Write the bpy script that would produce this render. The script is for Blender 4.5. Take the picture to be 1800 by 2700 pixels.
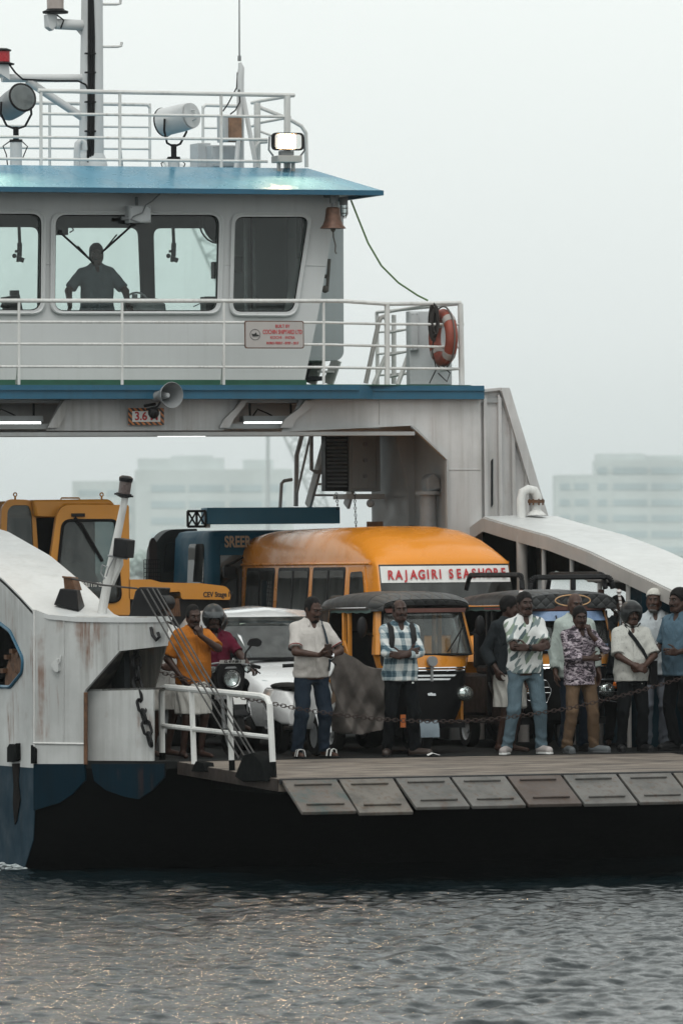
import bpy, bmesh, math, random
import numpy as np
from mathutils import Vector, Matrix, Euler
from mathutils.geometry import tessellate_polygon

for o in list(bpy.data.objects): bpy.data.objects.remove(o)
SC = bpy.context.scene
COL = SC.collection
R = math.radians
random.seed(7)

# ------------------------------------------------------------------ camera
# world: x along the bow edge of the ferry, y towards its stern, z up, water z = 0
TH, DIST, FPX, EYE, ROLL, VH = R(20), 80.0, 19520.0, 3.24, R(-0.5), 1500.0
CAM = Vector((-DIST*math.sin(TH), -DIST*math.cos(TH), EYE))
CM = (Matrix.Rotation(-TH, 3, 'Z') @ Matrix.Rotation(R(90), 3, 'X') @ Matrix.Rotation(ROLL, 3, 'Z'))
cd = bpy.data.cameras.new('camera'); cam = bpy.data.objects.new('camera', cd); COL.objects.link(cam)
cam.matrix_world = Matrix.Translation(CAM) @ CM.to_4x4()
cd.sensor_fit = 'HORIZONTAL'; cd.sensor_width = 36; cd.lens = 36*FPX/1800
cd.shift_y = (VH-1350)/1800
cd.clip_start = 1; cd.clip_end = 6000
cd.dof.use_dof = True; cd.dof.focus_distance = 81; cd.dof.aperture_fstop = 9.0
SC.camera = cam
SC.render.resolution_x = 682; SC.render.resolution_y = 1024

# ------------------------------------------------------------------ sky, sun, exposure
SUN_EL, SUN_AZ = R(58), R(205)          # high behind thin overcast, over the photographer's left shoulder
w = bpy.data.worlds.new('World'); SC.world = w; w.use_nodes = True
nt = w.node_tree; nt.nodes.clear()
sky = nt.nodes.new('ShaderNodeTexSky'); sky.sky_type = 'NISHITA'; sky.sun_disc = False
sky.sun_elevation = SUN_EL; sky.sun_rotation = SUN_AZ; sky.dust_density = 6; sky.air_density = 1.2
hs = nt.nodes.new('ShaderNodeHueSaturation'); hs.inputs['Saturation'].default_value = 0.22
mx = nt.nodes.new('ShaderNodeMix'); mx.data_type = 'RGBA'; mx.inputs[0].default_value = 0.85
# overcast: pale cloud, greyer and bluer in the thick air close to the horizon
tc = nt.nodes.new('ShaderNodeTexCoord'); sx = nt.nodes.new('ShaderNodeSeparateXYZ'); nt.links.new(tc.outputs['Generated'], sx.inputs[0])
cr = nt.nodes.new('ShaderNodeValToRGB'); e = cr.color_ramp.elements; e[0].position = 0.0; e[0].color = (.60,.65,.655,1); e[1].position = .085; e[1].color = (.97,1,.985,1)
e2_ = e.new(.03); e2_.color = (.84,.875,.875,1)
nt.links.new(sx.outputs['Z'], cr.inputs[0])
ml = nt.nodes.new('ShaderNodeMix'); ml.data_type = 'RGBA'; ml.blend_type = 'MULTIPLY'; ml.inputs[0].default_value = 1.0; ml.inputs[7].default_value = (8.1,8.3,8.2,1)
nt.links.new(cr.outputs[0], ml.inputs[6]); nt.links.new(ml.outputs[2], mx.inputs[7])
bg = nt.nodes.new('ShaderNodeBackground'); bg.inputs[1].default_value = 0.142
wo = nt.nodes.new('ShaderNodeOutputWorld')
nt.links.new(sky.outputs[0], hs.inputs['Color']); nt.links.new(hs.outputs[0], mx.inputs[6])
nt.links.new(mx.outputs[2], bg.inputs[0]); nt.links.new(bg.outputs[0], wo.inputs[0])
sl = bpy.data.lights.new('sun', 'SUN'); sl.energy = 0.9; sl.angle = R(25); sl.color = (1, .97, .93)
so = bpy.data.objects.new('sun', sl); COL.objects.link(so)
sd = Vector((math.sin(SUN_AZ)*math.cos(SUN_EL), math.cos(SUN_AZ)*math.cos(SUN_EL), math.sin(SUN_EL)))
so.rotation_euler = sd.to_track_quat('Z', 'Y').to_euler()
SC.view_settings.view_transform = 'Standard'; SC.view_settings.look = 'None'
SC.view_settings.exposure = -0.04; SC.view_settings.gamma = 1.0
SC.cycles.volume_bounces = 2; SC.cycles.diffuse_bounces = 2

# ------------------------------------------------------------------ pixel of the photograph + a plane -> point
def ray(u, v): return CM @ Vector(((u-900)/FPX, (VH-v)/FPX, -1))
def Wp(u, v, p, n):
    d = ray(u, v); t = (Vector(p)-CAM).dot(Vector(n))/d.dot(Vector(n)); return CAM+d*t
def W(u, v, y): return Wp(u, v, (0, y, 0), (0, 1, 0))
def Wx(u, v, x): return Wp(u, v, (x, 0, 0), (1, 0, 0))
def Wz(u, v, z): return Wp(u, v, (0, 0, z), (0, 0, 1))
def Wd(u, v, d): return CAM+ray(u, v)*d

# ------------------------------------------------------------------ mesh builder
ORG = {}
def V(*a): return Vector(a)
def round_poly(pts, r, n=5):
    out = []; N = len(pts)
    rs = r if isinstance(r, (list, tuple)) else [r]*N
    for i in range(N):
        p = Vector(pts[i]); a = Vector(pts[i-1]); b = Vector(pts[(i+1) % N])
        da = (a-p); db = (b-p); rr = min(rs[i], da.length*.49, db.length*.49)
        if rr <= 1e-6: out.append(p); continue
        A = p+da.normalized()*rr; B = p+db.normalized()*rr
        for k in range(n+1):
            t = k/n; out.append(A*(1-t)**2+p*2*t*(1-t)+B*t*t)
    return out
class MB:
    def __init__(s): s.v = []; s.f = []; s.m = []; s.cm = 0
    def add(s, vs, fs):
        o = len(s.v); s.v.extend(Vector(p) for p in vs)
        for f in fs: s.f.append(tuple(i+o for i in f)); s.m.append(s.cm)
        return s
    def bb(s, x0, x1, y0, y1, z0, z1):
        return s.add([(x0,y0,z0),(x1,y0,z0),(x1,y1,z0),(x0,y1,z0),(x0,y0,z1),(x1,y0,z1),(x1,y1,z1),(x0,y1,z1)],
                     [(0,3,2,1),(4,5,6,7),(0,1,5,4),(1,2,6,5),(2,3,7,6),(3,0,4,7)])
    def box(s, c, size, rot=None):
        c = Vector(c); h = Vector(size)/2; vs = []
        for z in (-1,1):
            for (x,y) in ((-1,-1),(1,-1),(1,1),(-1,1)):
                p = Vector((x*h.x,y*h.y,z*h.z))
                if rot is not None: p = rot @ p
                vs.append(c+p)
        return s.add(vs, [(0,3,2,1),(4,5,6,7),(0,1,5,4),(1,2,6,5),(2,3,7,6),(3,0,4,7)])
    def bar(s, p0, p1, w, h, up=(0,0,1)):
        p0 = Vector(p0); p1 = Vector(p1); d = (p1-p0); L = d.length; d.normalize()
        a = d.cross(Vector(up))
        if a.length < 1e-4: a = d.cross(Vector((1,0,0)))
        a.normalize(); b = a.cross(d); rot = Matrix((a, d, b)).transposed()
        return s.box((p0+p1)/2, (w, L, h), rot)
    def ringbasis(s, d):
        d = d.normalized(); a = d.cross(Vector((0,0,1)))
        if a.length < 1e-3: a = d.cross(Vector((0,1,0)))
        a.normalize(); return a, d.cross(a).normalized()
    def cyl(s, p0, p1, r0, r1=None, n=12, cap=True):
        r1 = r0 if r1 is None else r1; p0 = Vector(p0); p1 = Vector(p1); a, b = s.ringbasis(p1-p0); vs = []
        for (p, r) in ((p0,r0),(p1,r1)):
            for i in range(n):
                t = 2*math.pi*i/n; vs.append(p+a*math.cos(t)*r+b*math.sin(t)*r)
        fs = [(i,(i+1)%n,n+(i+1)%n,n+i) for i in range(n)]
        if cap: fs += [tuple(range(n-1,-1,-1)), tuple(range(n,2*n))]
        return s.add(vs, fs)
    def tube(s, pts, r, n=8, closed=False, cap=True, flat=None):
        pts = [Vector(p) for p in pts]; N = len(pts); vs = []; fs = []
        a = None
        for i, p in enumerate(pts):
            if closed: d = pts[(i+1)%N]-pts[i-1]
            else: d = pts[min(i+1,N-1)]-pts[max(i-1,0)]
            d.normalize()
            if a is None: a, b = s.ringbasis(d)
            else:
                a = a-d*a.dot(d)
                if a.length < 1e-5: a, b = s.ringbasis(d)
                a.normalize(); b = d.cross(a)
            rr = r[i] if isinstance(r, (list,tuple)) else r
            for k in range(n):
                t = 2*math.pi*k/n; vs.append(p+a*math.cos(t)*rr+b*math.sin(t)*rr*(flat or 1))
        M = N if closed else N-1
        for i in range(M):
            j = (i+1) % N
            for k in range(n): fs.append((i*n+k, i*n+(k+1)%n, j*n+(k+1)%n, j*n+k))
        if cap and not closed: fs += [tuple(range(n-1,-1,-1)), tuple(range((N-1)*n, N*n))]
        return s.add(vs, fs)
    def strap(s, pts, nrm, w, t):
        pts = [Vector(p) for p in pts]; vs = []; fs = []; N = len(pts)
        for i, p in enumerate(pts):
            d = (pts[min(i+1,N-1)]-pts[max(i-1,0)]).normalized()
            nn = Vector(nrm[i]) if isinstance(nrm, list) else Vector(nrm)
            c = d.cross(nn).normalized(); nn = c.cross(d).normalized()
            vs += [p-c*w/2, p+c*w/2, p+c*w/2+nn*t, p-c*w/2+nn*t]
        for i in range(N-1):
            for k in range(4): fs.append((i*4+k, i*4+(k+1)%4, i*4+4+(k+1)%4, i*4+4+k))
        fs += [(3,2,1,0), tuple(range(N*4-4, N*4))]
        return s.add(vs, fs)
    def lathe(s, prof, M=None, n=20, cap=True):
        vs = []; fs = []
        for (r, z) in prof:
            for i in range(n):
                t = 2*math.pi*i/n; p = Vector((r*math.cos(t), r*math.sin(t), z)); vs.append(M @ p if M is not None else p)
        for j in range(len(prof)-1):
            for i in range(n): fs.append((j*n+i, j*n+(i+1)%n, (j+1)*n+(i+1)%n, (j+1)*n+i))
        if cap: fs += [tuple(range(n-1,-1,-1)), tuple(range((len(prof)-1)*n, len(prof)*n))]
        return s.add(vs, fs)
    def sphere(s, c, r, n=12, m=8, M=None):
        c = Vector(c); r = Vector(r) if isinstance(r,(tuple,list,Vector)) else Vector((r,r,r)); vs = []; fs = []
        for j in range(m+1):
            ph = math.pi*j/m
            for i in range(n):
                t = 2*math.pi*i/n; p = Vector((r.x*math.sin(ph)*math.cos(t), r.y*math.sin(ph)*math.sin(t), r.z*math.cos(ph)))
                vs.append(c+(M @ p if M is not None else p))
        for j in range(m):
            for i in range(n): fs.append((j*n+i, (j+1)*n+i, (j+1)*n+(i+1)%n, j*n+(i+1)%n))
        return s.add(vs, fs)
    def torus(s, c, ax, Rr, r, n=24, m=8, a0=0, a1=2*math.pi):
        c = Vector(c); ax = Vector(ax); a, b = s.ringbasis(ax); full = abs(a1-a0-2*math.pi) < 1e-6
        pts = [c+a*math.cos(a0+(a1-a0)*i/n)*Rr+b*math.sin(a0+(a1-a0)*i/n)*Rr for i in range(n if full else n+1)]
        return s.tube(pts, r, m, closed=full)
    def plate(s, outer, holes, off):
        loops = [[Vector(p) for p in outer]]+[[Vector(p) for p in h] for h in holes]
        tris = tessellate_polygon(loops); flat = [p for l in loops for p in l]; off = Vector(off); N = len(flat)
        vs = flat+[p+off for p in flat]; fs = []
        for t in tris: fs.append(tuple(t)); fs.append(tuple(i+N for i in reversed(t)))
        k = 0
        for l in loops:
            L = len(l)
            for i in range(L): fs.append((k+i, k+(i+1)%L, k+(i+1)%L+N, k+i+N))
            k += L
        return s.add(vs, fs)
    def prism(s, pts, off): return s.plate(pts, [], off)
    def loft(s, rings, cap=True, closed=True):
        n = len(rings[0]); vs = [p for r in rings for p in r]; fs = []
        for j in range(len(rings)-1):
            for i in range(n if closed else n-1):
                fs.append((j*n+i, j*n+(i+1)%n, (j+1)*n+(i+1)%n, (j+1)*n+i))
        if cap and closed: fs += [tuple(range(n-1,-1,-1)), tuple(range((len(rings)-1)*n, len(rings)*n))]
        return s.add(vs, fs)
    def sheet(s, rows, thick):
        # rows of points -> a solid sheet offset by 'thick'
        thick = Vector(thick); m = len(rows); n = len(rows[0]); vs = [Vector(p) for r in rows for p in r]
        vs = vs+[p+thick for p in vs]; N = m*n; fs = []
        for j in range(m-1):
            for i in range(n-1):
                a = j*n+i; q = (a, a+1, a+n+1, a+n); fs.append(q); fs.append(tuple(k+N for k in reversed(q)))
        ed = [i for i in range(n)]+[j*n+n-1 for j in range(1,m)]+[(m-1)*n+i for i in range(n-2,-1,-1)]+[j*n for j in range(m-2,0,-1)]
        for i in range(len(ed)):
            a = ed[i]; b = ed[(i+1)%len(ed)]; fs.append((a, b, b+N, a+N))
        return s.add(vs, fs)
    def build(s, name, mat, parent=None, local=False, ang=38, bevel=0, seg=2, norm=True):
        me = bpy.data.meshes.new(name); o = Vector((0,0,0))
        if parent is not None and not local: o = ORG[parent]
        me.from_pydata([tuple(p-o) for p in s.v], [], s.f)
        mats = mat if isinstance(mat, (list,tuple)) else [mat]
        for m in mats: me.materials.append(m)
        if len(mats) > 1: me.polygons.foreach_set('material_index', s.m)
        if norm:
            bm = bmesh.new(); bm.from_mesh(me); bmesh.ops.recalc_face_normals(bm, faces=bm.faces); bm.to_mesh(me); bm.free()
        me.polygons.foreach_set('use_smooth', [True]*len(me.polygons)); me.set_sharp_from_angle(angle=R(ang)); me.update()
        ob = bpy.data.objects.new(name, me); COL.objects.link(ob)
        if parent is not None: ob.parent = parent
        ORG[ob] = o if parent is not None else Vector((0,0,0))
        if bevel:
            b = ob.modifiers.new('bevel', 'BEVEL'); b.width = bevel; b.segments = seg; b.limit_method = 'ANGLE'; b.angle_limit = R(40); b.harden_normals = False
        return ob
def tag(o, label, cat, group=None):
    o['label'] = label; o['category'] = cat
    if group: o['group'] = group
    return o
def recenter(o):
    # origin of a one-mesh thing to the middle of its base
    me = o.data; n = len(me.vertices); a = np.empty(n*3); me.vertices.foreach_get('co', a); a = a.reshape(-1,3)
    c = (a.min(0)+a.max(0))/2; c[2] = a[:,2].min(); a -= c; me.vertices.foreach_set('co', a.ravel()); o.location = Vector(c); ORG[o] = Vector(c); me.update()
    return o
def solo(mb, name, mat, label, cat, group=None, **k):
    return tag(recenter(mb.build(name, mat, None, **k)), label, cat, group)
def thing(name, label, cat, loc=(0,0,0), rz=0, group=None):
    o = bpy.data.objects.new(name, None); COL.objects.link(o); o.empty_display_size = .2
    o.location = loc; o.rotation_euler = (0,0,rz); ORG[o] = Vector(loc)
    return tag(o, label, cat, group)
def copy_tree(o, parent=None):
    c = o.copy(); COL.objects.link(c); c.parent = parent; ORG[c] = ORG.get(o, Vector())
    for ch in [x for x in COL.objects if x.parent == o]: copy_tree(ch, c)
    return c
def structure(o): o['kind'] = 'structure'; return o
def stuff(o): o['kind'] = 'stuff'; return o

# ------------------------------------------------------------------ materials
MATS = {}
class NT:
    def __init__(s, name):
        s.m = bpy.data.materials.new(name); s.m.use_nodes = True; s.t = s.m.node_tree; s.t.nodes.clear()
        s.out = s.n('OutputMaterial'); MATS[name] = s.m
    def n(s, typ, **k):
        nd = s.t.nodes.new('ShaderNode'+typ)
        for a, b in k.items(): setattr(nd, a, b)
        return nd
    def l(s, a, b): s.t.links.new(a, b)
    def coord(s, scale=(1,1,1), rot=(0,0,0), kind='Object'):
        tc = s.n('TexCoord'); mp = s.n('Mapping'); mp.inputs['Scale'].default_value = scale; mp.inputs['Rotation'].default_value = rot
        s.l(tc.outputs[kind], mp.inputs[0]); return mp.outputs[0]
    def noise(s, vec, scale, detail=4, rough=.55, dist=0):
        n = s.n('TexNoise'); n.inputs['Scale'].default_value = scale; n.inputs['Detail'].default_value = detail
        n.inputs['Roughness'].default_value = rough; n.inputs['Distortion'].default_value = dist; s.l(vec, n.inputs['Vector']); return n.outputs[0]
    def ramp(s, fac, stops, mode='LINEAR'):
        r = s.n('ValToRGB'); r.color_ramp.interpolation = mode; e = r.color_ramp.elements
        while len(e) < len(stops): e.new(.5)
        for i, (p, c) in enumerate(stops):
            e[i].position = p; e[i].color = (c,c,c,1) if not isinstance(c,(tuple,list)) else (*c,1)
        s.l(fac, r.inputs[0]); return r.outputs[0]
    def mix(s, fac, a, b, blend='MIX'):
        m = s.n('Mix', data_type='RGBA', blend_type=blend)
        if isinstance(fac,(int,float)): m.inputs[0].default_value = fac
        else: s.l(fac, m.inputs[0])
        for i, x in ((6,a),(7,b)):
            if isinstance(x,(tuple,list)): m.inputs[i].default_value = (*x,1)
            else: s.l(x, m.inputs[i])
        return m.outputs[2]
    def math(s, op, a, b=0):
        m = s.n('Math', operation=op)
        for i, x in ((0,a),(1,b)):
            if isinstance(x,(int,float)): m.inputs[i].default_value = x
            else: s.l(x, m.inputs[i])
        return m.outputs[0]
    def bsdf(s, col, rough=.5, metal=0, bump=None, bstr=.3, bdist=.01, coat=0, spec=.5, sheen=0):
        b = s.n('BsdfPrincipled')
        for k, x in (('Base Color',col),('Roughness',rough),('Metallic',metal)):
            if isinstance(x,(tuple,list)): b.inputs[k].default_value = (*x,1)
            elif isinstance(x,(int,float)): b.inputs[k].default_value = x
            else: s.l(x, b.inputs[k])
        b.inputs['Coat Weight'].default_value = coat; b.inputs['Coat Roughness'].default_value = .08
        b.inputs['Specular IOR Level'].default_value = spec
        if bump is not None:
            bp = s.n('Bump'); bp.inputs['Strength'].default_value = bstr; bp.inputs['Distance'].default_value = bdist
            s.l(bump, bp.inputs['Height']); s.l(bp.outputs[0], b.inputs['Normal'])
        s.l(b.outputs[0], s.out.inputs[0]); return b
def plain(name, col, rough=.5, metal=0, var=.18, vs=6, bump=.15, bs=60, coat=0, spec=.5):
    t = NT(name); c = t.coord(); n = t.noise(c, vs)
    dk = tuple(x*(1-var) for x in col); lt = tuple(min(1,x*(1+var*.5)) for x in col)
    cc = t.mix(t.ramp(n, [(.3,0.),(.7,1.)]), dk, lt)
    rr = t.ramp(t.noise(c, vs*2.3), [(.3,max(0,rough-.1)),(.7,min(1,rough+.1))])
    t.bsdf(cc, rr, metal, t.noise(c, bs, 3) if bump else None, bump, .004, coat, spec); return t.m
def painted(name, col, dirt=(.22,.20,.17), amt=.5, rust=.5, rough=.45, blotch=.5, coat=0, vs=1.0, bcol=None, spec=.4, heavy=0):
    # weathered ship's paint: cloudy patches, vertical rain streaks, rust runs
    t = NT(name); c = t.coord()
    b = t.mix(t.ramp(t.noise(c, .9*vs, 5, .6), [(.38,0.),(.66,1.)]), tuple(x*(1-.32*blotch) for x in (bcol or col)), col)
    st = t.noise(t.coord((9-4*heavy,9-4*heavy,.32)), 1.3*vs, 6, .62+.06*heavy); sm = t.noise(c, .7*vs, 3)
    f = t.math('MULTIPLY', t.ramp(st, [(.46-.05*heavy,0.),(.74-.12*heavy,1.)]), t.ramp(sm, [(.38,.1),(.62,1.)]))
    b = t.mix(t.math('MULTIPLY', f, amt), b, dirt)
    sp = t.noise(c, 26*vs, 4, .7); b = t.mix(t.math('MULTIPLY', t.ramp(sp, [(.60,0.),(.72,1.)]), .35*amt), b, tuple(x*.5 for x in col))
    if rust:
        r1 = t.noise(t.coord((14-8*heavy,14-8*heavy,.45)), 1.1*vs, 6, .68); r2 = t.noise(c, 1.7*vs, 4)
        rf = t.math('MULTIPLY', t.ramp(r1, [(.58-.07*heavy,0.),(.70-.08*heavy,1.)]), t.ramp(r2, [(.54-.06*heavy,0.),(.68-.06*heavy,1.)]))
        b = t.mix(t.math('MULTIPLY', rf, rust), b, (.16,.065,.028))
    ro = t.ramp(t.noise(c, 4*vs), [(.3,rough-.1),(.7,rough+.15)])
    bm = t.math('ADD', t.noise(c, 1.6, 2), t.math('MULTIPLY', t.noise(c, 55, 3), .1))
    t.bsdf(b, ro, 0, bm, .22, .03, coat, spec); return t.m
def glass(name, tint=(.75,.82,.80), refl=1.0, dirt=.10, dcol=(.5,.52,.5)):
    t = NT(name); c = t.coord(); tr = t.n('BsdfTransparent'); tr.inputs[0].default_value = (*tint,1)
    gl = t.n('BsdfGlossy'); gl.inputs['Roughness'].default_value = .02
    df = t.n('BsdfDiffuse'); df.inputs[0].default_value = (*dcol,1)
    fr = t.n('Fresnel'); fr.inputs[0].default_value = 1.5
    bp = t.n('Bump'); bp.inputs['Strength'].default_value = .05; bp.inputs['Distance'].default_value = .02
    t.l(t.noise(c, 1.5, 2), bp.inputs['Height']); t.l(bp.outputs[0], gl.inputs['Normal'])
    m1 = t.n('MixShader'); m2 = t.n('MixShader')
    t.l(t.math('MULTIPLY', fr.outputs[0], refl), m1.inputs[0]); t.l(tr.outputs[0], m1.inputs[1]); t.l(gl.outputs[0], m1.inputs[2])
    dn = t.ramp(t.noise(t.coord((3,3,.8)), 2.2, 5), [(.35,dirt*.3),(.7,dirt*1.6)])
    t.l(dn, m2.inputs[0]); t.l(m1.outputs[0], m2.inputs[1]); t.l(df.outputs[0], m2.inputs[2])
    t.l(m2.outputs[0], t.out.inputs[0]); return t.m
def emit(name, col, strength):
    t = NT(name); e = t.n('Emission'); e.inputs[0].default_value = (*col,1); e.inputs[1].default_value = strength; t.l(e.outputs[0], t.out.inputs[0]); return t.m

m_white = painted('ferry white paint', (.56,.57,.56), amt=.5, rust=.35)
m_case = painted('casing white paint', (.55,.56,.55), amt=.75, rust=.8, blotch=.9, heavy=1, dirt=(.25,.245,.23))
m_wh2 = painted('wheelhouse white paint', (.57,.58,.58), amt=.16, rust=.05, blotch=.2)
m_wh3 = painted('portal white paint', (.55,.545,.54), amt=.6, rust=.35, blotch=.7, heavy=.5)
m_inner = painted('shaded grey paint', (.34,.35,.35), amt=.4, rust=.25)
m_top = painted('canopy top white paint', (.56,.57,.565), amt=.22, rust=.12, blotch=.25)
m_roofblue = painted('sky blue roof paint', (.125,.30,.41), dirt=(.07,.18,.26), amt=.35, rust=.0, rough=.24, blotch=.35)
m_edgeblue = painted('deck edge blue paint', (.020,.105,.175), dirt=(.02,.06,.09), amt=.4, rust=.15, rough=.4)
m_hullblue = painted('hull blue paint', (.0045,.027,.046), dirt=(.004,.010,.014), amt=.8, rust=.25, rough=.6, spec=.12)
m_black = plain('black hull tar', (.005,.006,.006), .8, bump=.3, bs=8, spec=.04)
m_blk = plain('black metal', (.009,.009,.010), .5, spec=.22)
m_rubber = plain('black rubber', (.010,.010,.010), .8, spec=.2)
m_grey = plain('grey metal', (.22,.23,.235), .5)
m_steel = plain('bare steel', (.35,.35,.34), .35, .9)
m_chrome = plain('chrome trim', (.75,.75,.76), .12, 1.0, var=.05, bump=0)
m_rail = painted('railing white paint', (.68,.68,.66), amt=.5, rust=.8, vs=2.5)
m_green = plain('green deck paint', (.012,.085,.05), .5)
m_deck = plain('dark deck steel', (.011,.012,.012), .85, bump=.4, bs=25, spec=.15)
m_glassw = glass('wheelhouse glass', (.90,.94,.93), .65, .01)
m_glassd = glass('dark tinted glass', (.16,.19,.195), 1.3, .07)
m_glass = glass('vehicle glass', (.42,.47,.47), 1.2, .10)
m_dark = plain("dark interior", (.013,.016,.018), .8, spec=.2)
m_red = plain('red paint', (.42,.02,.02), .45)
m_bronze = plain('rusty bronze', (.145,.075,.05), .5, .35, var=.4, vs=14)
m_orange = plain('faded orange buoy', (.25,.052,.03), .55, var=.25, vs=8)
m_rope = plain('grey rope', (.11,.10,.09), .9)
m_ropeg = plain('green rope', (.10,.17,.07), .9)
m_brown = plain('brown rust', (.13,.062,.03), .8, var=.5, vs=12)
m_cable = plain('greasy wire', (.03,.027,.025), .5)
m_yel = painted('yellow vehicle paint', (.62,.235,.022), dirt=(.30,.14,.04), amt=.15, rust=0, rough=.28, blotch=.2, coat=.5)
m_vanyel = painted('orange yellow van paint', (.70,.25,.022), dirt=(.4,.16,.04), amt=.10, rust=0, rough=.22, blotch=.15, coat=.15, spec=.28)
m_jcb = painted('dull yellow machine paint', (.60,.25,.03), dirt=(.3,.16,.05), amt=.25, rust=0, rough=.4, blotch=.25, coat=.2)
m_carw = painted('white car paint', (.78,.79,.79), amt=.06, rust=0, rough=.2, blotch=.05, coat=1)
m_trkblue = painted('dark blue truck paint', (.010,.070,.115), dirt=(.02,.04,.05), amt=.3, rust=0, rough=.5, coat=0, spec=.12)
m_platew = plain('white plate', (.7,.7,.68), .5, var=.08)
m_txtred = plain('red lettering', (.45,.02,.025), .5, var=.05)
m_txtblk = plain('black lettering', (.015,.015,.015), .5, var=.05)
m_txtwht = plain('pale lettering', (.6,.58,.55), .5, var=.05)
m_txtgold = plain('pale brown lettering', (.30,.20,.12), .5, var=.05)
m_lampglass = glass('lamp glass', (.85,.9,.9), 1.0, .1)
m_refl = plain('lamp reflector', (.8,.8,.78), .15, 1.0, var=.05, bump=0)
m_amber = plain('amber lens', (.55,.13,.01), .25)
m_flood = emit('lit flood lamp', (1,.66,.36), 480)
m_tube = emit('lit tube lamp', (.95,1,.97), 3.2)

def text(s, size, M, mat, name, parent=None, local=False, ext=.002, off=0.0, xs=1.0, align='CENTER'):
    cu = bpy.data.curves.new(name, 'FONT'); cu.body = s; cu.size = size; cu.extrude = ext; cu.offset = off
    cu.align_x = align; cu.align_y = 'CENTER'
    ob = bpy.data.objects.new(name, cu); COL.objects.link(ob); bpy.context.view_layer.update()
    me = bpy.data.meshes.new_from_object(ob.evaluated_get(bpy.context.evaluated_depsgraph_get()))
    bpy.data.objects.remove(ob); bpy.data.curves.remove(cu)
    me.transform(M @ Matrix.Diagonal((xs,1,1,1)))
    if parent is not None and not local: me.transform(Matrix.Translation(-ORG[parent]))
    me.materials.clear(); me.materials.append(mat); me.name = name
    o = bpy.data.objects.new(name, me); COL.objects.link(o)
    if parent is not None: o.parent = parent
    ORG[o] = ORG.get(parent, Vector()) if parent is not None else Vector()
    return o
def face_front(p, rz=0, tilt=0):
    # text matrix: reads left to right seen from -y
    return Matrix.Translation(p) @ Matrix.Rotation(rz,4,'Z') @ Matrix.Rotation(R(90)+tilt,4,'X')
# ------------------------------------------------------------------ water, far shore, haze
def axis(a, b, step, far, g=1.22):
    c = list(np.arange(a, b+1e-6, step)); s = step; L = []; x = a
    while x > -far: s = min(s*g, 120); x -= s; L.append(x)
    s = step; x = b; Rr = []
    while x < far: s = min(s*g, 120); x += s; Rr.append(x)
    return np.array(L[::-1]+c+Rr)
xs = axis(-5.2, 5.2, .032, 1000, 1.3); ys = axis(49, 83, .034, 2300, 1.3)
ys = ys[ys > -180]
X, Y = np.meshgrid(xs, ys); rng = np.random.default_rng(3)
Z = np.zeros_like(X)
fade = np.clip((X+14)/6, 0, 1)*np.clip((14-X)/6, 0, 1)*np.clip((Y-30)/14, 0, 1)*np.clip((104-Y)/14, 0, 1)
for i in range(120):
    lam = .13*(9**rng.random()); th = rng.normal(math.pi/2, .8); k = 2*math.pi/lam
    amp = .0043*lam**.82*rng.uniform(.5, 1.2)
    Z += amp*np.sin(k*(X*math.cos(th)+Y*math.sin(th))+rng.random()*6.28+.6*np.sin(X*.31+i)+.6*np.sin(Y*.23+2*i))
Z *= (0.75+.35*np.sin(X*.22+.5)*np.sin(Y*.13))
Z *= fade
nx, ny = len(xs), len(ys)
co = np.stack([X, Y, Z], -1).reshape(-1, 3)
ii = np.arange(nx*ny).reshape(ny, nx); q = np.stack([ii[:-1,:-1], ii[:-1,1:], ii[1:,1:], ii[1:,:-1]], -1).reshape(-1, 4)
me = bpy.data.meshes.new('water'); me.from_pydata(co.tolist(), [], q.tolist()); me.polygons.foreach_set('use_smooth', [True]*len(me.polygons))
water = structure(bpy.data.objects.new('water', me)); COL.objects.link(water)
water.location = (CAM.x, CAM.y, 0); water.rotation_euler = (0, 0, -TH)
t = NT('harbour water'); c = t.coord((1, .55, 1))
hb = t.math('ADD', t.noise(c, 6.5, 5, .65), t.math('MULTIPLY', t.noise(c, 30, 3, .6), .22))
b = t.bsdf((.003,.008,.010), .09, 0, hb, .5, .04); b.inputs['IOR'].default_value = 1.27
me.materials.append(t.m)

m_far = painted('haze-paled office wall', (.60,.655,.65), amt=.06, rust=0, vs=.05)  # wall colour paled so the paint itself carries part of the haze
m_farwin = plain('haze-paled office window', (.44,.52,.535), .6, vs=.05, bump=0)  # window tone lifted towards the wall, haze painted into it
m_bank = plain('haze-paled bank', (.30,.33,.31), .9, vs=.05, bump=0)  # bank colour paled to stand in for distance haze
def far_box(mb, u0, u1, v0, d, depth, zb=1.0):
    a = Wd(u0, v0, d); b = Wd(u1, v0, d); r = (b-a); r.z = 0; f = Vector((math.sin(TH), math.cos(TH), 0))
    base = [Vector((p.x, p.y, zb)) for p in (a, b, b+f*depth, a+f*depth)]
    return mb.prism(base, (0, 0, (a.z+b.z)/2-zb))
def far_office(label, blocks, wins, roofs, d):
    p = Wd(blocks[0][0], 1480, d); t = thing('office_building', label, 'building', (p.x, p.y, 1.0))
    for (u0, u1, v0, dd) in blocks:
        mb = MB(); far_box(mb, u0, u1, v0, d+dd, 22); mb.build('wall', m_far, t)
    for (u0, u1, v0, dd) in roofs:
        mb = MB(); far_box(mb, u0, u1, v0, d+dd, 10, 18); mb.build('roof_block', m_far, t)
    for (u0, u1, va, vb, dd) in wins:
        a = Wd(u0, va, d+dd-.12); b = Wd(u1, vb, d+dd-.12)
        mb = MB(); q = [Wd(u0,va,d+dd-.15), Wd(u1,va,d+dd-.15), Wd(u1,vb,d+dd-.15), Wd(u0,vb,d+dd-.15)]
        mb.prism(q, Vector((math.sin(TH), math.cos(TH), 0))*.5); mb.build('window_band', m_farwin, t)
    return t
wl = []
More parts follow.
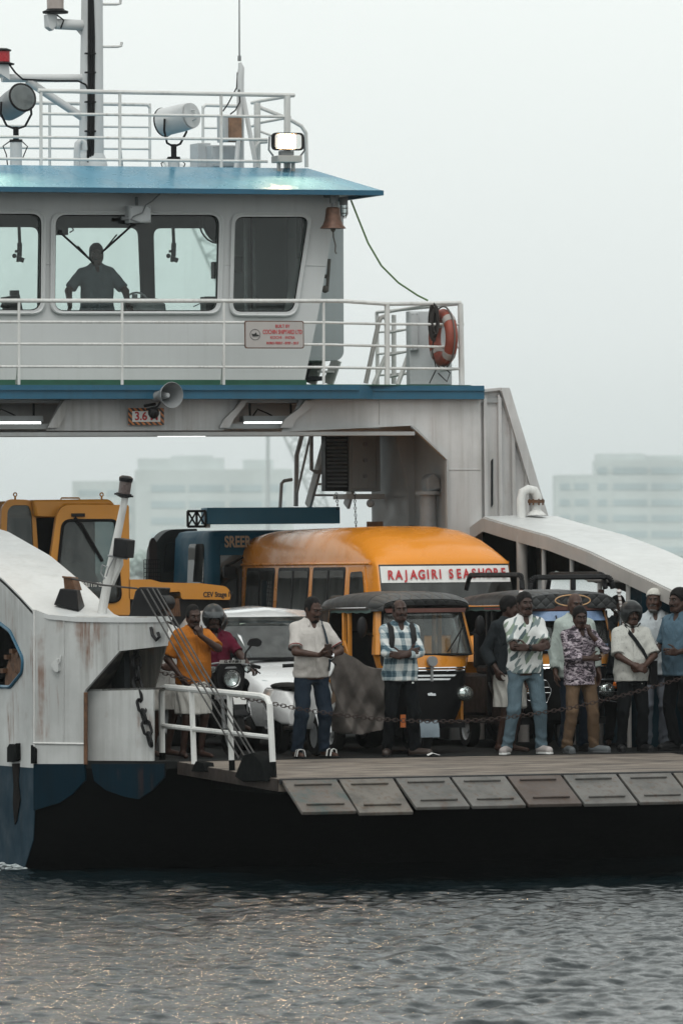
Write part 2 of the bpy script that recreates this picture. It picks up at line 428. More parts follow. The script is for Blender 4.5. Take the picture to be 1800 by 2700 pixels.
for v in (1278, 1321, 1364, 1407, 1450):
    for (u0, u1) in ((398, 488), (498, 592), (606, 690), (700, 752)): wl.append((u0, u1, v, v+19, 0))
    for (u0, u1) in ((206, 268), (282, 345)): wl.append((u0, u1, v+14, v+30, 4))
far_office('pale stepped office block faint in haze behind the yellow digger and blue lorry',
           [(355, 770, 1238, 0), (190, 356, 1268, 4)], wl, [(362, 590, 1208, 6), (450, 560, 1201, 12), (640, 720, 1212, 6)], 2150)
wl = []
for v in (1228, 1270, 1312, 1354, 1396, 1438):
    for (u0, u1) in ((1476, 1502), (1514, 1552), (1575, 1600), (1616, 1706), (1716, 1800), (1814, 1900)):
        if v > 1240 or u0 > 1560: wl.append((u0, u1, v+4, v+22, 0))
far_office('hazy office block with rows of dark window bands at the right edge',
           [(1462, 2000, 1250, 0), (1568, 2000, 1212, .6)], [(a, b, c1, d1, -.0 if a < 1560 else 0) for (a, b, c1, d1, e) in wl], [(1570, 1700, 1196, 8), (1650, 2000, 1200, 14)], 2120)
mb = MB(); f = Vector((math.sin(TH), math.cos(TH), 0)); r = Vector((math.cos(TH), -math.sin(TH), 0))
a = CAM+f*1960; a.z = -2; mb.prism([a-r*900, a+r*900, a+r*900+f*330, a-r*900+f*330], (0,0,3.1)); structure(mb.build('shore', m_bank))
# far wood along the shore: one mass
m_leaf = plain('haze-paled foliage', (.33,.41,.38), .8, var=.15, vs=.4, bump=0)  # leaf green paled, haze put into the colour
mb = MB(); rg = random.Random(5)
for i in range(420):
    u = rg.uniform(-300, 2100); d = rg.uniform(1965, 2010); hgt = rg.uniform(2.5, 5.5)*(1+.4*math.sin(u*.02)); c0 = Wd(u, 1500, d); c0.z = 1.1
    for k in range(7):
        cc = c0+Vector((rg.gauss(0,2.0), rg.gauss(0,1.5), hgt*rg.uniform(.25,1))); s = rg.uniform(.7,1.7)
        n0 = len(mb.v); mb.sphere(cc, (s, s, s*.8), 6, 4)
        for j in range(n0, len(mb.v)): mb.v[j] += Vector((rg.gauss(0,.25), rg.gauss(0,.25), rg.gauss(0,.25)))
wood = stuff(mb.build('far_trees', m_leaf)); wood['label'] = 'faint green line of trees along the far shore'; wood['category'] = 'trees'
# shipyard crane boom and light mast in the haze
mb = MB(); p0a, p0b = Wd(835, 1345, 800), Wd(868, 1345, 800); p1a, p1b = Wd(430, 420, 800), Wd(545, 420, 800); N = 22
for i in range(N+1):
    t0 = i/N; A = p0a.lerp(p1a, t0); B = p0b.lerp(p1b, t0); mb.cyl(A, B, .09, n=5)
    if i < N:
        t1 = (i+1)/N; A2 = p0a.lerp(p1a, t1); B2 = p0b.lerp(p1b, t1)
        mb.cyl(A, B2, .09, n=5); mb.cyl(A, A2, .16, n=5); mb.cyl(B, B2, .16, n=5); mb.cyl(A2, B, .09, n=5)
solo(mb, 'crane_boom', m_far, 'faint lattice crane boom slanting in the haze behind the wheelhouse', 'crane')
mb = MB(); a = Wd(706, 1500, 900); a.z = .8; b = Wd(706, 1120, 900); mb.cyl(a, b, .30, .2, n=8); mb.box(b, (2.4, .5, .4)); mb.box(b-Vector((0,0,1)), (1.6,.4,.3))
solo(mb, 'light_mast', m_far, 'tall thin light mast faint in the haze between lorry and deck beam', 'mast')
mb = MB(); mb.prism([Wz(0,0,0)*0+Vector(p) for p in ((-1100,-330,-1),(2300,-330,-1),(2300,2900,-1),(-1100,2900,-1))], (0,0,65))
t = NT('haze air'); pv = t.n('VolumePrincipled'); pv.inputs['Color'].default_value = (.93,.965,.965,1); pv.inputs['Density'].default_value = .00013
pv.inputs['Anisotropy'].default_value = .25; t.l(pv.outputs[0], t.out.inputs['Volume'])
haze = stuff(mb.build('haze', t.m)); haze['label'] = 'pale grey harbour haze'; haze['category'] = 'haze'; haze.display_type = 'WIRE'
# ------------------------------------------------------------------ the ferry (one vessel, its welded structure as parts)
DZ = 1.2; XL, XR = -3.2, 4.9; XLI, XRI = -2.35, 4.12; PB = Vector((-3.2, .9, 0)); PC = Vector((-2.1, -.3, 0)); YB = 6.8
ferry = thing('car_ferry', 'white and blue car ferry with wheelhouse bridge above its open car deck', 'ferry', (.85, 10, 0))
cn = (PC-PB).cross(Vector((0,0,1))).normalized()           # outward normal of the bow chamfer
if cn.y > 0: cn = -cn
def K(u, v, off=0): return Wp(u, v, PB+cn*off, cn)
def S(u, v): return Wx(u, v, XL)
def ins(tab, y):
    return float(np.interp(y, [a for a, b in tab], [b for a, b in tab]))
CL = [(-.3,2.735),(0,2.735),(.45,2.74),(.75,2.775),(.95,2.83),(1.4,2.98),(1.93,3.14),(3,3.42),(4.5,3.69),(6.3,3.87),(9,3.95),(14,3.95)]
pr = [(1275,1362),(1350,1385),(1450,1412),(1550,1450),(1650,1498),(1720,1530),(1800,1570)]
CR = sorted([(p.y, p.z) for p in (Wx(u, v, XRI) for u, v in pr)]); CR = [(-3.0,2.0),(-1.5,2.5)]+CR+[(CR[-1][0]+.55,CR[-1][1]-.14)]; print('CR', CR)
# hull
def outline(fy, fc, x0=XL, x1=XR):
    return [(x0,24),(x0,fy),(-2.1,fc),(3.8,fc),(x1,fy),(x1,24)]
mb = MB()
lv = [(1.12,.9,-.3),(.75,.93,.0),(.35,1.0,.5),(0,1.35,1.2),(-.6,2.4,2.6)]
mb.loft([[Vector((x,y,z)) for x,y in outline(a+.02,b+.02, XL+.012, XR-.012)] for z,a,b in lv]); mb.build('hull', m_black, ferry)
mb = MB()
for sx, X0 in ((-1, XL), (1, XR)):
    pts = [(X0,24,1.12),(X0,.9,1.12),(X0,.93,.75),(X0,1.0,.35),(X0,1.35,0),(X0,2.4,-.6),(X0,24,-.6)]
    mb.prism(pts, (-.01*sx,0,0))
mb.build('hull_side', m_hullblue, ferry)
mb = MB()
mb.prism([K(*p,.012) for p in ((88,2015),(222,2015),(224,2058),(190,2095),(155,2118),(120,2128),(88,2138))], -cn*.04)
mb.prism([K(*p,.012) for p in ((240,2015),(432,2015),(432,2050),(400,2085),(365,2108),(330,2102),(280,2085),(248,2060))], -cn*.04)
mb.build('bow_plating', painted('dark bow blue paint',(.0025,.016,.027),dirt=(.003,.005,.006),amt=.9,rust=.2,rough=.7,spec=.06,heavy=.6), ferry)
mb = MB(); mb.prism([(XL+.02,24,1.12),(XL+.02,.92,1.12),(-2.1,-.28,1.12),(3.8,-.28,1.12),(XR-.02,.92,1.12),(XR-.02,24,1.12)], (0,0,.08)); mb.build('car_deck', m_deck, ferry)
# bow ramp, flaps, seam
RX0, RX1, RY = -1.98, 3.68, -3.5
t = NT('worn ramp planks'); c = t.coord((.8,3.4,1)); n1 = t.noise(c, 2.0, 6, .68)
b = t.ramp(n1, [(.36,(.045,.035,.028)),(.45,(.13,.105,.085)),(.56,(.19,.16,.132)),(.70,(.26,.225,.19))])
n2 = t.noise(t.coord((.7,7,1)), 1.6, 3); b = t.mix(t.ramp(n2, [(.55,0.),(.60,.9)]), b, (.045,.038,.034))
t.bsdf(b, .75, 0, n1, .5, .02); m_ramp = t.m
mb = MB(); mb.prism([(RX0,-.32,1.195),(RX1,-.32,1.195),(RX1,RY,1.085),(RX0,RY,1.085)], (0,0,-.13)); ramp = mb.build('bow_ramp', m_ramp, ferry)
def flapmat(name, a, b2):
    t = NT(name); c = t.coord(); n = t.noise(c, 3.2, 7, .7); col = t.ramp(n, [(.36,a),(.5,b2),(.68,tuple(x*1.25 for x in b2))])
    s = t.noise(t.coord((6,6,.6)), 3, 4); col = t.mix(t.ramp(s, [(.54,0.),(.68,.6)]), col, (.075,.042,.024))
    t.bsdf(col, .6, 0, n, .35, .02); return t.m
fm = [flapmat('flap teal worn', (.042,.062,.058), (.088,.076,.066)), flapmat('flap grey', (.062,.056,.048), (.108,.096,.082)), flapmat('flap grey two', (.060,.059,.055), (.098,.093,.086)), flapmat('flap rust', (.048,.030,.022), (.064,.048,.041))]
fo = [0,1,2,2,3,2,2,1,2,1]; fw = (RX1-RX0)/8.6; drop = [.31,.33,.285,.285,.28,.285,.28,.285,.28,.28]
for i in range(9):
    x0 = RX0+.02+i*.620; x1 = x0+.590; y1 = RY-.05-.60; z1 = 1.075-drop[i]; mb = MB()
    mb.prism([(x0,RY-.05,1.075),(x1,RY-.05,1.075),(x1,y1,z1),(x0,y1,z1)], (0,.012,-.035))
    for f0 in (.18,.80):
        y = RY-.05+(y1-RY+.05)*f0; z = 1.075+(z1-1.075)*f0; mb.cyl((x0+.09,y-.006,z+.012),(x1-.09,y-.006,z+.012),.013,n=6)
    mb.build('ramp_flap', fm[fo[i]], ramp, bevel=.006)
mb = MB(); mb.cyl((RX0,RY-.03,1.06),(RX1,RY-.03,1.06),.03,n=8); mb.build('flap_hinge', m_blk, ramp)
mb = MB()
for x in np.arange(RX0+.4, RX1, .9): mb.bb(x-.05, x+.05, RY+.1, -.35, .90, 1.075)
mb.build('ramp_beam', m_black, ramp)
mb = MB(); mb.prism([(RX0-.012,-.30,1.19),(RX0-.012,RY,1.08),(RX0-.012,RY,.96),(RX0-.012,-.30,1.06)],(.010,0,0)); mb.build('side_plate', plain('dark brown steel',(.035,.027,.023),.8,var=.5,vs=5,spec=.15), ramp)
# ramp side bracket that takes the wires
mb = MB(); mb.prism([Wx(u,v,RX0-.06) for u,v in ((618,2048),(640,1992),(668,1985),(688,2015),(700,2060),(640,2062))], (.14,0,0)); mb.build('wire_bracket', m_black, ramp, bevel=.01); mb = MB(); mb.prism([Wx(u,v,RX0-.05) for u,v in ((502,2035),(515,2008),(535,2012),(540,2035))], (.12,0,0))
mb.build('wire_bracket', m_black, ramp, bevel=.01)
# left casing: outer side with the oval opening, chamfer face with the recess
ytop = [24,12,9,6.3,4.5,3,1.93,1.4,.95,.9]
side = [Vector((XL,y,ins(CL,y)-.02)) for y in ytop]+[Vector((XL,.9,1.12)),Vector((XL,24,1.12))]
ho = round_poly([S(u,v) for u,v in ((-95,1652),(-10,1636),(28,1665),(62,1738),(60,1772),(28,1812),(-90,1806),(-120,1760))], .06)
mb = MB(); mb.plate(side, [ho], (.05,0,0)); lcas = mb.build('side_casing', m_case, ferry, bevel=0)
mb = MB(); mb.tube([p+Vector((-.005,0,0)) for p in ho], .022, 6, True); mb.build('opening_rim', m_edgeblue, lcas)
cham = [K(*p) for p in ((88,1607),(120,1618),(170,1626),(340,1627),(436,1625),(437,1703),(315,1717),(223,1822),(222,2016),(88,2016))]
mb = MB(); mb.prism(cham, -cn*.05)
mb.build('bow_face', m_case, lcas)
# recess: shallow white plate below, deep pocket with a sloping head above, its shade put into the dark paint
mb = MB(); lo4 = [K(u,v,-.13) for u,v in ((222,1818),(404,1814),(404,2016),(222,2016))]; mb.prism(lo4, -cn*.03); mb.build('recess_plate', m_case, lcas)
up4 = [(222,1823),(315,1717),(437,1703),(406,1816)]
mb = MB(); mb.prism([K(u,v,-.50) for u,v in up4], -cn*.03); m_pocket = painted('grimy shade-dark pocket paint', (.06,.058,.055), amt=.6, rust=.8, heavy=1, spec=.1); mb.build('recess_back', m_pocket, lcas)
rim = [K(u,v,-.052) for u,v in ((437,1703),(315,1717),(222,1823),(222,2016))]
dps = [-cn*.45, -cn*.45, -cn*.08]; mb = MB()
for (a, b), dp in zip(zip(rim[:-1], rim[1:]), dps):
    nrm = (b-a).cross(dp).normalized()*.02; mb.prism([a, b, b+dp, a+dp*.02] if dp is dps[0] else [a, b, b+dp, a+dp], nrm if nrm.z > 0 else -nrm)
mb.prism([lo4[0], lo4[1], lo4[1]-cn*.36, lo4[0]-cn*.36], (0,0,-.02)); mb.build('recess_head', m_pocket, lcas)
mb = MB(); mb.cyl(K(226,1826,.004), K(226,2016,.004), .022, n=6); mb.build('rusty_jamb', m_brown, lcas)
mb = MB(); mb.cyl(K(88,1960,.003),K(222,1962,.003),.012,n=6); mb.cyl(K(90,1610,.004),K(90,2016,.004),.008,n=6); mb.build('edge_bar', m_rail, lcas)
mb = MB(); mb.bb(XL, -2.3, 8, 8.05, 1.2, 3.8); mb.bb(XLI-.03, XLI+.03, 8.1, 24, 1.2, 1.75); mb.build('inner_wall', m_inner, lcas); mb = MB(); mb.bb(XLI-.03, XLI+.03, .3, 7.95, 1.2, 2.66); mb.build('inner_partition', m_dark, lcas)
mb = MB(); mb.cyl((-3.0,2.2,1.95),(-2.4,2.2,1.95),.42,n=20); mb.cyl((-3.02,2.2,1.95),(-2.42,2.2,1.95),.2,n=12)
for a in np.arange(0,6.28,.5): mb.bar((-3.05,2.2+.42*math.cos(a),1.95+.42*math.sin(a)),(-2.4,2.2+.42*math.cos(a),1.95+.42*math.sin(a)),.1,.05)
solo(mb, 'winch_drum', m_brown, 'rusty brown drum seen through the oval opening in the left hull side', 'winch')
# rust blocks low on the hull side (fender stubs)
mb = MB(); mb.prism([S(u,v) for u,v in ((30,1972),(36,1962),(46,1966),(54,1960),(55,2003),(48,2008),(30,2010))], (-.05,0,0)); mb.build('fender_stub', m_black, lcas); mb = MB(); mb.prism([S(u,v) for u,v in ((34,2014),(53,2013),(50,2060),(55,2110),(46,2165),(41,2175),(36,2120),(38,2070))], (-.012,0,0)); mb.build('fender_strip', plain('black brown grime',(.012,.010,.009),.85,var=.5,vs=8,spec=.05), lcas); mb = MB()
mb.prism([K(u,v) for u,v in ((86,1965),(98,1975),(98,2014),(86,2014))], cn*.04); mb.build('fender_stub', m_black, lcas)
mb = MB(); mb.prism(round_poly([K(u,v) for u,v in ((139,1752),(156,1735),(160,1772),(150,1772))], .02), cn*.05); mb.tube([K(150,1755,.03),K(158,1745,.03),K(160,1728,.02)], .008, 6); mb.build('lug', m_white, lcas)
# canopies (roof sheet + fascia) over the side casings
def canopy(x0, x1, tab, ys, front=None, name='canopy_roof'):
    rows = []
    for y in ys:
        z = ins(tab, y); rows.append([Vector((x0 if front is None else max(x0, front(y)), y, z)), Vector((((x0 if front is None else max(x0, front(y)))+x1+(.32*min(1,max(0,(.25-y)/.35)) if front else 0))/2, y, z+.015)), Vector((x1 if front is None else x1+.32*min(1,max(0,(.25-y)/.35)), y, z))])
    mb = MB(); mb.sheet(rows, (0,0,-.05)); return mb.build(name, m_top, ferry)
ysl = [24,14,9,7,6.3,5.2,4.5,3.7,3,2.4,1.93,1.6,1.4,1.15,.95,.75,.5,.25,0,-.15,-.28]
chx = lambda y: -3.2 if y >= .9 else -3.2+(.9-y)*1.1/1.2-.02
ca_l = canopy(XL-.02, XLI, CL, ysl, chx)
ysr = sorted(set([round(float(y),2) for y in np.linspace(-2.5, CR[-2][0], 22)]+[CR[-1][0]]), reverse=True)
ca_r = canopy(XRI, XR+.15, CR, ysr)
def fascia(x, tab, ys, h, parent, m, t=.03):
    mb = MB(); up = [Vector((x,y,ins(tab,y)-.02)) for y in ys]; dn = [p-Vector((0,0,h)) for p in up]; vs = []; n = len(up)
    mb.sheet([up, dn], (t,0,0)); return mb.build('fascia', m, parent)
m_fas = painted('fascia grey white paint', (.44,.42,.40), amt=.3, rust=.15)
fascia(XRI-.02, CR, ysr, .155, ca_r, m_fas); fascia(XLI, CL, [y for y in ysl if y > .2], .15, ca_l, m_fas); fascia(XR+.1, CR, ysr, .62, ca_r, m_dark, .04)
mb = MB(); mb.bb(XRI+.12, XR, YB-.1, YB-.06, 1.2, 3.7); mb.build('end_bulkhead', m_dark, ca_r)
mb = MB(); mb.bb(XR-.06, XR, .9, 24, 1.2, 2.25); mb.bb(4.3,XR-.1,1.95,2.3,1.2,3.0); rcas = mb.build('side_bulwark', plain('dark blue bulwark',(.008,.035,.052),.6,spec=.15), ferry)
mb = MB()
for u, r0, v1 in ((1375,.066,1400),(1433,.028,1440),(1507,.028,1450),(1580,.028,1480),(1655,.026,1515)):
    p = Wx(u, v1, XRI+.04); mb.cyl((XRI+.04,p.y,1.2),(XRI+.04,p.y,ins(CR,p.y)-.1),r0,n=12)
a = Wx(1552,1527,XRI+.02); b2 = Wx(1680,1530,XRI+.02); mb.cyl(a,b2,.035,n=10)
mb.build('canopy_post', m_fas, rcas)
a = Wx(1705,1545,XRI+.12); mb = MB(); mb.sphere(a,(.09,.14,.05)); solo(mb,'bulkhead_lamp',m_tube,'small lit oval lamp under the right canopy edge','lamp')
# portal frame that carries the bridge deck
def PY(u, v, y=YB): return W(u, v, y)
zfl = W(600,1139,YB).z; zdk = 5.42
xa = PY(1178,1300).x; xb = PY(1268,1200).x
pl = [V(-4.2,YB,5.26), V(-4.2,YB,zfl)]
mb = MB()
c1 = PY(1085,1122); c2 = PY(1176,1214)
legR = [V(PY(790,1055).x,YB,5.26), V(PY(770,1080).x,YB,5.02), V(PY(748,1120).x,YB,zfl+.08), V(PY(742,1131).x,YB,zfl), c1, c2, V(xa,YB,1.2), V(xb,YB,1.2), V(xb,YB,5.35), V(PY(1268,1030).x,YB,5.35), V(PY(1200,1050).x,YB,5.26)]
portal = MB().prism(legR, (0,.03,0)).build('portal_frame', m_wh3, ferry)
# central beam web with the height sign, bays either side set back
mb = MB(); mb.prism([V(PY(165,1055).x,YB,5.26), V(PY(122,1128).x,YB,zfl+.02), V(PY(590,1128).x,YB,zfl+.02), V(PY(632,1055).x,YB,5.26)], (0,.03,0)); mb.build('beam_web', m_wh3, portal)
mb = MB()
for (ua, ub, uc, ud) in ((165,190,122,150),(632,650,575,600),(800,830,735,765)):
    mb = MB(); pa = [PY(ua,1056),PY(ua-14,1075),PY(uc+12,1105),PY(uc,1128)]; pb2 = [PY(ub,1056),PY(ub-14,1075),PY(ud+12,1105),PY(ud,1128)]
    mb.sheet([[p+V(0,-.06,0) for p in pa],[p+V(0,-.06,0) for p in pb2]], (0,.05,0)); mb.build('beam_bracket', m_wh3, portal); mb = MB()
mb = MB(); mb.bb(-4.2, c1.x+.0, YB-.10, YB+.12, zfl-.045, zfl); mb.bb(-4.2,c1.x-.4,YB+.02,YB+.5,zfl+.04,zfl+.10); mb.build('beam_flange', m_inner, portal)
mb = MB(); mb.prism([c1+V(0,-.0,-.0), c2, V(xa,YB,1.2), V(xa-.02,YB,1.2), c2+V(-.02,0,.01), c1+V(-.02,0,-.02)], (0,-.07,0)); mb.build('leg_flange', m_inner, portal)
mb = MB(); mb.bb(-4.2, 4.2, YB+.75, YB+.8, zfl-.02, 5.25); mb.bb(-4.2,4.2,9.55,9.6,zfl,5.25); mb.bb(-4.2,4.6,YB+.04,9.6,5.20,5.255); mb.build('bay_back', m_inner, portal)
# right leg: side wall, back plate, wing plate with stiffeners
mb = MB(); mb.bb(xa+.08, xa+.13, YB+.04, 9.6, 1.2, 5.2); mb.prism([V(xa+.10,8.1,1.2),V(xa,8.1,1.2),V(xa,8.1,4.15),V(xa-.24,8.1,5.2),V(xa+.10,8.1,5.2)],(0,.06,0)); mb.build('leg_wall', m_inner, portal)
wt, wbm = PY(1338,1017), PY(1452,1362)
mb = MB(); wing = [V(xb,YB+.07,5.35), V(wt.x-.06,YB+.07,5.35), V(wbm.x,YB+.07,wbm.z-.4), V(wbm.x,YB+.07,1.2), V(xb,YB+.07,1.2)]; mb.prism(wing, (0,.03,0)); wg = mb.build('wing_plate', m_wh3, portal)
mb = MB(); mb.sheet([[V(wt.x-.02,YB-.02,5.36),V(wbm.x+.02,YB-.02,wbm.z-.3)],[V(wt.x-.02,YB+.6,5.36),V(wbm.x+.02,YB+.6,wbm.z-.3)]], (-.07,0,-.02))
mb.prism([V(wt.x-.10,YB-.036,5.375),V(wt.x+.01,YB-.036,5.375),V(wbm.x+.05,YB-.036,wbm.z-.3),V(wbm.x-.07,YB-.036,wbm.z-.3)],(0,.013,0)); mb.build("wing_cap", m_wh3, wg); mb = MB()
mb.prism([V(xb,YB,5.35),V(wt.x-.08,YB,5.38),V(wt.x-.08,YB+.5,5.38),V(xb,YB+.5,5.35)],(0,0,-.03)); mb.build('wing_flange', m_wh3, wg)
mb = MB()
for u, vt in ((1278,1042),(1316,1040),(1352,1115),(1388,1225),(1418,1310)):
    a = PY(u,vt); mb.bb(a.x-.010,a.x+.010,YB+.01,YB+.08,2.8,a.z); mb.prism([V(a.x-.012,YB+.012,a.z-.002),V(a.x+.03,YB+.012,a.z-.04),V(a.x+.03,YB+.012,2.8),V(a.x-.012,YB+.012,2.8)],(0,.010,0))
mb.build('stiffener', m_wh3, wg)
mb = MB(); mb.prism(round_poly([PY(u,v)+V(0,.055,0) for u,v in ((1299,1215),(1304,1208),(1304,1330),(1299,1338))],.01),(0,.01,0)); mb.build('slot', m_dark, wg)
mb = MB(); mb.bb(-3.2,-2.15,YB,YB+.06,1.2,5.2); mb.bb(-2.2,-2.15,YB,9.6,1.2,5.2); mb.build('portal_leg', m_wh3, portal)
# bridge deck with blue edge
YE = 6.45
def zed(v, y=YE): return W(600, v, y).z
e0 = W(-200,1,YE).x; e1 = W(1000,1030,YE).x; e2 = W(1270,1030,YB-.05).x
mb = MB(); zt, zm, zb = zed(1015), zed(1026), zed(1051)
poly = [(e0,YE),(e1-.25,YE),(e1,YE+.22),(e2,YE+.22),(e2,10.2),(e0,10.2)]
mb.loft([[V(x,y-(.0 if z!=zm else 0),z) for x,y in poly] for z in (zb,zt)]); edge = mb.build('bridge_deck', m_edgeblue, ferry)
mb = MB(); mb.bb(e0,e1-.26,YE-.025,YE+.02,zm-.012,zm+.006); mb.bb(e1-.02,e2,YE+.2,YE+.24,zm-.012,zm+.006); mb.build('edge_lip', m_edgeblue, edge)
mb = MB(); mb.prism([V(e0,YE+.1,zt),V(e1-.3,YE+.1,zt),V(e2-.1,YE+.4,zt),V(e2-.1,10,zt),V(e0,10,zt)],(0,0,.012)); mb.bb(e0, W(800,1005,7.35).x+.02, 7.3, 7.42, zt+.012, zt+.085); mb.build('deck_coating', m_green, edge)
ZD = zt+.012
# wheelhouse
YW = 7.4; YWB = 9.4
def H(u, v, y=YW): return W(u, v, y)
front = [H(-260,1012),H(802,1010),H(838,830),H(874,620),H(897,500),H(-260,494)]
def rw(pts, r=.13): return round_poly([H(u,v) for u,v in pts], r, 6)
wins = [rw(((-160,563),(108,563),(106,818),(-160,818))), rw(((145,566),(577,566),(570,820),(142,820))), rw(((618,571),(812,571),(772,822),(612,822)), .11)]
mb = MB(); mb.plate(front, wins, (0,.05,0)); wh = mb.build('wheelhouse', m_wh2, ferry)
for wn in wins:
    c0 = sum(wn, Vector())/len(wn); big = [c0+(p-c0)*(1+.045/max(.4,(p-c0).length)) for p in wn]
    mb = MB(); n = len(wn); off = (0,-.035,0)
    mb.plate(big, [wn], V(0,-.03,0)); mb.tube([p+V(0,-.03,0) for p in big], .018, 6, True); f = mb.build('window_frame', m_wh2, wh)
    mb = MB(); mb.prism([p+V(0,.022,0) for p in wn], (0,.006,0)); mb.build('window_pane', m_glassw, f)
    mb = MB(); mb.tube([p+V(0,-.005,0) for p in wn], .013, 6, True); mb.build('window_seal', m_rubber, f)
# side walls, back wall with its two openings, floor, ceiling
xr0, xr1 = H(802,1010).x, H(897,500).x
zW0, zW1 = H(600,1012).z, H(600,497).z
mb = MB()
mb.sheet([[V(xr0,YW+.05,zW0),V(xr1,YW+.05,zW1)],[V(xr0,YWB,zW0),V(xr1,YWB,zW1)]], (-.04,0,0)); mb.build('side_wall', m_wh2, wh)
B_ = lambda u, v: W(u, v, YWB)
backw = [round_poly([B_(u,v) for u,v in p], .1, 5) for p in (((-130,598),(104,598),(100,860),(-130,860)), ((126,600),(366,600),(378,900),(126,900)), ((405,601),(600,601),(600,900),(412,900)))]
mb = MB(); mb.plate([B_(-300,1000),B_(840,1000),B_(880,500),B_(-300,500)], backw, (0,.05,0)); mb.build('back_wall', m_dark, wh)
for b_ in backw:
    mb = MB(); mb.prism([p+V(0,.03,0) for p in b_],(0,.006,0)); mb.build('rear_pane', m_glassw, wh)
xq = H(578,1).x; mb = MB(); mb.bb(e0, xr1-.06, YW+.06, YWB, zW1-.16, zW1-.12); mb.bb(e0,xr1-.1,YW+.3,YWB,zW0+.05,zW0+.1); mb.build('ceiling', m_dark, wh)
mb = MB(); a = H(735,700,8.6); mb.bb(H(660,1,8.6).x,H(745,1,8.6).x,8.5,8.6,zW0+.1,zW1-.16); mb.build('inner_bulkhead', plain('dim inner wall',(.05,.06,.065),.6), wh)
mb = MB(); mb.bb(H(600,1,9.1).x,H(655,1,9.1).x,9.1,9.2,zW0+.1,zW1-.16); mb.bb(H(640,1,8.3).x,H(646,1,8.3).x,8.3,8.34,zW0+.1,zW1-.16); mb.bb(H(776,1,8.4).x,H(782,1,8.4).x,8.3,8.4,zW0,zW1-.16); mb.build('inner_post', m_grey, wh)
# grey side box behind the right corner
mb = MB(); q = [W(800,530,8.3),W(905,530,8.3),W(906,935,8.3),W(893,950,8.3),W(800,950,8.3)]; mb.prism(round_poly(q,[0,0,.05,.05,0]), (0,1.0,0)); mb.build('side_box', painted('side box grey paint',(.46,.50,.51),amt=.2,rust=0,blotch=.3), wh)
# roof
ye0, ye1 = 6.85, 10.2
tip = W(1010,502,ye0); ez = tip.z; xe = tip.x; top0 = W(812,443,7.55); zt_ = top0.z
mb = MB(); ro = [V(e0-.5,ye0,ez),V(xe,ye0,ez),V(xe,ye1,ez),V(e0-.5,ye1,ez)]; ri = [V(e0,7.55,zt_),V(top0.x,7.55,zt_),V(top0.x,9.5,zt_),V(e0,9.5,zt_)]
mb.loft([ro, ri], cap=True); roof = mb.build('wheelhouse_roof', m_roofblue, ferry)
mb = MB(); x0,x1 = e0-.5,xe; mb.bb(x0,x1+.004,ye0-.004,ye0+.05,ez-.055,ez+.004); mb.bb(x1-.05,x1+.003,ye0+.05,ye1,ez-.055,ez+.004); mb.build('eave_trim', m_edgeblue, roof)
mb = MB(); mb.prism([V(x0,ye0+.05,ez-.012),V(x1-.05,ye0+.05,ez-.012),V(H(905,1).x,YW,zW1-.03),V(x0,YW,zW1-.03)],(0,0,.008)); mb.prism([V(x1-.05,ye0+.05,ez-.012),V(x1-.05,ye1,ez-.012),V(H(905,1).x,ye1-.5,zW1-.03),V(H(905,1).x,YW,zW1-.03)],(0,0,.008)); mb.build('soffit', m_wh2, roof)
ZR = zt_
# railings: a rail mesh with each post a child
def railing(rails, posts, rr=.02, pr=.024, name='railing', mat=None, parent=None):
    mat = mat or m_rail; mb = MB()
    for p, r in rails: mb.tube(p, r, 8)
    o = mb.build(name, mat, parent or ferry)
    for (a, b, r) in posts:
        mb = MB(); mb.cyl(a, b, r*1.05, r, n=8); mb.build('post', mat, o)
    return o
Yr = 6.52
def ln(pts, y): return [W(u,v,y) for u,v in pts]
y2 = 6.75
rails = [([W(-150,792,Yr),W(905,793,Yr),W(1020,801,y2),W(1215,798,y2)], .024)]
for v0, v1, v2 in ((848,853,855),(906,911,915),(966,970,972)):
    rails.append(([W(-150,v0,Yr),W(850,v0+2,Yr),W(1020,v1+1,y2),W(1222,v2,y2)], .016))
posts = [(W(u,1014,Yr),W(u,793,Yr),.017) for u in (50,322,590,853)]+[(W(1020,1014,y2),W(1020,800,y2),.034),(W(1217,1014,y2),W(1213,800,y2),.036)]
posts += [(W(583,1014,Yr+.35),W(592,905,Yr),.012),(W(43,1014,Yr+.35),W(52,905,Yr),.012)]
railing(rails, posts)
# side rail of the bridge deck, running aft
xs_ = W(1213,800,y2).x; xk = W(1020,800,y2).x
rails = []; 
for v in (800,855,914,972):
    z = W(1213,v,y2).z; rails.append(([V(xs_,y2,z),V(xs_,9.6,z)], .02 if v == 800 else .014)); 
    z = W(1020,v,y2).z; rails.append(([W(1025,v+22,8.4),W(1150,v-2,7.6),W(1210,v,6.9)], .018 if v == 800 else .014))
railing(rails, [(V(xs_,9.6,ZD),V(xs_,9.6,W(1213,800,y2).z),.024),(W(1150,1012,7.6),W(1150,798,7.6),.02),(W(1038,1012,8.4),W(1038,830,8.4),.03)])
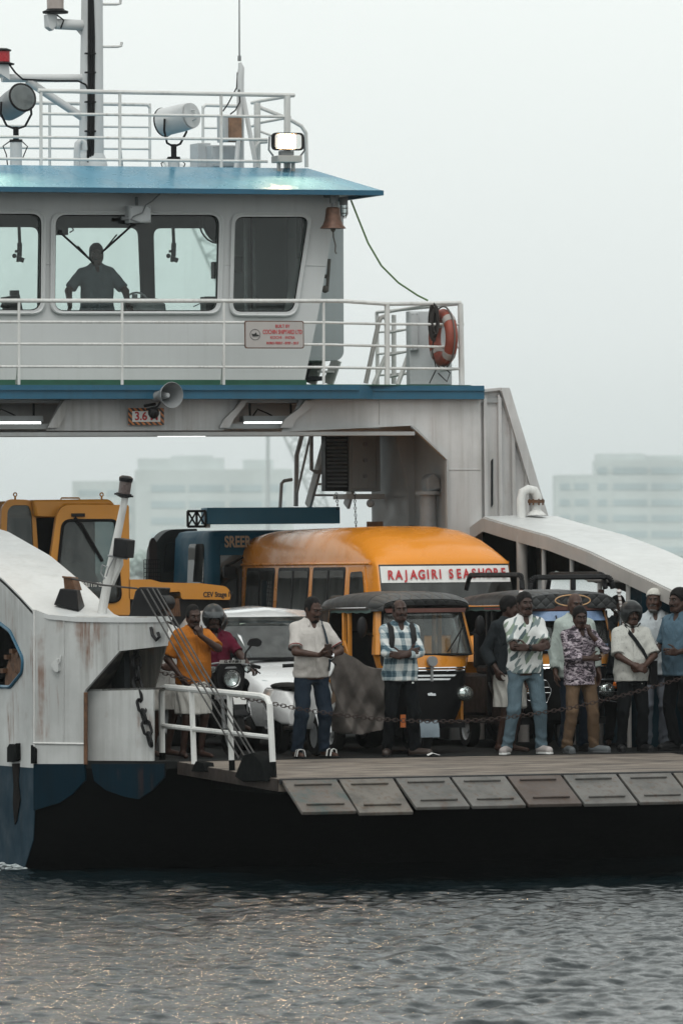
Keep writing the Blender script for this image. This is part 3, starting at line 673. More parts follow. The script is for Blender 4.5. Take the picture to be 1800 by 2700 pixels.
# rail round the wheelhouse top
yt = 7.6; yb2 = 9.3
rails = [([W(100,238,yt),W(775,250,yt)], .026)]
for v in (300,360,418): rails.append(([W(-60 if v > 330 else 108,v-1,yt),W(765 if v < 330 else 705,v+7,yt)], .017))
railing(rails, [(W(u,442,yt),W(u,242,yt),.02) for u in (108,316,583)]+[(W(757,442,yt),W(757,252,yt),.042),(W(678,442,yt+.5),W(678,270,yt+.5),.042),(W(322,442,yt+.2),W(316,380,yt),.015)])
rails = [([W(80,270,yb2),W(388,275,yb2),W(396,284,yb2)], .022)]
for v in (330,388): rails.append(([W(-60,v,yb2),W(396,v+4,yb2)], .014))
railing(rails, [(W(u,442,yb2),W(u,272,yb2),.018) for u in (131,395)])
rails = [([W(534,284,yb2),W(542,276,yb2),W(640,279,yb2)], .022)]+[([W(534,v,yb2),W(640,v+1,yb2)], .014) for v in (336,390,425)]
railing(rails, [(W(535,442,yb2),W(535,278,yb2),.018),(W(640,442,yb2),W(640,278,yb2),.018)])
rails = [([W(775,250,yt),W(690,264,yt+.6),W(664,270,yt+.9)],.022),([W(765,308,yt),W(690,322,yt+.6),W(664,332,yt+.9)],.016),([W(684,282,8.2),W(760,312,7.9),W(795,332,7.9),W(806,350,7.9),W(808,440,7.9)],.024),([W(684,345,8.2),W(720,358,8.0)],.014),([W(672,440,8.0),W(672,390,8.0),W(684,374,8.0),W(704,372,8.0)],.024)]
railing(rails, [], name='curved_rail')
# railing on the left edge of the bow ramp
XQ = RX0+.03
rails = [([Wx(u,v,XQ) for u,v in ((428,2005),(426,1830),(428,1816),(436,1812),(690,1836),(704,1842),(711,1858),(721,2048))], .034), ([Wx(430,1914,XQ),Wx(713,1945,XQ)], .027)]
railing(rails, [(Wx(512,2018,XQ),Wx(505,1822,XQ),.03),(Wx(611,2032,XQ),Wx(605,1830,XQ),.03)], name='ramp_railing', parent=ramp)
for a,b2,r_ in (((721,2048),(719,2010),.036),((428,2020),(428,1985),.037),((612,2045),(611,2005),.034)):
    mb = MB(); mb.cyl(Wx(*a,XQ),Wx(*b2,XQ),r_,n=8); mb.build('railing_foot', m_black, ramp)

# weld seams
for nm, par, mt, segs in (('weld_seam', wh, m_wh2, [(H(108,695),H(143,695)),(H(578,697),H(614,697)),(H(805,699),H(858,700)),(H(60,640),H(60,640)+V(0,0,.001))][:3]),('weld_seam', portal, m_wh3, [(PY(1180,1238),PY(1266,1238)),(PY(1000,1058),PY(1000,1118)),(PY(330,1060),PY(330,1072))][:2]),('weld_seam', lcas, m_case, [(K(312,1632,.0),K(312,1712,.0)),(K(170,1632,.0),K(168,1955,.0))])):
    for a, b2 in segs:
        mb = MB(); o_ = cn*.004 if par is lcas else V(0,-.003,0); mb.cyl(a+o_, b2+o_, .007, n=6); mb.build(nm, mt, par)
# ------------------------------------------------------------------ fittings
def fl(u, v, y): return W(u, v, y)
# mast with arms and lanterns
mst = thing('mast', 'tall white tubular mast with cable run rising from the wheelhouse top', 'mast', (fl(240,440,8.5).x, 8.5, ZR))
ym = 8.5
mb = MB(); mb.tube([fl(240,445,ym),fl(241,330,ym),fl(243,-60,ym)], [.155,.145,.125], 16); mb.build('mast_tube', m_wh2, mst)
mb = MB(); mb.tube([fl(216,440,ym+.05),fl(222,300,ym+.05),fl(228,180,ym+.05)], [.05,.04,.02], 8); mb.lathe([(.2,0),(.18,.1),(.155,.16)], Matrix.Translation(fl(240,440,ym))); mb.build('mast_foot', m_wh2, mst)
mb = MB()
for du in (0,7,12): mb.tube([fl(232+du,430,ym-.15),fl(234+du,320,ym-.15),fl(235+du,100,ym-.14),fl(235+du*.6,-60,ym-.14)], .018, 6)
for v in (140,190,268,300,345): mb.box(fl(238,v,ym-.15),(.13,.05,.02))
mb.build('cable_run', m_blk, mst)
mb = MB(); mb.tube([fl(146,62,ym),fl(232,66,ym)], .065, 10); mb.prism([fl(200,75,ym),fl(228,75,ym),fl(228,108,ym)],(0,.03,0)); mb.prism([fl(124,36,ym-.05),fl(152,36,ym-.05),fl(150,66,ym-.05),fl(140,80,ym-.05),fl(126,70,ym-.05)],(0,.14,0)); mb.build('upper_arm', m_wh2, mst, bevel=.01)
mb = MB(); mb.tube([fl(5,205,ym),fl(230,205,ym)], .05, 10); mb.tube([fl(72,212,ym),fl(232,318,ym)], .048, 10); mb.prism([fl(-10,168,ym-.1),fl(24,168,ym-.1),fl(26,210,ym-.1),fl(0,192,ym-.1)],(0,.2,0)); mb.build('lower_arm', m_wh2, mst)
for pts in ([(268,10),(308,10),(317,8),(318,-4)],[(268,122),(310,122),(319,120),(321,110)]):
    mb = MB(); mb.tube([fl(u,v,ym) for u,v in pts], .018, 6); mb.build('step_iron', m_rail, mst)
mb = MB(); mb.tube([fl(24,168,ym-.1),fl(40,190,ym-.12),fl(60,208,ym-.1),fl(140,212,ym-.07),fl(205,212,ym-.07),fl(226,222,ym-.1),fl(234,240,ym-.15)], .012, 6); mb.tube([fl(150,38,ym-.1),fl(168,52,ym-.1),fl(160,74,ym-.08)],.01,6); mb.build('arm_cable', m_blk, mst)
def lantern(u, vb, vt, y, name, label, lens, r=.1):
    b = fl(u, vb, y); h = fl(u, vt, y).z-b.z; t = thing(name, label, 'lantern', tuple(b)); M = Matrix.Translation(b)
    mb = MB(); mb.lathe([(r*1.5,0),(r*1.55,h*.08),(r*1.1,h*.14),(r*1.05,h*.18)], M); mb.build('base', m_blk, t)
    mb = MB(); mb.lathe([(r,h*.18),(r*1.02,h*.5),(r,h*.82)], M); mb.build('lens', lens, t)
    mb = MB(); mb.lathe([(r*1.15,h*.82),(r*1.2,h*.9),(r*.7,h)], M); mb.build('cap', m_blk, t); return t
m_lenswarm = plain('clear lantern lens', (.42,.36,.33), .2); m_lensred = plain('red lantern lens', (.40,.012,.02), .25)
lantern(146, 34, -32, ym, 'navigation_lantern', 'clear lantern with black foot on the upper mast arm', m_lenswarm)
lantern(4, 170, 126, ym, 'navigation_lantern', 'red lantern on the lower mast arm at the left edge', m_lensred, .1)
# searchlights
def searchlight(u, v, y, rz, tilt, glassy, label, foot):
    c = fl(u, v, y); t = thing('searchlight', label, 'searchlight', tuple(fl(foot, 440, y)))
    D = Matrix.Translation(c) @ Matrix.Rotation(rz,4,'Z') @ Matrix.Rotation(R(90)-tilt,4,'X')   # lathe +z becomes the beam axis (-y at rz 0)
    mb = MB(); mb.lathe([(.10,-.26),(.155,-.24),(.165,-.10),(.165,.14),(.172,.16),(.172,.19),(.15,.19)], D, 24, True); mb.build('drum', m_wh2 if not glassy else m_grey, t, ang=30)
    mb = MB(); mb.torus(D @ V(0,0,.185), D.to_3x3() @ V(0,0,1), .165, .014); mb.build('rim', m_blk, t)
    if glassy:
        mb = MB(); mb.lathe([(.0,.10),(.07,.115),(.15,.192)], D, 24, False); mb.build('reflector', m_refl, t)
        mb = MB(); mb.lathe([(.0,.205),(.155,.2)], D, 24, False); mb.build('lens', m_lampglass, t)
        mb = MB(); mb.sphere(D @ V(0,0,.13), .03); mb.build('bulb', m_platew, t)
    else:
        mb = MB(); mb.lathe([(.0,-.275),(.15,-.268)], D, 24, False); mb.tube([D @ V(0,.06,-.27),D @ V(0,.05,-.33),D @ V(0,-.05,-.33),D @ V(0,-.06,-.27)], .014, 6); mb.build('back_lid', m_wh2, t)
    b = fl(foot, v+72, y); a = Vector((math.cos(rz), math.sin(rz), 0)); mb = MB()
    mb.tube([c+a*.19, c+a*.2-V(0,0,.14), b+a*.12+V(0,0,.04), b-V(0,0,0), b-a*.12+V(0,0,.04), c-a*.2-V(0,0,.14), c-a*.19], .014, 6); mb.build('yoke', m_blk, t)
    g = fl(foot, 440, y); mb = MB(); mb.cyl(b+V(0,0,.03), b-V(0,0,.16), .035, n=8); mb.cyl(b-V(0,0,.12), b-V(0,0,.15), .08, n=8); mb.build('pivot', m_blk, t)
    mb = MB(); mb.cyl(b-V(0,0,.15), V(g.x,g.y,ZR), .07, n=10); mb.build('pedestal', m_wh2, t)
    mb = MB(); mb.tube([b-V(.06,0,.13), b-V(.16,0,.2), b-V(.12,0,.3), V(g.x-.1,g.y,ZR)], .008, 5); mb.tube([b+V(.06,0,-.13), b+V(.14,0,-.2), b+V(.07,0,-.36)], .008, 5); mb.build('lead', m_blk, t)
searchlight(42, 268, 8.0, R(8), R(14), True, 'grey searchlight with open glass face on white pedestal at left end of roof', 42)
searchlight(462, 314, 7.95, R(210), R(-8), False, 'white drum searchlight turned away at the middle of the roof railing', 458)
# lit floodlight
def floodlight(p, label, size=(.40,.21)):
    t = thing('floodlight', label, 'floodlight', (p.x, p.y, ZR)); w_, h_ = size; mb = MB()
    o = round_poly([p+V(sx*w_/2,0,sz*h_/2) for sx,sz in ((-1,-1),(1,-1),(1,1),(-1,1))], .06, 5); i = [p+(q-p)*.84 for q in o]
    mb.plate(o, [i], (0,.05,0)); mb.loft([[q+V(0,.05,0) for q in o],[p+(q-p)*.6+V(0,.2,0) for q in o]]); mb.build('housing', m_blk, t, bevel=.006)
    mb = MB(); mb.prism([p+V(a,.025,b) for a,b in ((-.11,-.078),(.09,-.078),(.09,.078),(-.11,.078))], (0,.01,0)); mb.build('lamp', m_flood, t)
    for sx in (-1,1):
        mb = MB(); mb.prism([p+V(sx*.118 if sx<0 else .10,.02,-.085), p+V(sx*.165,.0,-.085), p+V(sx*.165,.0,.085), p+V(sx*.118 if sx<0 else .10,.02,.085)], (0,.01,0)); mb.build('reflector_side', m_refl, t)
    mb = MB(); mb.tube([p+V(-.215,.06,.06),p+V(-.225,.06,-.1),p+V(-.17,.06,-.17)], .012, 6); mb.tube([p+V(.215,.06,.06),p+V(.225,.06,-.1),p+V(.17,.06,-.17)], .012, 6); mb.box(p+V(0,.08,-.135),(.16,.1,.05)); mb.build('bracket', m_grey, t)
    mb = MB(); mb.box(p+V(.02,.12,-.205),(.30,.26,.08)); mb.cyl(p+V(-.08,.12,-.2),V(p.x-.08,p.y+.12,ZR-.1),.025,n=8); mb.cyl(p+V(.1,.12,-.2),V(p.x+.1,p.y+.12,ZR-.1),.025,n=8); mb.build('stand', m_fas, t, bevel=.008)
floodlight(fl(760,372,7.35), 'lit black floodlight glowing warm white on the roof corner')
floodlight(fl(-70,372,7.35), 'lit floodlight of the same kind at the far left end of the roof')
# antenna tripod
ya = 8.0; an = thing('radio_antenna', 'thin whip antenna on a white tripod beside the lit floodlight', 'antenna', tuple(fl(632,440,ya)))
mb = MB(); mb.tube([fl(632,442,ya),fl(634,200,ya),fl(636,178,ya),fl(632,164,ya)], [.045,.045,.04,.02], 8); mb.build('pole', m_wh2, an)
for (a, b) in (((622,444),(636,270)),((676,442),(640,250))):
    mb = MB(); mb.tube([fl(*a,ya-.25),fl(*b,ya)], .03, 6); mb.build('strut', m_wh2, an)
mb = MB(); mb.tube([fl(631,160,ya),fl(631,146,ya)], .022, 8); mb.tube([fl(631,150,ya),fl(630.5,-40,ya)], [.011,.007], 6); mb.build('whip', m_grey, an)
mb = MB(); mb.tube([fl(626,190,ya),fl(624,230,ya),fl(600,275,ya),fl(588,292,ya)], .009, 5); mb.tube([fl(630,235,ya-.06),fl(632,268,ya-.06),fl(620,290,ya-.06),fl(607,300,ya-.06)], .009, 5); mb.build('lead', m_blk, an)
def cabinet(name, label, u0, u1, v0, v1, y, d, m, door=True, cat='box'):
    a = fl(u0,v1,y); b = fl(u1,v0,y); t = thing(name, label, cat, ((a.x+b.x)/2, y+d/2, a.z)); mb = MB(); mb.bb(a.x,b.x,y,y+d,a.z,b.z); mb.build('case', m, t, bevel=.008)
    if door:
        mb = MB(); e = .012; mb.bb(a.x+e,b.x-e,y-.012,y+.001,a.z+e,b.z-e); dr = mb.build('lid', m, t, bevel=.004)
        mb = MB(); 
        for x in (a.x+e*2.2,b.x-e*2.2):
            for z in (a.z+e*2.2,b.z-e*2.2): mb.cyl((x,y-.012,z),(x,y-.018,z),.006,n=6)
        mb.build('screws', m_grey, dr)
    return t
m_rustbox = painted('rusting box paint', (.50,.47,.42), amt=.6, rust=1.0, vs=4)
m_boxw = painted('box white paint', (.54,.56,.57), amt=.2, rust=.1, vs=3)
m_rustdoor = plain('rust brown door', (.28,.16,.10), .7, var=.4, vs=9)
cabinet('junction_box', 'rust stained junction box behind the roof railing by the antenna', 590, 606, 302, 372, 7.9, .25, m_boxw, False); 
cabinet('junction_box', 'brown rusty box door on the mast railing by the antenna', 606, 638, 302, 372, 7.85, .2, m_rustdoor)
cabinet('equipment_box', 'low white equipment box on roof behind the railing right of middle searchlight', 558, 622, 382, 440, 8.3, .3, m_boxw)
cabinet('equipment_box', 'small rounded white housing on roof left of the low equipment box', 522, 556, 376, 440, 8.5, .3, m_boxw, False)
for (u, la) in ((424,'white curled vent pipe standing at the foot of the mast'),):
    pass
mb = MB(); mb.tube([fl(203,440,8.2),fl(203,400,8.2),fl(205,378,8.2),fl(213,369,8.2),fl(221,376,8.2),fl(222,395,8.2)], .04, 10); solo(mb,'vent_pipe',m_wh2,'white curled vent pipe at the foot of the mast','pipe')
# things on the wheelhouse front
cabinet('junction_box', 'small white box over the captain window with a loose lead', 340, 398, 541, 586, 7.22, .16, m_boxw)
mb = MB(); mb.tube([fl(370,586,7.2),fl(345,578,7.2),fl(352,570,7.18),fl(376,560,7.18),fl(384,540,7.2),fl(400,530,7.25),fl(422,510,7.3)], .009, 6); mb.cyl(fl(320,575,7.25),fl(342,575,7.25),.022,n=8); mb.cyl(fl(360,541,7.3),fl(360,520,7.35),.02,n=8); solo(mb,'loose_lead',m_grey,'grey lead looping down over the small white box','cable')
# bell
bt = fl(877,528,7.1); bell = thing('ship_bell', 'rusty bronze ship bell hanging under the roof corner', 'bell', (bt.x, bt.y, fl(877,602,7.1).z)); zb0 = fl(877,602,7.1).z; hh = fl(877,545,7.1).z-zb0
mb = MB(); k = 1/219; mb.lathe([(33.5*k,0),(33*k,2*k),(27*k,hh*.16),(22*k,hh*.38),(19.5*k,hh*.7),(18.5*k,hh*.9),(15*k,hh*.985),(4*k,hh)], Matrix.Translation((bt.x,bt.y,zb0)), 28); mb.build('bell_body', m_bronze, bell, ang=50)
mb = MB(); mb.cyl((bt.x,bt.y,zb0+hh),(bt.x,bt.y,zb0+hh+.06),.02,n=8); mb.box((bt.x,bt.y,zb0+hh+.09),(.06,.05,.09)); mb.bar((bt.x,bt.y,zb0+hh+.12),(bt.x,7.35,zb0+hh+.14),.05,.03); mb.build('hanger', m_grey, bell)
mb = MB(); mb.tube([V(bt.x,bt.y,zb0-.01),V(bt.x+.005,bt.y,zb0-.1),V(bt.x+.03,bt.y,zb0-.2),V(bt.x+.025,bt.y,zb0-.27),V(bt.x+.04,bt.y,zb0-.3)], .009, 6); mb.sphere((bt.x,bt.y,zb0-.01),.03); mb.build('clapper_rope', m_rope, bell)
p = fl(906,555,7.3); lt = thing('caged_lamp', 'clear caged bulkhead lamp next to the bell', 'lamp', tuple(p))
mb = MB(); mb.cyl(p+V(0,0,.07),p+V(0,0,.16),.05,n=12); mb.build('cap', m_grey, lt)
mb = MB(); mb.lathe([(.04,.07),(.042,-.03),(.03,-.06),(.0,-.075)], Matrix.Translation(p), 14); mb.build('globe', m_lampglass, lt)
mb = MB()
for a in range(6): c_, s_ = math.cos(a*1.047)*.05, math.sin(a*1.047)*.05; mb.tube([p+V(c_,s_,.07),p+V(c_,s_,-.04),p+V(c_*.4,s_*.4,-.09)],.004,5)
for z in (.03,-.03): mb.torus(p+V(0,0,z),(0,0,1),.05,.004,16,5)
mb.build('cage', m_steel, lt)
pts = [fl(925,527,7.0),fl(944,575,6.98),fl(970,640,6.95),fl(1005,700,6.92),fl(1050,745,6.88),fl(1100,778,6.84),fl(1128,792,6.8)]
mb = MB(); mb.tube(pts, .012, 6); solo(mb,'signal_rope',m_ropeg,'thin green rope sagging from roof corner to the deck railing','rope')
mb = MB(); mb.tube([fl(862,768,7.9),fl(868,682,7.85)], .02, 8); mb.sphere(fl(857,762,7.9),.045); mb.sphere(fl(858,728,7.95),.025); solo(mb,'door_lever',m_rope,'thin dark lever handle on the grey side box','handle')
# wheelhouse inside: wipers, fittings, console
def wiper(a, b, c2, label):
    mb = MB(); mb.tube([a, b], .014, 5); mb.tube([c2, b+(c2-b)*-.18], .009, 5); mb.sphere(a, .03); return solo(mb, 'window_wiper', m_blk, label, 'wiper', 'wipers outside the wheelhouse windows')
yg = YW+.012
wiper(fl(158,612,yg), fl(240,686,yg), fl(205,648,yg), 'black wiper left of the captain reaching down to the right')
wiper(fl(352,590,yg), fl(274,660,yg), fl(308,618,yg), 'black wiper right of the captain reaching down to the left')
for (u, lab) in ((50,'black jointed bracket hanging in the leftmost wheelhouse window'),(456,'black jointed bracket hanging right of the dark window pillar')):
    y = 8.0; mb = MB(); mb.tube([fl(u,595,y),fl(u+2,640,y)],.02,6); mb.tube([fl(u+2,640,y),fl(u+1,676,y)],.03,6); mb.box(fl(u-4,662,y),(.05,.05,.03)); mb.sphere(fl(u-12,674,y),.028); mb.box(fl(u+6,684,y),(.06,.05,.05),Matrix.Rotation(.4,3,'Y')); mb.tube([fl(u-2,676,y),fl(u-3,690,y)],.02,6)
    solo(mb,'jointed_bracket',m_blk,lab,'bracket','jointed brackets on the wheelhouse ceiling')
y = 8.1; mb = MB(); mb.prism([fl(15,782,y),fl(52,776,y),fl(60,815,y),fl(20,815,y)],(0,.2,0)); mb.box(fl(38,772,y),(.09,.1,.06)); mb.tube([fl(2,806,y),fl(24,812,y)],.02,6); solo(mb,'console_monitor',m_blk,'dark console monitor in the leftmost wheelhouse window','monitor')
mb = MB(); mb.tube([fl(355,775,8.2),fl(355,815,8.2)],.035,8); mb.lathe([(.28,0),(.26,.15),(.16,.22)],Matrix.Translation(fl(378,835,8.2)),16); mb.torus(fl(358,806,8.0),(0,1,.2),.16,.012,20,6); solo(mb,'steering_stand',m_grey,'dark steering stand with wheel below the window pillar','console')
mb = MB(); mb.box(fl(567,712,8.0),(.07,.1,.2)); solo(mb,'wall_phone',m_blk,'small dark handset box at right jamb of captain window','phone')
mb = MB(); mb.box(fl(552,802,7.9),(.16,.2,.18)); mb.tube([fl(538,795,7.9),fl(510,808,7.9)],.006,5); solo(mb,'desk_box',m_blk,'black box in the lower right corner of the captain window','box')
mb = MB(); mb.box(fl(624,697,8.0),(.12,.1,.19)); solo(mb,'screen_back',m_blk,'dark screen back in the right wheelhouse window','screen')
mb = MB(); mb.lathe([(.2,0),(.19,.03),(.10,.06)],Matrix.Translation(fl(563,598,8.2)) @ Matrix.Rotation(R(70),4,'X') @ Matrix.Rotation(R(30),4,'Y'),20); mb.torus(fl(563,598,8.15),(.3,-1,.3),.2,.012,20,5); solo(mb,'cabin_fan',m_blk,'round black fan at the upper right corner of the captain window','fan')
mb = MB(); mb.box(fl(162,608,8.0),(.13,.12,.1)); mb.tube([fl(175,600,8.0),fl(186,594,8.0),fl(194,606,8.0),fl(184,612,8.0)],.01,6); solo(mb,'camera_housing',m_blk,'black camera housing at the upper left corner of the captain window','camera')
# builder's plate
pc = (fl(640,918,6.49)+fl(806,846,6.49))/2; sw, sh = .735, .325
sg = thing('builders_plate', 'grey plate with red lettering tied to the deck railing below the right window', 'sign', (pc.x, pc.y, pc.z-sh/2))
mb = MB(); mb.prism(round_poly([pc+V(sx*sw/2,0,sz*sh/2) for sx,sz in ((-1,-1),(1,-1),(1,1),(-1,1))],.03,4),(0,.012,0)); mb.build('border', m_bronze, sg)
m_sign = plain('sign grey', (.40,.375,.36), .5, var=.08)
mb = MB(); mb.prism(round_poly([pc+V(sx*(sw/2-.012),-.003,sz*(sh/2-.012)) for sx,sz in ((-1,-1),(1,-1),(1,1),(-1,1))],.025,4),(0,.012,0)); mb.build('plate', m_sign, sg)
def sgn(s, dx, dz, size, xs=1, off=.0015): text(s, size, face_front(pc+V(dx,-.005,dz)), m_txtred, 'lettering', sg, off=off*.45, xs=xs)
sgn('BUILT BY', .10, .098, .052, .85); sgn('COCHIN SHIPYARD LTD', .10, .03, .072, .62, .002); sgn('KOCHI - INDIA', .10, -.035, .048, .95, .0005); sgn('RORO FERRY - BY07 - 2017', .10, -.10, .042, .80)
mb = MB(); ec = pc+V(-.24,-.006,0)
mb.torus(ec,(0,1,0),.062,.0025,28,5); mb.prism([ec+V(-.045,0,.012),ec+V(.05,0,-.004),ec+V(.042,0,-.018),ec+V(-.03,0,-.022)],(0,-.003,0)); mb.prism([ec+V(-.012,0,.006),ec+V(.022,0,.0),ec+V(.012,0,.028)],(0,-.003,0)); mb.build('emblem', m_txtblk, sg)
# horn loudspeaker
hc = fl(442,1042,6.25); hs_ = thing('loudspeaker', 'grey horn loudspeaker on the blue deck edge', 'loudspeaker', tuple(hc)); D = Matrix.Translation(hc) @ Matrix.Rotation(R(12),4,'Z') @ Matrix.Rotation(R(90),4,'X')
mb = MB(); mb.lathe([(.150,.10),(.155,.095),(.12,.0),(.07,-.1),(.055,-.2),(.07,-.22),(.07,-.3),(.03,-.32)], D, 28, False); mb.lathe([(.150,.10),(.112,.0),(.062,-.1),(.05,-.14)], D, 28, False); mb.build('horn', m_grey, hs_, ang=60, norm=False)
mb = MB(); mb.lathe([(.05,-.13),(.032,-.02),(.03,.0),(.02,.012),(.0,.014)], D, 16); mb.build('cone', m_boxw, hs_)
mb = MB(); mb.tube([hc+V(-.02,.15,-.05),fl(415,1072,6.5),fl(385,1080,6.55)],.012,6); mb.sphere(fl(405,1088,6.55),(.07,.05,.07)); mb.tube([fl(380,1070,6.6),fl(410,1065,6.6)],.02,6); mb.build('bracket', m_blk, hs_)
# height sign
sc_ = (fl(337,1120,6.74)+fl(434,1076,6.74))/2; hw, hh2 = .435/2*1.0, .2/2
hg = thing('height_sign', 'clearance sign with black and orange striped border on the deck beam', 'sign', (sc_.x, sc_.y, sc_.z-hh2))
mb = MB(); mb.prism([sc_+V(sx*hw,0,sz*hh2) for sx,sz in ((-1,-1),(1,-1),(1,1),(-1,1))],(0,.012,0))
t = NT('hazard stripes'); c = t.coord((1,1,1)); sxyz = t.n('SeparateXYZ'); t.l(c, sxyz.inputs[0]); fr_ = t.math('FRACT', t.math('MULTIPLY', t.math('ADD', sxyz.outputs[0], sxyz.outputs[2]), 15)); t.bsdf(t.ramp(fr_, [(0,(.02,.02,.02)),(.5,(.50,.17,.05))], 'CONSTANT'), .5); mb.build('striped_border', t.m, hg)
mb = MB(); mb.prism([sc_+V(sx*(hw-.045),-.004,sz*(hh2-.038)) for sx,sz in ((-1,-1),(1,-1),(1,1),(-1,1))],(0,.01,0)); mb.build('panel', m_platew, hg)
text('3.6 M', .135, face_front(sc_+V(0,-.006,0)), m_txtred, 'lettering', hg, off=.003, xs=.95)
# tube lights
def tube_light(a, b, y, label, hang=.09):
    p = (a+b)/2; t = thing('tube_light', label, 'lamp', tuple(p), group='tube lights under the bridge deck'); L = abs(b.x-a.x)
    mb = MB(); mb.prism([p+V(sx*L/2,-.07,0) for sx in (-1,1)]+[p+V(sx*L/2*.98,-.05,.07) for sx in (1,-1)],(0,.14,0)); mb.build('housing', m_boxw, t, bevel=.008)
    mb = MB(); mb.tube([p+V(-L*.45,-.02,-.022),p+V(L*.45,-.02,-.022)],.034,10); mb.build('tube', m_tube, t)
    mb = MB(); mb.cyl(p+V(-L*.35,0,.07),p+V(-L*.35,0,.07+hang),.014,n=6); mb.cyl(p+V(L*.35,0,.07),p+V(L*.35,0,.07+hang),.014,n=6); mb.tube([p+V(-L*.3,0,.07),p+V(-L*.22,0,.15),p+V(-L*.05,0,.1),p+V(L*.03,0,.07)],.01,6); mb.build('hanger', m_blk, t)
tube_light(fl(-40,1112,7.1), fl(112,1112,7.1), 7.1, 'lit tube lamp in the left bay under the bridge', .22)
tube_light(fl(636,1112,7.1), fl(790,1112,7.1), 7.1, 'lit tube lamp in the bay right of the height sign', .22)
tube_light(fl(408,1139,8.6), fl(546,1139,8.6), 8.6, 'lit tube lamp low behind the beam under the loudspeaker', .1)
# lifebuoy, rope, panel on the bridge deck corner
lp = fl(1168,890,6.9); lb = thing('lifebuoy', 'faded orange and white lifebuoy hung at the right deck railing corner', 'lifebuoy', (lp.x, lp.y, lp.z-.35)); ax = Vector((1,.02,0)).normalized()
mb = MB(); mb.torus(lp, ax, .27, .075, 40, 12); mb.build('ring', m_orange, lb)
for a in (.8,2.37,3.94,5.5):
    mb = MB(); mb.torus(lp, ax, .27, .079, 6, 12, a-.14, a+.14); mb.build('pale_band', plain('dirty pale band',(.34,.31,.29),.7), lb)
mb = MB(); mb.torus(lp, ax, .37, .01, 30, 5); mb.build('grab_line', m_rope, lb)
mb = MB(); rp = fl(1143,850,6.78)
for i in range(7): mb.tube([rp+V((.035+.006*(i%3))*math.cos(a)+.012*(i%4)-.02,.03*math.sin(a+i)-.006*i,(.19+.02*math.sin(i*2))*math.sin(a)+.012*i-.03) for a in np.linspace(0,6.2,18)],.012,5)
mb.tube([rp+V(0,0,-.15),rp+V(-.02,0,-.35),rp+V(.03,0,-.55),rp+V(-.06,-.0,-.72)],.008,5); mb.tube([rp+V(.1,0,-.5),rp+V(.2,0,-.6),rp+V(.16,0,-.7),rp+V(.05,0,-.6)],.008,5)
solo(mb,'rope_coil',plain('dark brown rope',(.03,.026,.024),.9),'dark coil of rope tied beside the lifebuoy','rope')
cabinet('panel_box', 'upright white steel locker behind the lifebuoy', 1080, 1190, 820, 1014, 7.4, .12, m_boxw, False, 'locker')
cabinet('panel_box', 'narrow white steel panel left of the lifebuoy', 1082, 1103, 822, 925, 7.36, .03, m_boxw, True, 'panel')
# stairs: through the deck and up to it
def stair(label, a, b, wdt, n, y0, y1, m):
    t = thing('steel_ladder', label, 'ladder', tuple(W(a[0],a[1],y0)), group='inclined ladders behind the portal')
    A = W(*a, y0); B = W(*b, y1)
    for s in (0, 1):
        mb = MB(); o = V(wdt*s,0,0); mb.bar(A+o, B+o, .035, .13); mb.build('stringer', m, t)
    for i in range(1, n):
        p = A.lerp(B, i/n); mb = MB(); mb.bb(p.x, p.x+wdt, p.y-.07, p.y+.07, p.z-.012, p.z+.012); mb.build('tread', m, t)
    return t
stair('grey inclined ladder below the bridge deck left of the louvred locker', (812,1335), (868,1130), .5, 7, 9.9, 9.3, m_fas)
stair('short white ladder seen under the grey side box', (820,1012), (842,948), .22, 2, 9.0, 8.9, m_rail)
def handrail(label, pts, y, r, m):
    mb = MB(); mb.tube([W(u,v,y) for u,v in pts], r, 8); return solo(mb, 'handrail', m, label, 'handrail', 'handrails of the ladders')
handrail('bent grey handrail reaching from ladder top to lorry roof', [(738,1345),(742,1275),(748,1268),(770,1264)], 9.7, .022, m_fas)
handrail('tall grey handrail left of the ladder', [(780,1335),(782,1200),(790,1170),(798,1138)], 9.8, .03, m_fas)
handrail('thin grey rail running down beside the ladder', [(783,1300),(822,1130)], 9.75, .016, m_fas)
handrail('short grey grab rail hanging from the deck above ladder', [(821,1135),(821,1238),(832,1245),(850,1240)], 9.6, .025, m_fas)
handrail('slanting brown handrail standing on the bridge deck', [(964,1010),(998,850),(1003,838),(1012,834),(1018,842)], 8.2, .03, m_fas)
handrail('slanting white handrail just left of the thick deck post', [(985,1014),(1016,940)], 8.0, .03, m_rail)
handrail('slanting white brace left of the white locker', [(1048,1014),(1078,932)], 7.6, .03, m_rail)
# lockers under the bridge
lk = thing('louvred_locker', 'dark louvred locker hanging under the bridge at the right leg', 'locker', tuple(W(890,1290,9.0)))
a = W(858,1295,9.0); b = W(920,1130,9.0); mb = MB(); mb.bb(a.x,b.x,9.0,9.14,a.z,b.z+.1); mb.build('case', m_blk, lk)
mb = MB()
for i in range(15): z = a.z+.05+i*(b.z-a.z-.06)/15; mb.prism([V(a.x+.02,8.985,z),V(b.x-.03,8.985,z),V(b.x-.03,9.01,z+.035),V(a.x+.02,9.01,z+.035)],(0,.004,0))
mb.build('louvre', m_grey, lk)
a = W(922,1296,8.95); b = W(1002,1128,8.95); cb = thing('panel_cabinet', 'grey cabinet with three round knobs beside the louvred locker', 'cabinet', (a.x,9.1,a.z)); mb = MB(); mb.bb(a.x,b.x,8.95,9.2,a.z,b.z+.1); mb.build('case', m_inner, cb, bevel=.01); mb = MB(); mb.bb(a.x+.02,b.x-.06,8.93,8.955,a.z+.03,b.z+.1); dr = mb.build('door', m_inner, cb, bevel=.008)
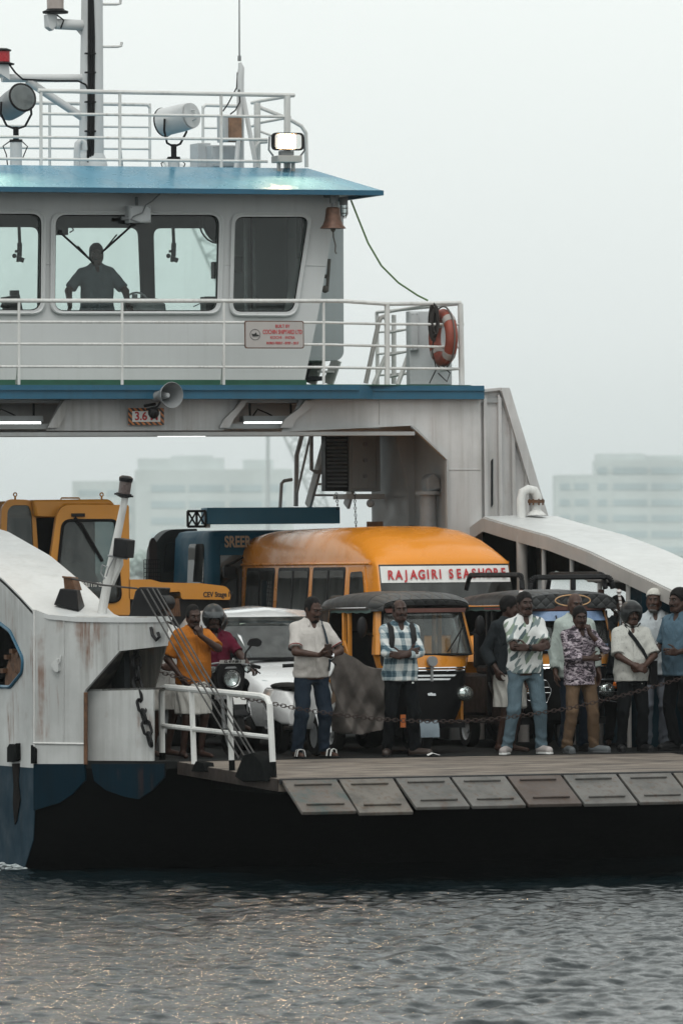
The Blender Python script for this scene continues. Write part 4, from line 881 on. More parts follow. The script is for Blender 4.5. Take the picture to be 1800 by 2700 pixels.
for v in (1170,1213,1255):
    p = W(962,v,8.93); mb = MB(); mb.cyl(p,p+V(0,-.025,0),.026,n=12); mb.build('knob', m_grey, cb)
mb = MB(); mb.bb(W(915,1300,8.9).x,W(1015,1300,8.9).x,8.9,9.4,a.z-.09,a.z-.03); mb.build('shelf', m_fas, cb)
for (u, v0, v1, la) in ((886,1298,1345,'thin chain hanging below the louvred locker'),(934,1298,1400,'longer chain hanging below the grey cabinet')):
    mb = MB(); A = W(u,v0,8.9); B = W(u+5,v1,8.9); n = int((A-B).length/.04)
    for i in range(n): mb.torus(A.lerp(B,(i+.5)/n),(1,0,0) if i%2 else (0,1,0),.016,.005,8,4)
    solo(mb,'hanging_chain',m_blk,la,'chain','chains below the lockers')
p = W(976,1327,8.0); mb = MB(); mb.sphere(p,(.05,.04,.05)); solo(mb,'wall_lamp',m_grey,'small round lamp on the portal side wall below the cabinet','lamp')
mb = MB(); a = W(967,1400,8.05); b = W(1008,1375,8.05); mb.bb(a.x,b.x,8.03,8.06,a.z,b.z); solo(mb,'notice_plate',m_brown,'small brown notice plate just above the van roof','sign')
# mushroom vents
vp = thing('vent_pipe', 'grey cowled vent pipe inside the right portal leg', 'pipe', tuple(W(1130,1420,7.3))); a = W(1128,1420,7.3); b = W(1128,1300,7.3)
mb = MB(); mb.cyl(V(a.x,7.3,1.2),b,.10,n=16); mb.cyl(b-V(0,0,.02),b+V(0,0,.02),.15,n=16); mb.build('pipe', m_grey, vp)
mb = MB(); q = [W(1118,1300,7.3),W(1116,1262,7.3),W(1126,1250,7.3),W(1140,1249,7.3),W(1152,1262,7.3),W(1157,1290,7.3),W(1140,1296,7.3)]; mb.prism([p+V(0,-.1,0) for p in q],(0,.2,0)); mb.build('cowl', m_grey, vp, bevel=.03)
cv = thing('gooseneck_vent', 'white gooseneck vent with bolted flange on the right canopy', 'pipe', tuple(W(1375,1365,6.2)))
mb = MB(); mb.tube([W(u,v,6.2) for u,v in ((1374,1368),(1373,1318),(1377,1298),(1392,1290),(1408,1294),(1415,1308),(1416,1318))],.055,14); mb.build('pipe', m_rail, cv)
p = W(1413,1322,6.2); mb = MB(); mb.cyl(p+V(0,0,.018),p-V(0,0,.018),.1,n=20); mb.build('flange', m_brown, cv)
mb = MB()
for a in range(8): q = p+V(.085*math.cos(a*.785),.085*math.sin(a*.785),0); mb.cyl(q+V(0,0,.03),q-V(0,0,.045),.01,n=6)
mb.build('bolts', m_brown, cv)
mb = MB(); mb.lathe([(.05,-.02),(.055,-.1),(.12,-.16)],Matrix.Translation(p),14); mb.build('stub', m_rail, cv)
# left casing: fairlead, lamp post, sheave bracket
ch = lambda u, v, o=-.35: K(u, v, o)
fb = thing('fairlead', 'black hopper shaped roller fairlead on the left casing top', 'fairlead', tuple(ch(178,1600)))
f0 = [ch(141,1588,-.25),ch(207,1605,-.25),ch(226,1598,-.55),ch(165,1580,-.55)]; f1 = [ch(158,1552,-.25),ch(203,1556,-.25),ch(210,1552,-.5),ch(168,1550,-.5)]
mb = MB(); mb.loft([[p-V(0,0,.03) for p in f0],f1]); mb.build('hopper', m_blk, fb, bevel=.012)
mb = MB(); mb.prism([ch(166,1520,-.3),ch(188,1523,-.3),ch(199,1557,-.3),ch(170,1557,-.3)],-cn*.15); mb.tube([ch(164,1521,-.28),ch(188,1524,-.28)],.012,6); mb.build('roller_cheek', m_brown, fb, bevel=.008)
lpz = thing('deck_lamp_post', 'tilted white post with dark lantern and black floodlight on the left casing', 'lamp post', tuple(ch(268,1618,-.45)))
o = -.45; mb = MB(); mb.tube([ch(268,1618,o),ch(284,1535,o),ch(330,1312,o)],[.052,.05,.038],10); mb.build('post', m_rail, lpz)
mb = MB(); mb.prism([ch(278,1535,o),ch(292,1548,o),ch(318,1490,o),ch(318,1470,o),ch(296,1470,o)],-cn*.06); mb.build('gusset', m_rail, lpz)
ax_ = (ch(333,1258,o)-ch(326,1308,o)).normalized(); b0 = ch(326,1308,o)
Mx = Matrix.Translation(b0) @ ax_.to_track_quat('Z','Y').to_matrix().to_4x4()
mb = MB(); mb.lathe([(.03,-.02),(.085,.0),(.085,.03)],Mx,14); 
for a in range(4): mb.box(Mx @ V(.09*math.cos(a*1.57),.09*math.sin(a*1.57),.01),(.04,.04,.02))
mb.build('lantern_base', m_blk, lpz); mb = MB(); mb.lathe([(.065,.03),(.068,.16)],Mx,14); mb.build('lantern_lens', plain('brown grey lens',(.11,.085,.08),.3), lpz); mb = MB(); mb.lathe([(.075,.16),(.078,.20),(.05,.22)],Mx,14); mb.build('lantern_cap', m_blk, lpz)
mb = MB(); mb.prism([ch(300,1418,o+.15),ch(336,1424,o+.15),ch(332,1472,o+.15),ch(296,1467,o+.15)],-cn*.18); mb.build('floodlight_case', m_blk, lpz, bevel=.012); mb = MB(); mb.tube([ch(285,1465,o+.1),ch(336,1473,o+.1)],.014,6); mb.tube([ch(300,1472,o+.1),ch(286,1500,o+.1),ch(280,1520,o+.1)],.008,5); mb.tube([ch(282,1495,o+.05),ch(270,1490,o+.05),ch(266,1512,o+.05),ch(276,1526,o+.05)],.008,5); mb.build('bracket', m_grey, lpz)
sh_ = thing('sheave_block', 'black wire sheave block on the front end of the left casing', 'block', tuple(ch(380,1625,-.2)))
mb = MB(); mb.prism([ch(338,1628,-.12),ch(355,1560,-.12),ch(366,1548,-.12),ch(425,1550,-.12),ch(412,1628,-.12)],-cn*.22); mb.build('cheek', m_blk, sh_, bevel=.015)
mb = MB(); c0 = ch(420,1590,-.1); mb.cyl(c0, c0-cn*.2, .085, n=20); mb.build('sheave', m_blk, sh_)
g = 'wires that hold the bow ramp'
for i, (a, b) in enumerate((((372,1555),(630,2000)),((388,1553),(645,1995)),((402,1552),(662,1992)),((414,1553),(678,2000)))):
    A = ch(*a,-.06); B = Wx(*b, RX0+.0); mb = MB(); mb.tube([A, (A+B)/2-V(0,0,.012), B], .0095, 6)
    solo(mb,'ramp_wire',m_cable,['lowest of the four wires holding the bow ramp','second lowest wire holding the bow ramp','second highest wire holding the bow ramp','highest of the four wires holding the bow ramp'][i],'wire',g)
for i, (a, b) in enumerate((((340,1615),(400,1700)),)): pass
A = ch(180,1524,-.3); B = ch(362,1552,-.2); mb = MB(); mb.tube([A,(A+B)/2-V(0,0,.02),B],.011,6); solo(mb,'haul_wire',m_cable,'thin wire from the fairlead to the black sheave block','wire')
def chain(pts, L, r, m, label, name='chain', ax=V(0,1,0)):
    # real links along a polyline
    P = [Vector(p) for p in pts]; mb = MB(); cum = [0]
    for a, b in zip(P[:-1], P[1:]): cum.append(cum[-1]+(b-a).length)
    n = int(cum[-1]/(L*.74)); 
    for i in range(n):
        s = (i+.5)/n*cum[-1]; k = max(j for j in range(len(cum)) if cum[j] <= s+1e-9); k = min(k, len(P)-2)
        d = (P[k+1]-P[k]); p = P[k]+d*((s-cum[k])/d.length); d.normalize(); side = d.cross(ax).normalized() if i % 2 else d.cross(d.cross(ax)).normalized()
        w = L*.30; ring = []
        for a in range(12):
            t = 2*math.pi*a/12; cx_ = math.cos(t); sy = math.sin(t); ring.append(p+d*(cx_*w+math.copysign(L*.5-w, cx_))+side*sy*w)
        mb.tube(ring, r, 5, True)
    return solo(mb, name, m, label, 'chain')
hk = K(372,1705,-.3)
chain([K(358,1700,-.3),K(362,1800,-.2),K(378,1885,-.09),K(398,1965,-.09)], .155, .018, m_blk, 'heavy black chain hanging in the recess of the left casing')
mb = MB(); mb.tube([K(398,1655,.02),K(402,1675,.05),K(412,1688,.05),K(420,1680,.05),K(416,1668,.04)],.02,8); solo(mb,'hook',m_blk,'black hook at the front end of the left casing','hook')
yk = -.30; pts = [W(u,v,yk) for u,v in ((420,1772),(470,1786),(560,1815),(640,1840),(720,1856),(800,1872),(900,1886),(1000,1897),(1100,1902),(1200,1903),(1300,1897),(1400,1884),(1500,1868),(1600,1845),(1700,1818),(1800,1788),(1900,1752),(1990,1715))]
chain(pts, .062, .0052, plain('rusty chain',(.045,.028,.024),.7,.4,var=.4,vs=20), 'long rusty chain sagging across the bow in front of the passengers', 'barrier_chain')
mb = MB(); c0 = W(1146,1999,-.35); c0.z = 1.21; mb.sheet([[c0+V(-.08,0,0),c0+V(-.02,0,.025),c0+V(.06,0,.005)],[c0+V(-.06,.09,.01),c0+V(.0,.1,.03),c0+V(.08,.08,.0)]],(0,0,.004)); solo(mb,'paper_scrap',m_platew,'crumpled pale scrap of paper on the ramp edge','litter')

mb = MB(); rg = random.Random(9)
for i in range(60):
    p = Wx(rg.uniform(-20,62), 2266+rg.gauss(0,2), XL-.02); p.z = .005; p.x -= abs(rg.gauss(0,.12)); p.y -= rg.uniform(0,.5)
    s_ = rg.uniform(.006,.026); mb.sphere(p+V(0,0,rg.uniform(0,.06)), (s_*1.6,s_*1.3,s_*.8), 6, 4)
fo2 = stuff(mb.build('foam', plain('white foam',(.42,.46,.47),.7,bump=0))); fo2['label'] = 'small patch of white foam at the left hull side'; fo2['category'] = 'foam'
# ------------------------------------------------------------------ vehicles on the car deck (front of each vehicle at local y = 0, facing -y)
def wheel(t, p, r, w, rimc=m_grey, name='wheel'):
    p = Vector(p); mb = MB(); mb.lathe([(r*.62,-w/2),(r*.93,-w/2),(r,-w*.3),(r,w*.3),(r*.93,w/2),(r*.62,w/2)], Matrix.Translation(p) @ Matrix.Rotation(R(90),4,'Y'), 26, False)
    o = mb.build(name, m_rubber, t, local=True)
    mb = MB(); mb.lathe([(0,-w*.3),(r*.2,-w*.34),(r*.25,-w*.2),(r*.55,-w*.28),(r*.63,-w*.45),(r*.63,w*.45),(r*.55,w*.28),(0,w*.3)], Matrix.Translation(p) @ Matrix.Rotation(R(90),4,'Y'), 26, False); mb.build('rim', rimc, o, local=True); return o
def prof(tab, z): return float(np.interp(z, [a for a,b in tab], [b for a,b in tab]))
def curved(mb, q00, q10, q11, q01, bul, nx=8, nz=4, thick=V(0,.006,0)):
    # windscreen-like panel between four corners, bulging by bul towards -y
    rows = []
    for j in range(nz+1):
        s = j/nz; row = []
        for i in range(nx+1):
            t = i/nx; p = (Vector(q00)*(1-t)+Vector(q10)*t)*(1-s)+(Vector(q01)*(1-t)+Vector(q11)*t)*s
            row.append(p+V(0,-bul*(1-(2*t-1)**2),0))
        rows.append(row)
    return mb.sheet(rows, thick)
# ---------------- tall orange van
VX, VY = 2.985, 4.1
van = thing('passenger_van', 'tall orange van with a red lettered white banner across its windscreen', 'van', (VX, VY, DZ))
VL = 5.0; ZS = 2.09
sec = [(.30,.84),(.55,.90),(1.0,.905),(1.30,.90),(1.75,.872),(2.05,.848),(2.09,.842),(2.15,.83)]
# (y, shoulder height, crown height, half width factor)
hz = [(-.02,.78,.96,.93),(.10,.90,1.08,.95),(.30,1.16,1.24,.97),(.36,1.24,1.30,.975),(.60,2.06,2.10,.975),(.66,2.10,2.16,.98),(.80,2.095,2.255,.99),(1.0,2.09,2.345,1),(1.25,2.09,2.43,1),(1.6,2.09,2.50,1),(2.1,2.09,2.535,1),(3.6,2.09,2.53,1),(4.9,2.09,2.52,1),(5.32,2.09,2.49,1),(5.46,2.07,2.38,.985),(5.5,1.7,1.75,.96)]
rings = []
for (y, zs, h, nw) in hz:
    side = [(.30+(min(z,2.09)-.30)*(zs-.30)/1.79, x*nw) for z, x in sec[:-1]]; xs_w = side[-1][1]
    roof = [(zs+(h-zs)*math.sin(a)**.72, xs_w*math.cos(a)**.46) for a in np.linspace(.12, 1.5, 9)]
    bow = .10*(1 if y < 1.0 else max(0, 1-(y-1.0)/.8))
    pts = [V(x, y+bow*(x/.9)**2, z) for z, x in side+roof]
    rings.append(pts+[V(0,y,h)]+[V(-p.x,p.y,p.z) for p in reversed(pts)])
mb = MB(); mb.loft(rings); vb = mb.build('body', m_vanyel, van, local=True, ang=32)
sx_ = lambda z: prof(sec, z)
def side_panel(poly, off, th=.006, sgn=-1): return [V(sgn*(sx_(z)+off), y, z) for y, z in poly]
def vrect(y0,y1,z0,z1,r=.05): return [tuple(p) for p in round_poly([Vector((y0,z0)),Vector((y1,z0)),Vector((y1,z1)),Vector((y0,z1))], r, 4)]
for (y0,y1) in ((1.62,2.74),(2.86,3.96),(4.08,5.10)):
    mb = MB(); mb.prism(side_panel(vrect(y0,y1,1.30,2.06),.004),(.03,0,0)); f = mb.build('window_frame', m_blk, van, local=True)
    mb = MB(); mb.prism(side_panel(vrect(y0+.04,y1-.04,1.34,2.02),.010),(.004,0,0)); g_ = mb.build('window_pane', m_glassd, f, local=True)
    mb = MB(); mb.bar(side_panel([((y0+y1)/2,1.34)],.014)[0], side_panel([((y0+y1)/2,2.02)],.014)[0], .03,.012); mb.build('window_divider', m_blk, f, local=True)
mb = MB(); mb.prism(side_panel(vrect(3.15,3.45,1.5,1.95,.02),.009),(.002,0,0)); mb.build('curtain', plain('green curtain',(.10,.20,.16),.8), van, local=True)
mb = MB(); mb.prism(side_panel([(.70,1.28),(1.50,1.28),(1.52,2.06),(.98,2.07)],.004),(.03,0,0)); f = mb.build('door_window_frame', m_vanyel, van, local=True)
mb = MB(); mb.prism(side_panel([tuple(p) for p in round_poly([Vector(p) for p in ((.80,1.34),(1.42,1.34),(1.44,2.0),(1.04,2.01))],.05)],.011),(.004,0,0)); mb.build('window_pane', m_glassd, f, local=True)
mb = MB(); mb.tube([V(-sx_(2.06)-.006,y,2.10) for y in (.80,2,3,5.4)],.016,8); mb.tube([V(sx_(2.06)+.006,y,2.10) for y in (.80,2,3,5.4)],.016,8); mb.build('gutter', m_vanyel, van, local=True)
mb = MB()
for z in (1.36,1.48): mb.tube([V(-sx_(z)-.05,y,z) for y in (1.58,5.14)],.015,6)
for y in (1.60,2.80,4.02,5.13): mb.tube([V(-sx_(1.3)-.01,y,1.30),V(-sx_(1.36)-.05,y,1.36),V(-sx_(1.5)-.05,y,1.50)],.014,6)
mb.build('window_guard', m_blk, van, local=True)
# windscreen and banner
wq = ((-.82,.415,1.27),(.82,.415,1.27),(.80,.668,2.075),(-.80,.668,2.075))
mb = MB(); curved(mb, *[V(*p)+V(0,-.02,0) for p in wq], .085); mb.build('windscreen', m_glassd, van, local=True, ang=60)
mb = MB(); curved(mb, V(-.80,.635,2.04),V(.80,.635,2.04),V(.80,.662,2.085),V(-.80,.662,2.085),.085); mb.build('screen_header', m_blk, van, local=True)
l3 = lambda a,b,t: V(*a)*(1-t)+V(*b)*t
bo = .75
b0, b1 = l3(wq[0],wq[3],bo), l3(wq[1],wq[2],bo); mb = MB(); curved(mb, b0+V(.01,-.03,0), b1+V(-.01,-.03,.0), V(*wq[2])+V(-.01,-.03,-.01), V(*wq[3])+V(.01,-.03,-.01), .085)
ban = mb.build('banner', m_platew, van, local=True, ang=60)
s_ = 'RAJAGIRI SEASHORE'; m_serif = m_txtred
def letters(s, x0, x1, zf, yf, size, mat, par, parent_local=True, rz=None):
    # letters one by one along a bowed screen
    n = len(s); wd = {'I':.55,' ':.6,'J':.8,'M':1.2,'W':1.2}; tot = sum(wd.get(c,1) for c in s); x = 0
    mbs = []
    for c in s:
        w_ = wd.get(c,1); xc = x0+(x1-x0)*(x+w_/2)/tot; x += w_
        if c == ' ': continue
        sl_ = yf(xc+.01)-yf(xc-.01); M = Matrix.Translation((xc,yf(xc),zf(xc))) @ Matrix.Rotation(math.atan2(sl_,.02),4,'Z') @ Matrix.Rotation(R(90-14),4,'X')
        mbs.append((c, M))
    cu = []
    o = None
    me_all = bpy.data.meshes.new('lettering'); bm = bmesh.new()
    for c, M in mbs:
        t_ = text(c, size, M, mat, 'tmp', None, ext=.002, off=.0045, xs=.78); bm.from_mesh(t_.data); me_ = t_.data; bpy.data.objects.remove(t_); bpy.data.meshes.remove(me_)
        # slab serifs
    bm.to_mesh(me_all); bm.free(); me_all.materials.append(mat); o = bpy.data.objects.new('lettering', me_all); COL.objects.link(o); o.parent = par; ORG[o] = ORG[par]; return o
ybow = lambda x: l3(wq[0],wq[3],.86).y-.045-.085*(1-(x/.80)**2)
letters(s_, -.735, .755, lambda x: 1.966+.012*x, ybow, .152, m_txtred, ban)
mb = MB(); mb.bb(-.5,.5,-.07,.1,.32,.62); mb.build('bumper', m_blk, van, local=True, bevel=.03)
for sx in (-1,1):
    mb = MB(); mb.sphere((sx*.66,.03,.82),(.15,.08,.12)); mb.build('headlight', m_lampglass, van, local=True)
    for y in (.85,4.3): wheel(van, (sx*.80,y,.33),.33,.2)
    mb = MB(); mb.tube([V(sx*.84,.55,1.45),V(sx*1.0,.45,1.5)],.015,6); mb.sphere((sx*1.03,.44,1.55),(.07,.04,.13)); mb.build('wing_mirror', m_blk, van, local=True)
# ---------------- auto rickshaws
def quilt(name, col):
    t = NT(name); c = t.coord((1,1,1), (0,0,0)); s = t.n('SeparateXYZ'); t.l(c, s.inputs[0])
    a = t.math('ADD', s.outputs[0], t.math('MULTIPLY', s.outputs[2], 1.1)); b2 = t.math('SUBTRACT', s.outputs[0], t.math('MULTIPLY', s.outputs[2], 1.1))
    f = lambda q: t.math('POWER', t.math('ABSOLUTE', t.math('SINE', t.math('MULTIPLY', q, 26))), .35)
    h = t.math('MULTIPLY', f(a), f(b2)); n = t.noise(c, 3, 4)
    cc = t.mix(t.ramp(n,[(.35,0.),(.65,1.)]), tuple(x*.6 for x in col), tuple(x*1.3 for x in col)); cc = t.mix(t.ramp(h,[(.0,.8),(.5,0.)]), cc, (.008,.008,.008))
    t.bsdf(cc, .55, 0, h, .6, .02); return t.m
m_quilt = quilt('quilted black hood', (.045,.047,.048)); m_hood = plain('black vinyl hood', (.028,.029,.030), .42, var=.4, vs=3, bump=.3, bs=12)
m_cloth = plain('green grey trim', (.07,.12,.11), .8)
def rickshaw(label, x, y, bat=False, hoodlen=2.15, Wd_=1.12):
    t = thing('auto_rickshaw', label, 'auto rickshaw', (x, y, DZ)); hw = Wd_/2; B = lambda nm, mb, m, **k: mb.build(nm, m, t, local=True, **k)
    # front cowl: rounded apron from floor to screen
    def nose(z, w, d, inset=0, n=14): 
        return [V(w*math.sin(a), d*(1-math.cos(a)**.9 if False else (1-math.cos(a)))+inset, z) for a in np.linspace(-math.pi/2, math.pi/2, n)]
    lv = [(.33,.40,.34,.06),(.50,.47,.36,.0),(.72,hw-.07,.34,-.03),(.92,hw-.05,.30,-.04)]
    rows = [nose(*a) for a in lv]; mb = MB(); mb.sheet(rows, (0,.03,0)); B('front_apron', mb, m_blk, ang=60)
    lv = [(.925,hw-.06,.30,-.035),(.98,hw-.035,.29,-.03),(1.09,hw-.01,.28,.0)]
    mb = MB(); mb.sheet([nose(*a) for a in lv], (0,.03,0)); B('cowl_band', mb, m_yel, ang=60)
    ch_ = MB()
    for z, w_ in ((.945,hw-.055),(.915,hw-.06)): ch_.tube([p+V(0,-.012,0) for p in nose(z,w_,.30,-.04)[2:-2]], .011, 6)
    B('chrome_strip', ch_, m_chrome)
    # windscreen frame and glass
    zb_, zt2 = 1.09, 1.56; wb, wt_ = hw-.03, hw-.10; yb_, yt_ = .02, .16
    def scr(s, wf=1.0, d=0): 
        w_ = (wb*(1-s)+wt_*s)*wf; yy = yb_*(1-s)+yt_*s; return [V(w_*math.sin(a)*1.0, yy+.17*(1-math.cos(a))+d, zb_*(1-s)+zt2*s) for a in np.linspace(-1.2, 1.2, 12)]
    rows = [scr(s, 1/math.sin(1.2)) for s in np.linspace(0,1,5)]; mb = MB(); mb.sheet(rows, (0,.006,0)); B('windscreen', mb, m_glass, ang=60)
    seal = rows[0]+[r[-1] for r in rows[1:-1]]+list(reversed(rows[-1]))+[r[0] for r in reversed(rows[1:-1])]
    mb = MB(); mb.tube([p+V(0,-.008,0) for p in seal], .016, 6, True); B('screen_seal', mb, m_rubber)
    for sx in (-1,1):
        mb = MB(); mb.loft([[V(sx*(wb+.01),.10,zb_),V(sx*(wb+.055),.16,zb_),V(sx*(wb+.04),.30,zb_),V(sx*(wb-.01),.26,zb_)],[V(sx*(wt_+.01),.24,zt2+.03),V(sx*(wt_+.055),.30,zt2+.03),V(sx*(wt_+.04),.42,zt2+.03),V(sx*(wt_-.01),.38,zt2+.03)]]); B('screen_pillar', mb, m_yel, bevel=.01)
        mb = MB(); mb.tube([V(sx*(hw-.02),.32,1.30),V(sx*(hw+.10),.26,1.34)],.009,6); mb.sphere((sx*(hw+.13),.26,1.40),(.06,.03,.115),10,8); B('wing_mirror', mb, m_blk)
        mb = MB(); mb.sphere((sx*.43,.07,.66),(.10,.07,.085),14,10); hl = B('headlight', mb, m_lampglass); mb = MB(); mb.sphere((sx*.43,.09,.66),(.085,.04,.07)); mb.build('reflector', m_refl, hl, local=True)
        if bat:
            mb = MB(); mb.tube(round_poly([V(sx*.43+a,-.03,.66+b) for a,b in ((-.14,-.10),(.10,-.14),(.16,.0),(.10,.12),(-.14,.12))],.03),.007,6,True); mb.tube([V(sx*.43-.14,-.03,.64),V(sx*.43+.15,-.03,.64)],.005,5); mb.tube([V(sx*.43-.13,-.03,.70),V(sx*.43+.14,-.03,.70)],.005,5); B('headlight_guard', mb, m_chrome)
            mb = MB(); mb.sphere((sx*.53,.04,.72),(.035,.03,.045)); B('indicator', mb, m_amber)
    # hood
    hl_ = hoodlen
    def hsec(y, zt3, zs, w_): return [V(w_*math.copysign(min(1,abs(math.sin(a))**.55), math.sin(a)) if abs(a)<1.57 else w_*math.copysign(1,a), y, zs+(zt3-zs)*math.cos(a)**.6 if abs(a)<1.56 else zs) for a in np.linspace(-math.pi/2, math.pi/2, 17)]
    fr = [hsec(.12,1.655,1.59,hw-.05),hsec(.10,1.70,1.59,hw-.06),hsec(.20,1.745,1.59,hw-.02),hsec(.42,1.775,1.59,hw)]
    if bat: fr = [hsec(.04,1.60,1.575,hw-.03),hsec(.02,1.74,1.58,hw-.01),hsec(.12,1.765,1.58,hw),hsec(.42,1.775,1.59,hw)]
    mb = MB(); mb.sheet(fr, (0,0,-.02)); B('hood_front', mb, m_quilt, ang=60)
    mb = MB(); mb.sheet([hsec(.42,1.776,1.60,hw+.002),hsec(1.0,1.79,1.60,hw+.01),hsec(1.5,1.77,1.60,hw+.01),hsec(hl_-.25,1.73,1.58,hw+.01),hsec(hl_-.08,1.66,1.45,hw),hsec(hl_,1.52,1.1,hw-.02),hsec(hl_+.05,1.3,.75,hw-.04)], (0,0,-.02)); B('hood', mb, m_hood, ang=60)
    for sx in (-1,1):
        mb = MB(); mb.prism([V(sx*hw,hl_-.55,1.60),V(sx*hw,hl_-.2,1.60),V(sx*hw,hl_-.02,1.3),V(sx*(hw-.02),hl_+.04,.72),V(sx*hw,hl_-.42,.72),V(sx*hw,hl_-.48,1.45)],(-sx*.015,0,0)); B('hood_side', mb, m_hood)
    for sx in (-1,1):
        mb = MB(); mb.tube([V(sx*(hw+.012),.44,1.615),V(sx*(hw+.02),hl_-.3,1.605)],.010,6); mb.tube([V(sx*(hw+.008),hl_-.52,1.58),V(sx*(hw+.008),hl_-.46,1.4),V(sx*(hw+.008),hl_-.42,.75)],.007,5); B('piping', mb, m_chrome)
    for sx in (-1,1):
        mb = MB(); mb.prism([V(sx*hw,.36,1.59),V(sx*hw,hl_-.5,1.59)]+[V(sx*hw,hl_-.5-(hl_-.86)*k/9,1.545+.012*(k%2)) for k in range(10)],(-sx*.008,0,0)); B('valance', mb, m_cloth)
    mb = MB(); curved(mb, V(-hw+.1,.12,1.555),V(hw-.1,.12,1.555),V(hw-.08,.12,1.60),V(-hw+.08,.12,1.60),.10); B('front_fringe', mb, plain('red brown fringe',(.12,.05,.04),.8))
    # body
    mb = MB(); mb.bb(-hw+.04,hw-.04,.30,hl_,.28,.36); B('floor', mb, m_blk)
    mb = MB(); mb.loft([[V(sx*(hw-.01)*1.0,yy,zz) for sx,yy in ((-1,1.28),(1,1.28),(1,hl_+.05),(-1,hl_+.05))] for zz in (.36,.84)]); B('rear_body', mb, m_blk if bat else m_yel, bevel=.04)
    mb = MB(); mb.bb(-hw+.06,hw-.06,1.3,1.75,.84,.93); mb.bb(-hw+.06,hw-.06,1.72,1.84,.9,1.35); B('rear_seat', mb, m_blk, bevel=.03)
    mb = MB(); mb.bb(-.3,.3,.75,1.05,.62,.72); mb.bb(-.25,.25,1.05,1.12,.72,1.1); B('driver_seat', mb, m_blk, bevel=.03)
    for sx in (-1,1):
        mb = MB(); mb.bar(V(sx*(hw-.03),1.10,.36),V(sx*(hw-.03),1.10,1.58),.045,.045); mb.bar(V(sx*(hw-.03),1.27,.36),V(sx*(hw-.03),1.27,1.58),.045,.045); mb.bar(V(sx*(hw-.03),1.10,1.05),V(sx*(hw-.03),1.27,1.25),.03,.03); mb.bar(V(sx*(hw-.03),1.10,.6),V(sx*(hw-.03),1.27,.75),.03,.03)
        mb.bb(min(sx*(hw-.05),sx*(hw-.01)),max(sx*(hw-.05),sx*(hw-.01)),.42,1.1,.36,.86)
        B('side_frame', mb, m_yel if not bat else m_blk, bevel=.008)
    mb = MB(); mb.tube([V(0,.42,.72),V(0,.5,.98)],.02,8); mb.tube([V(-.3,.5,1.02),V(0,.47,.99),V(.3,.5,1.02)],.016,8); B('handlebar', mb, m_blk)
    mb = MB(); mb.tube([V(.30,-.05,1.10),V(.10,-.04,1.10)][:1]+[V(.38,.02,1.38)],.006,5); mb.bar(V(.2,-.02,1.12),V(.42,.06,1.4),.012,.01); B('window_wiper', mb, m_blk)
    wheel(t, (0,.26,.21),.21,.10)
    for sx in (-1,1): wheel(t, (sx*(hw-.10),hl_-.35,.21),.21,.11)
    if not bat:
        mb = MB(); mb.cyl(V(0,-.10,1.02),V(0,-.04,1.02),.055,n=18); sp = B('spot_lamp', mb, m_grey); mb = MB(); mb.lathe([(0,-.006),(.05,.0)],Matrix.Translation((0,-.10,1.02)) @ Matrix.Rotation(R(90),4,'X'),18,False); mb.build('lens', m_lampglass, sp, local=True)
        mb = MB(); mb.tube([V(0,-.06,.97),V(0,-.06,.80)],.016,6); B('spot_bracket', mb, m_grey)
        for z, w_ in ((.86,.27),(.82,.21)): mb = MB(); mb.prism([V(-w_,-.055,z-.012),V(w_,-.055,z-.012),V(w_+.02,-.055,z+.012),V(-w_-.02,-.055,z+.012)],(0,.012,0)); B('apron_strip', mb, m_chrome, bevel=.004)
        mb = MB(); mb.prism([V(-.04,-.045,.645),V(.05,-.045,.64),V(.045,-.045,.67),V(.02,-.045,.665),V(.0,-.045,.678),V(-.05,-.045,.668)],(0,.01,0)); B('badge', mb, m_chrome)
        mg = MB(); rw_ = []
        for a in np.linspace(-.1,math.pi*.8,9): rw_.append([V(xx,.26-.25*math.cos(a),.21+.25*math.sin(a)) for xx in (-.11,-.06,0,.06,.11)])
        mg.sheet(rw_, (0,0,.02)); B('mudguard', mg, plain('pale blue plastic wrap',(.20,.25,.29),.35,bump=.6,bs=14))
        mb = MB(); mb.tube([V(-.13,.26,.21),V(-.14,.22,.45),V(-.06,.3,.7)],.02,6); B('fork_arm', mb, m_grey)
        mb = MB(); mb.bb(-.36,-.30,-.03,-.02,.30,.44); B('reflector_strip', mb, m_amber)
    else:
        # padded visor with an oval outline, roof rack rails, striped flag rods, coloured sun strip
        mb = MB(); ov = [V(.21*math.cos(a),-.012,1.665+.062*math.sin(a)) for a in np.linspace(0,6.283,33)[:-1]]; mb.tube(ov,.0075,6,True); B('oval_emblem', mb, plain('tan piping',(.50,.30,.15),.6))
        for pts in ([(-.50,.25,1.79),(-.49,.30,1.955),(-.49,1.9,1.955),(-.50,2.0,1.79)],[(.50,.25,1.79),(.49,.30,1.955),(.49,1.9,1.955),(.50,2.0,1.79)],[(-.42,.22,1.79),(-.40,.22,1.925),(.55,.22,1.925),(.58,.22,1.79)]):
            mb = MB(); q = round_poly([V(*p) for p in pts],[0,.06,.06,0])
            for a, b in zip(q[:-1],q[1:]): mb.bar(a,b,.05,.05,up=(.3,.3,1))
            if pts[0][1] == .22: mb.bar(V(.1,.22,1.92),V(.1,.22,1.78),.05,.05,up=(0,1,0))
            B('roof_rail', mb, m_blk, bevel=.008)
        for sx in (-1,1):
            mb = MB(); mb.tube([V(sx*.60,.06,1.50) if sx<0 else V(sx*.66,.06,1.28),V(sx*.585,.06,1.74)],.018,8); mb.sphere((sx*.585,.06,1.76),.03); B('beacon_rod', mb, m_stripes)
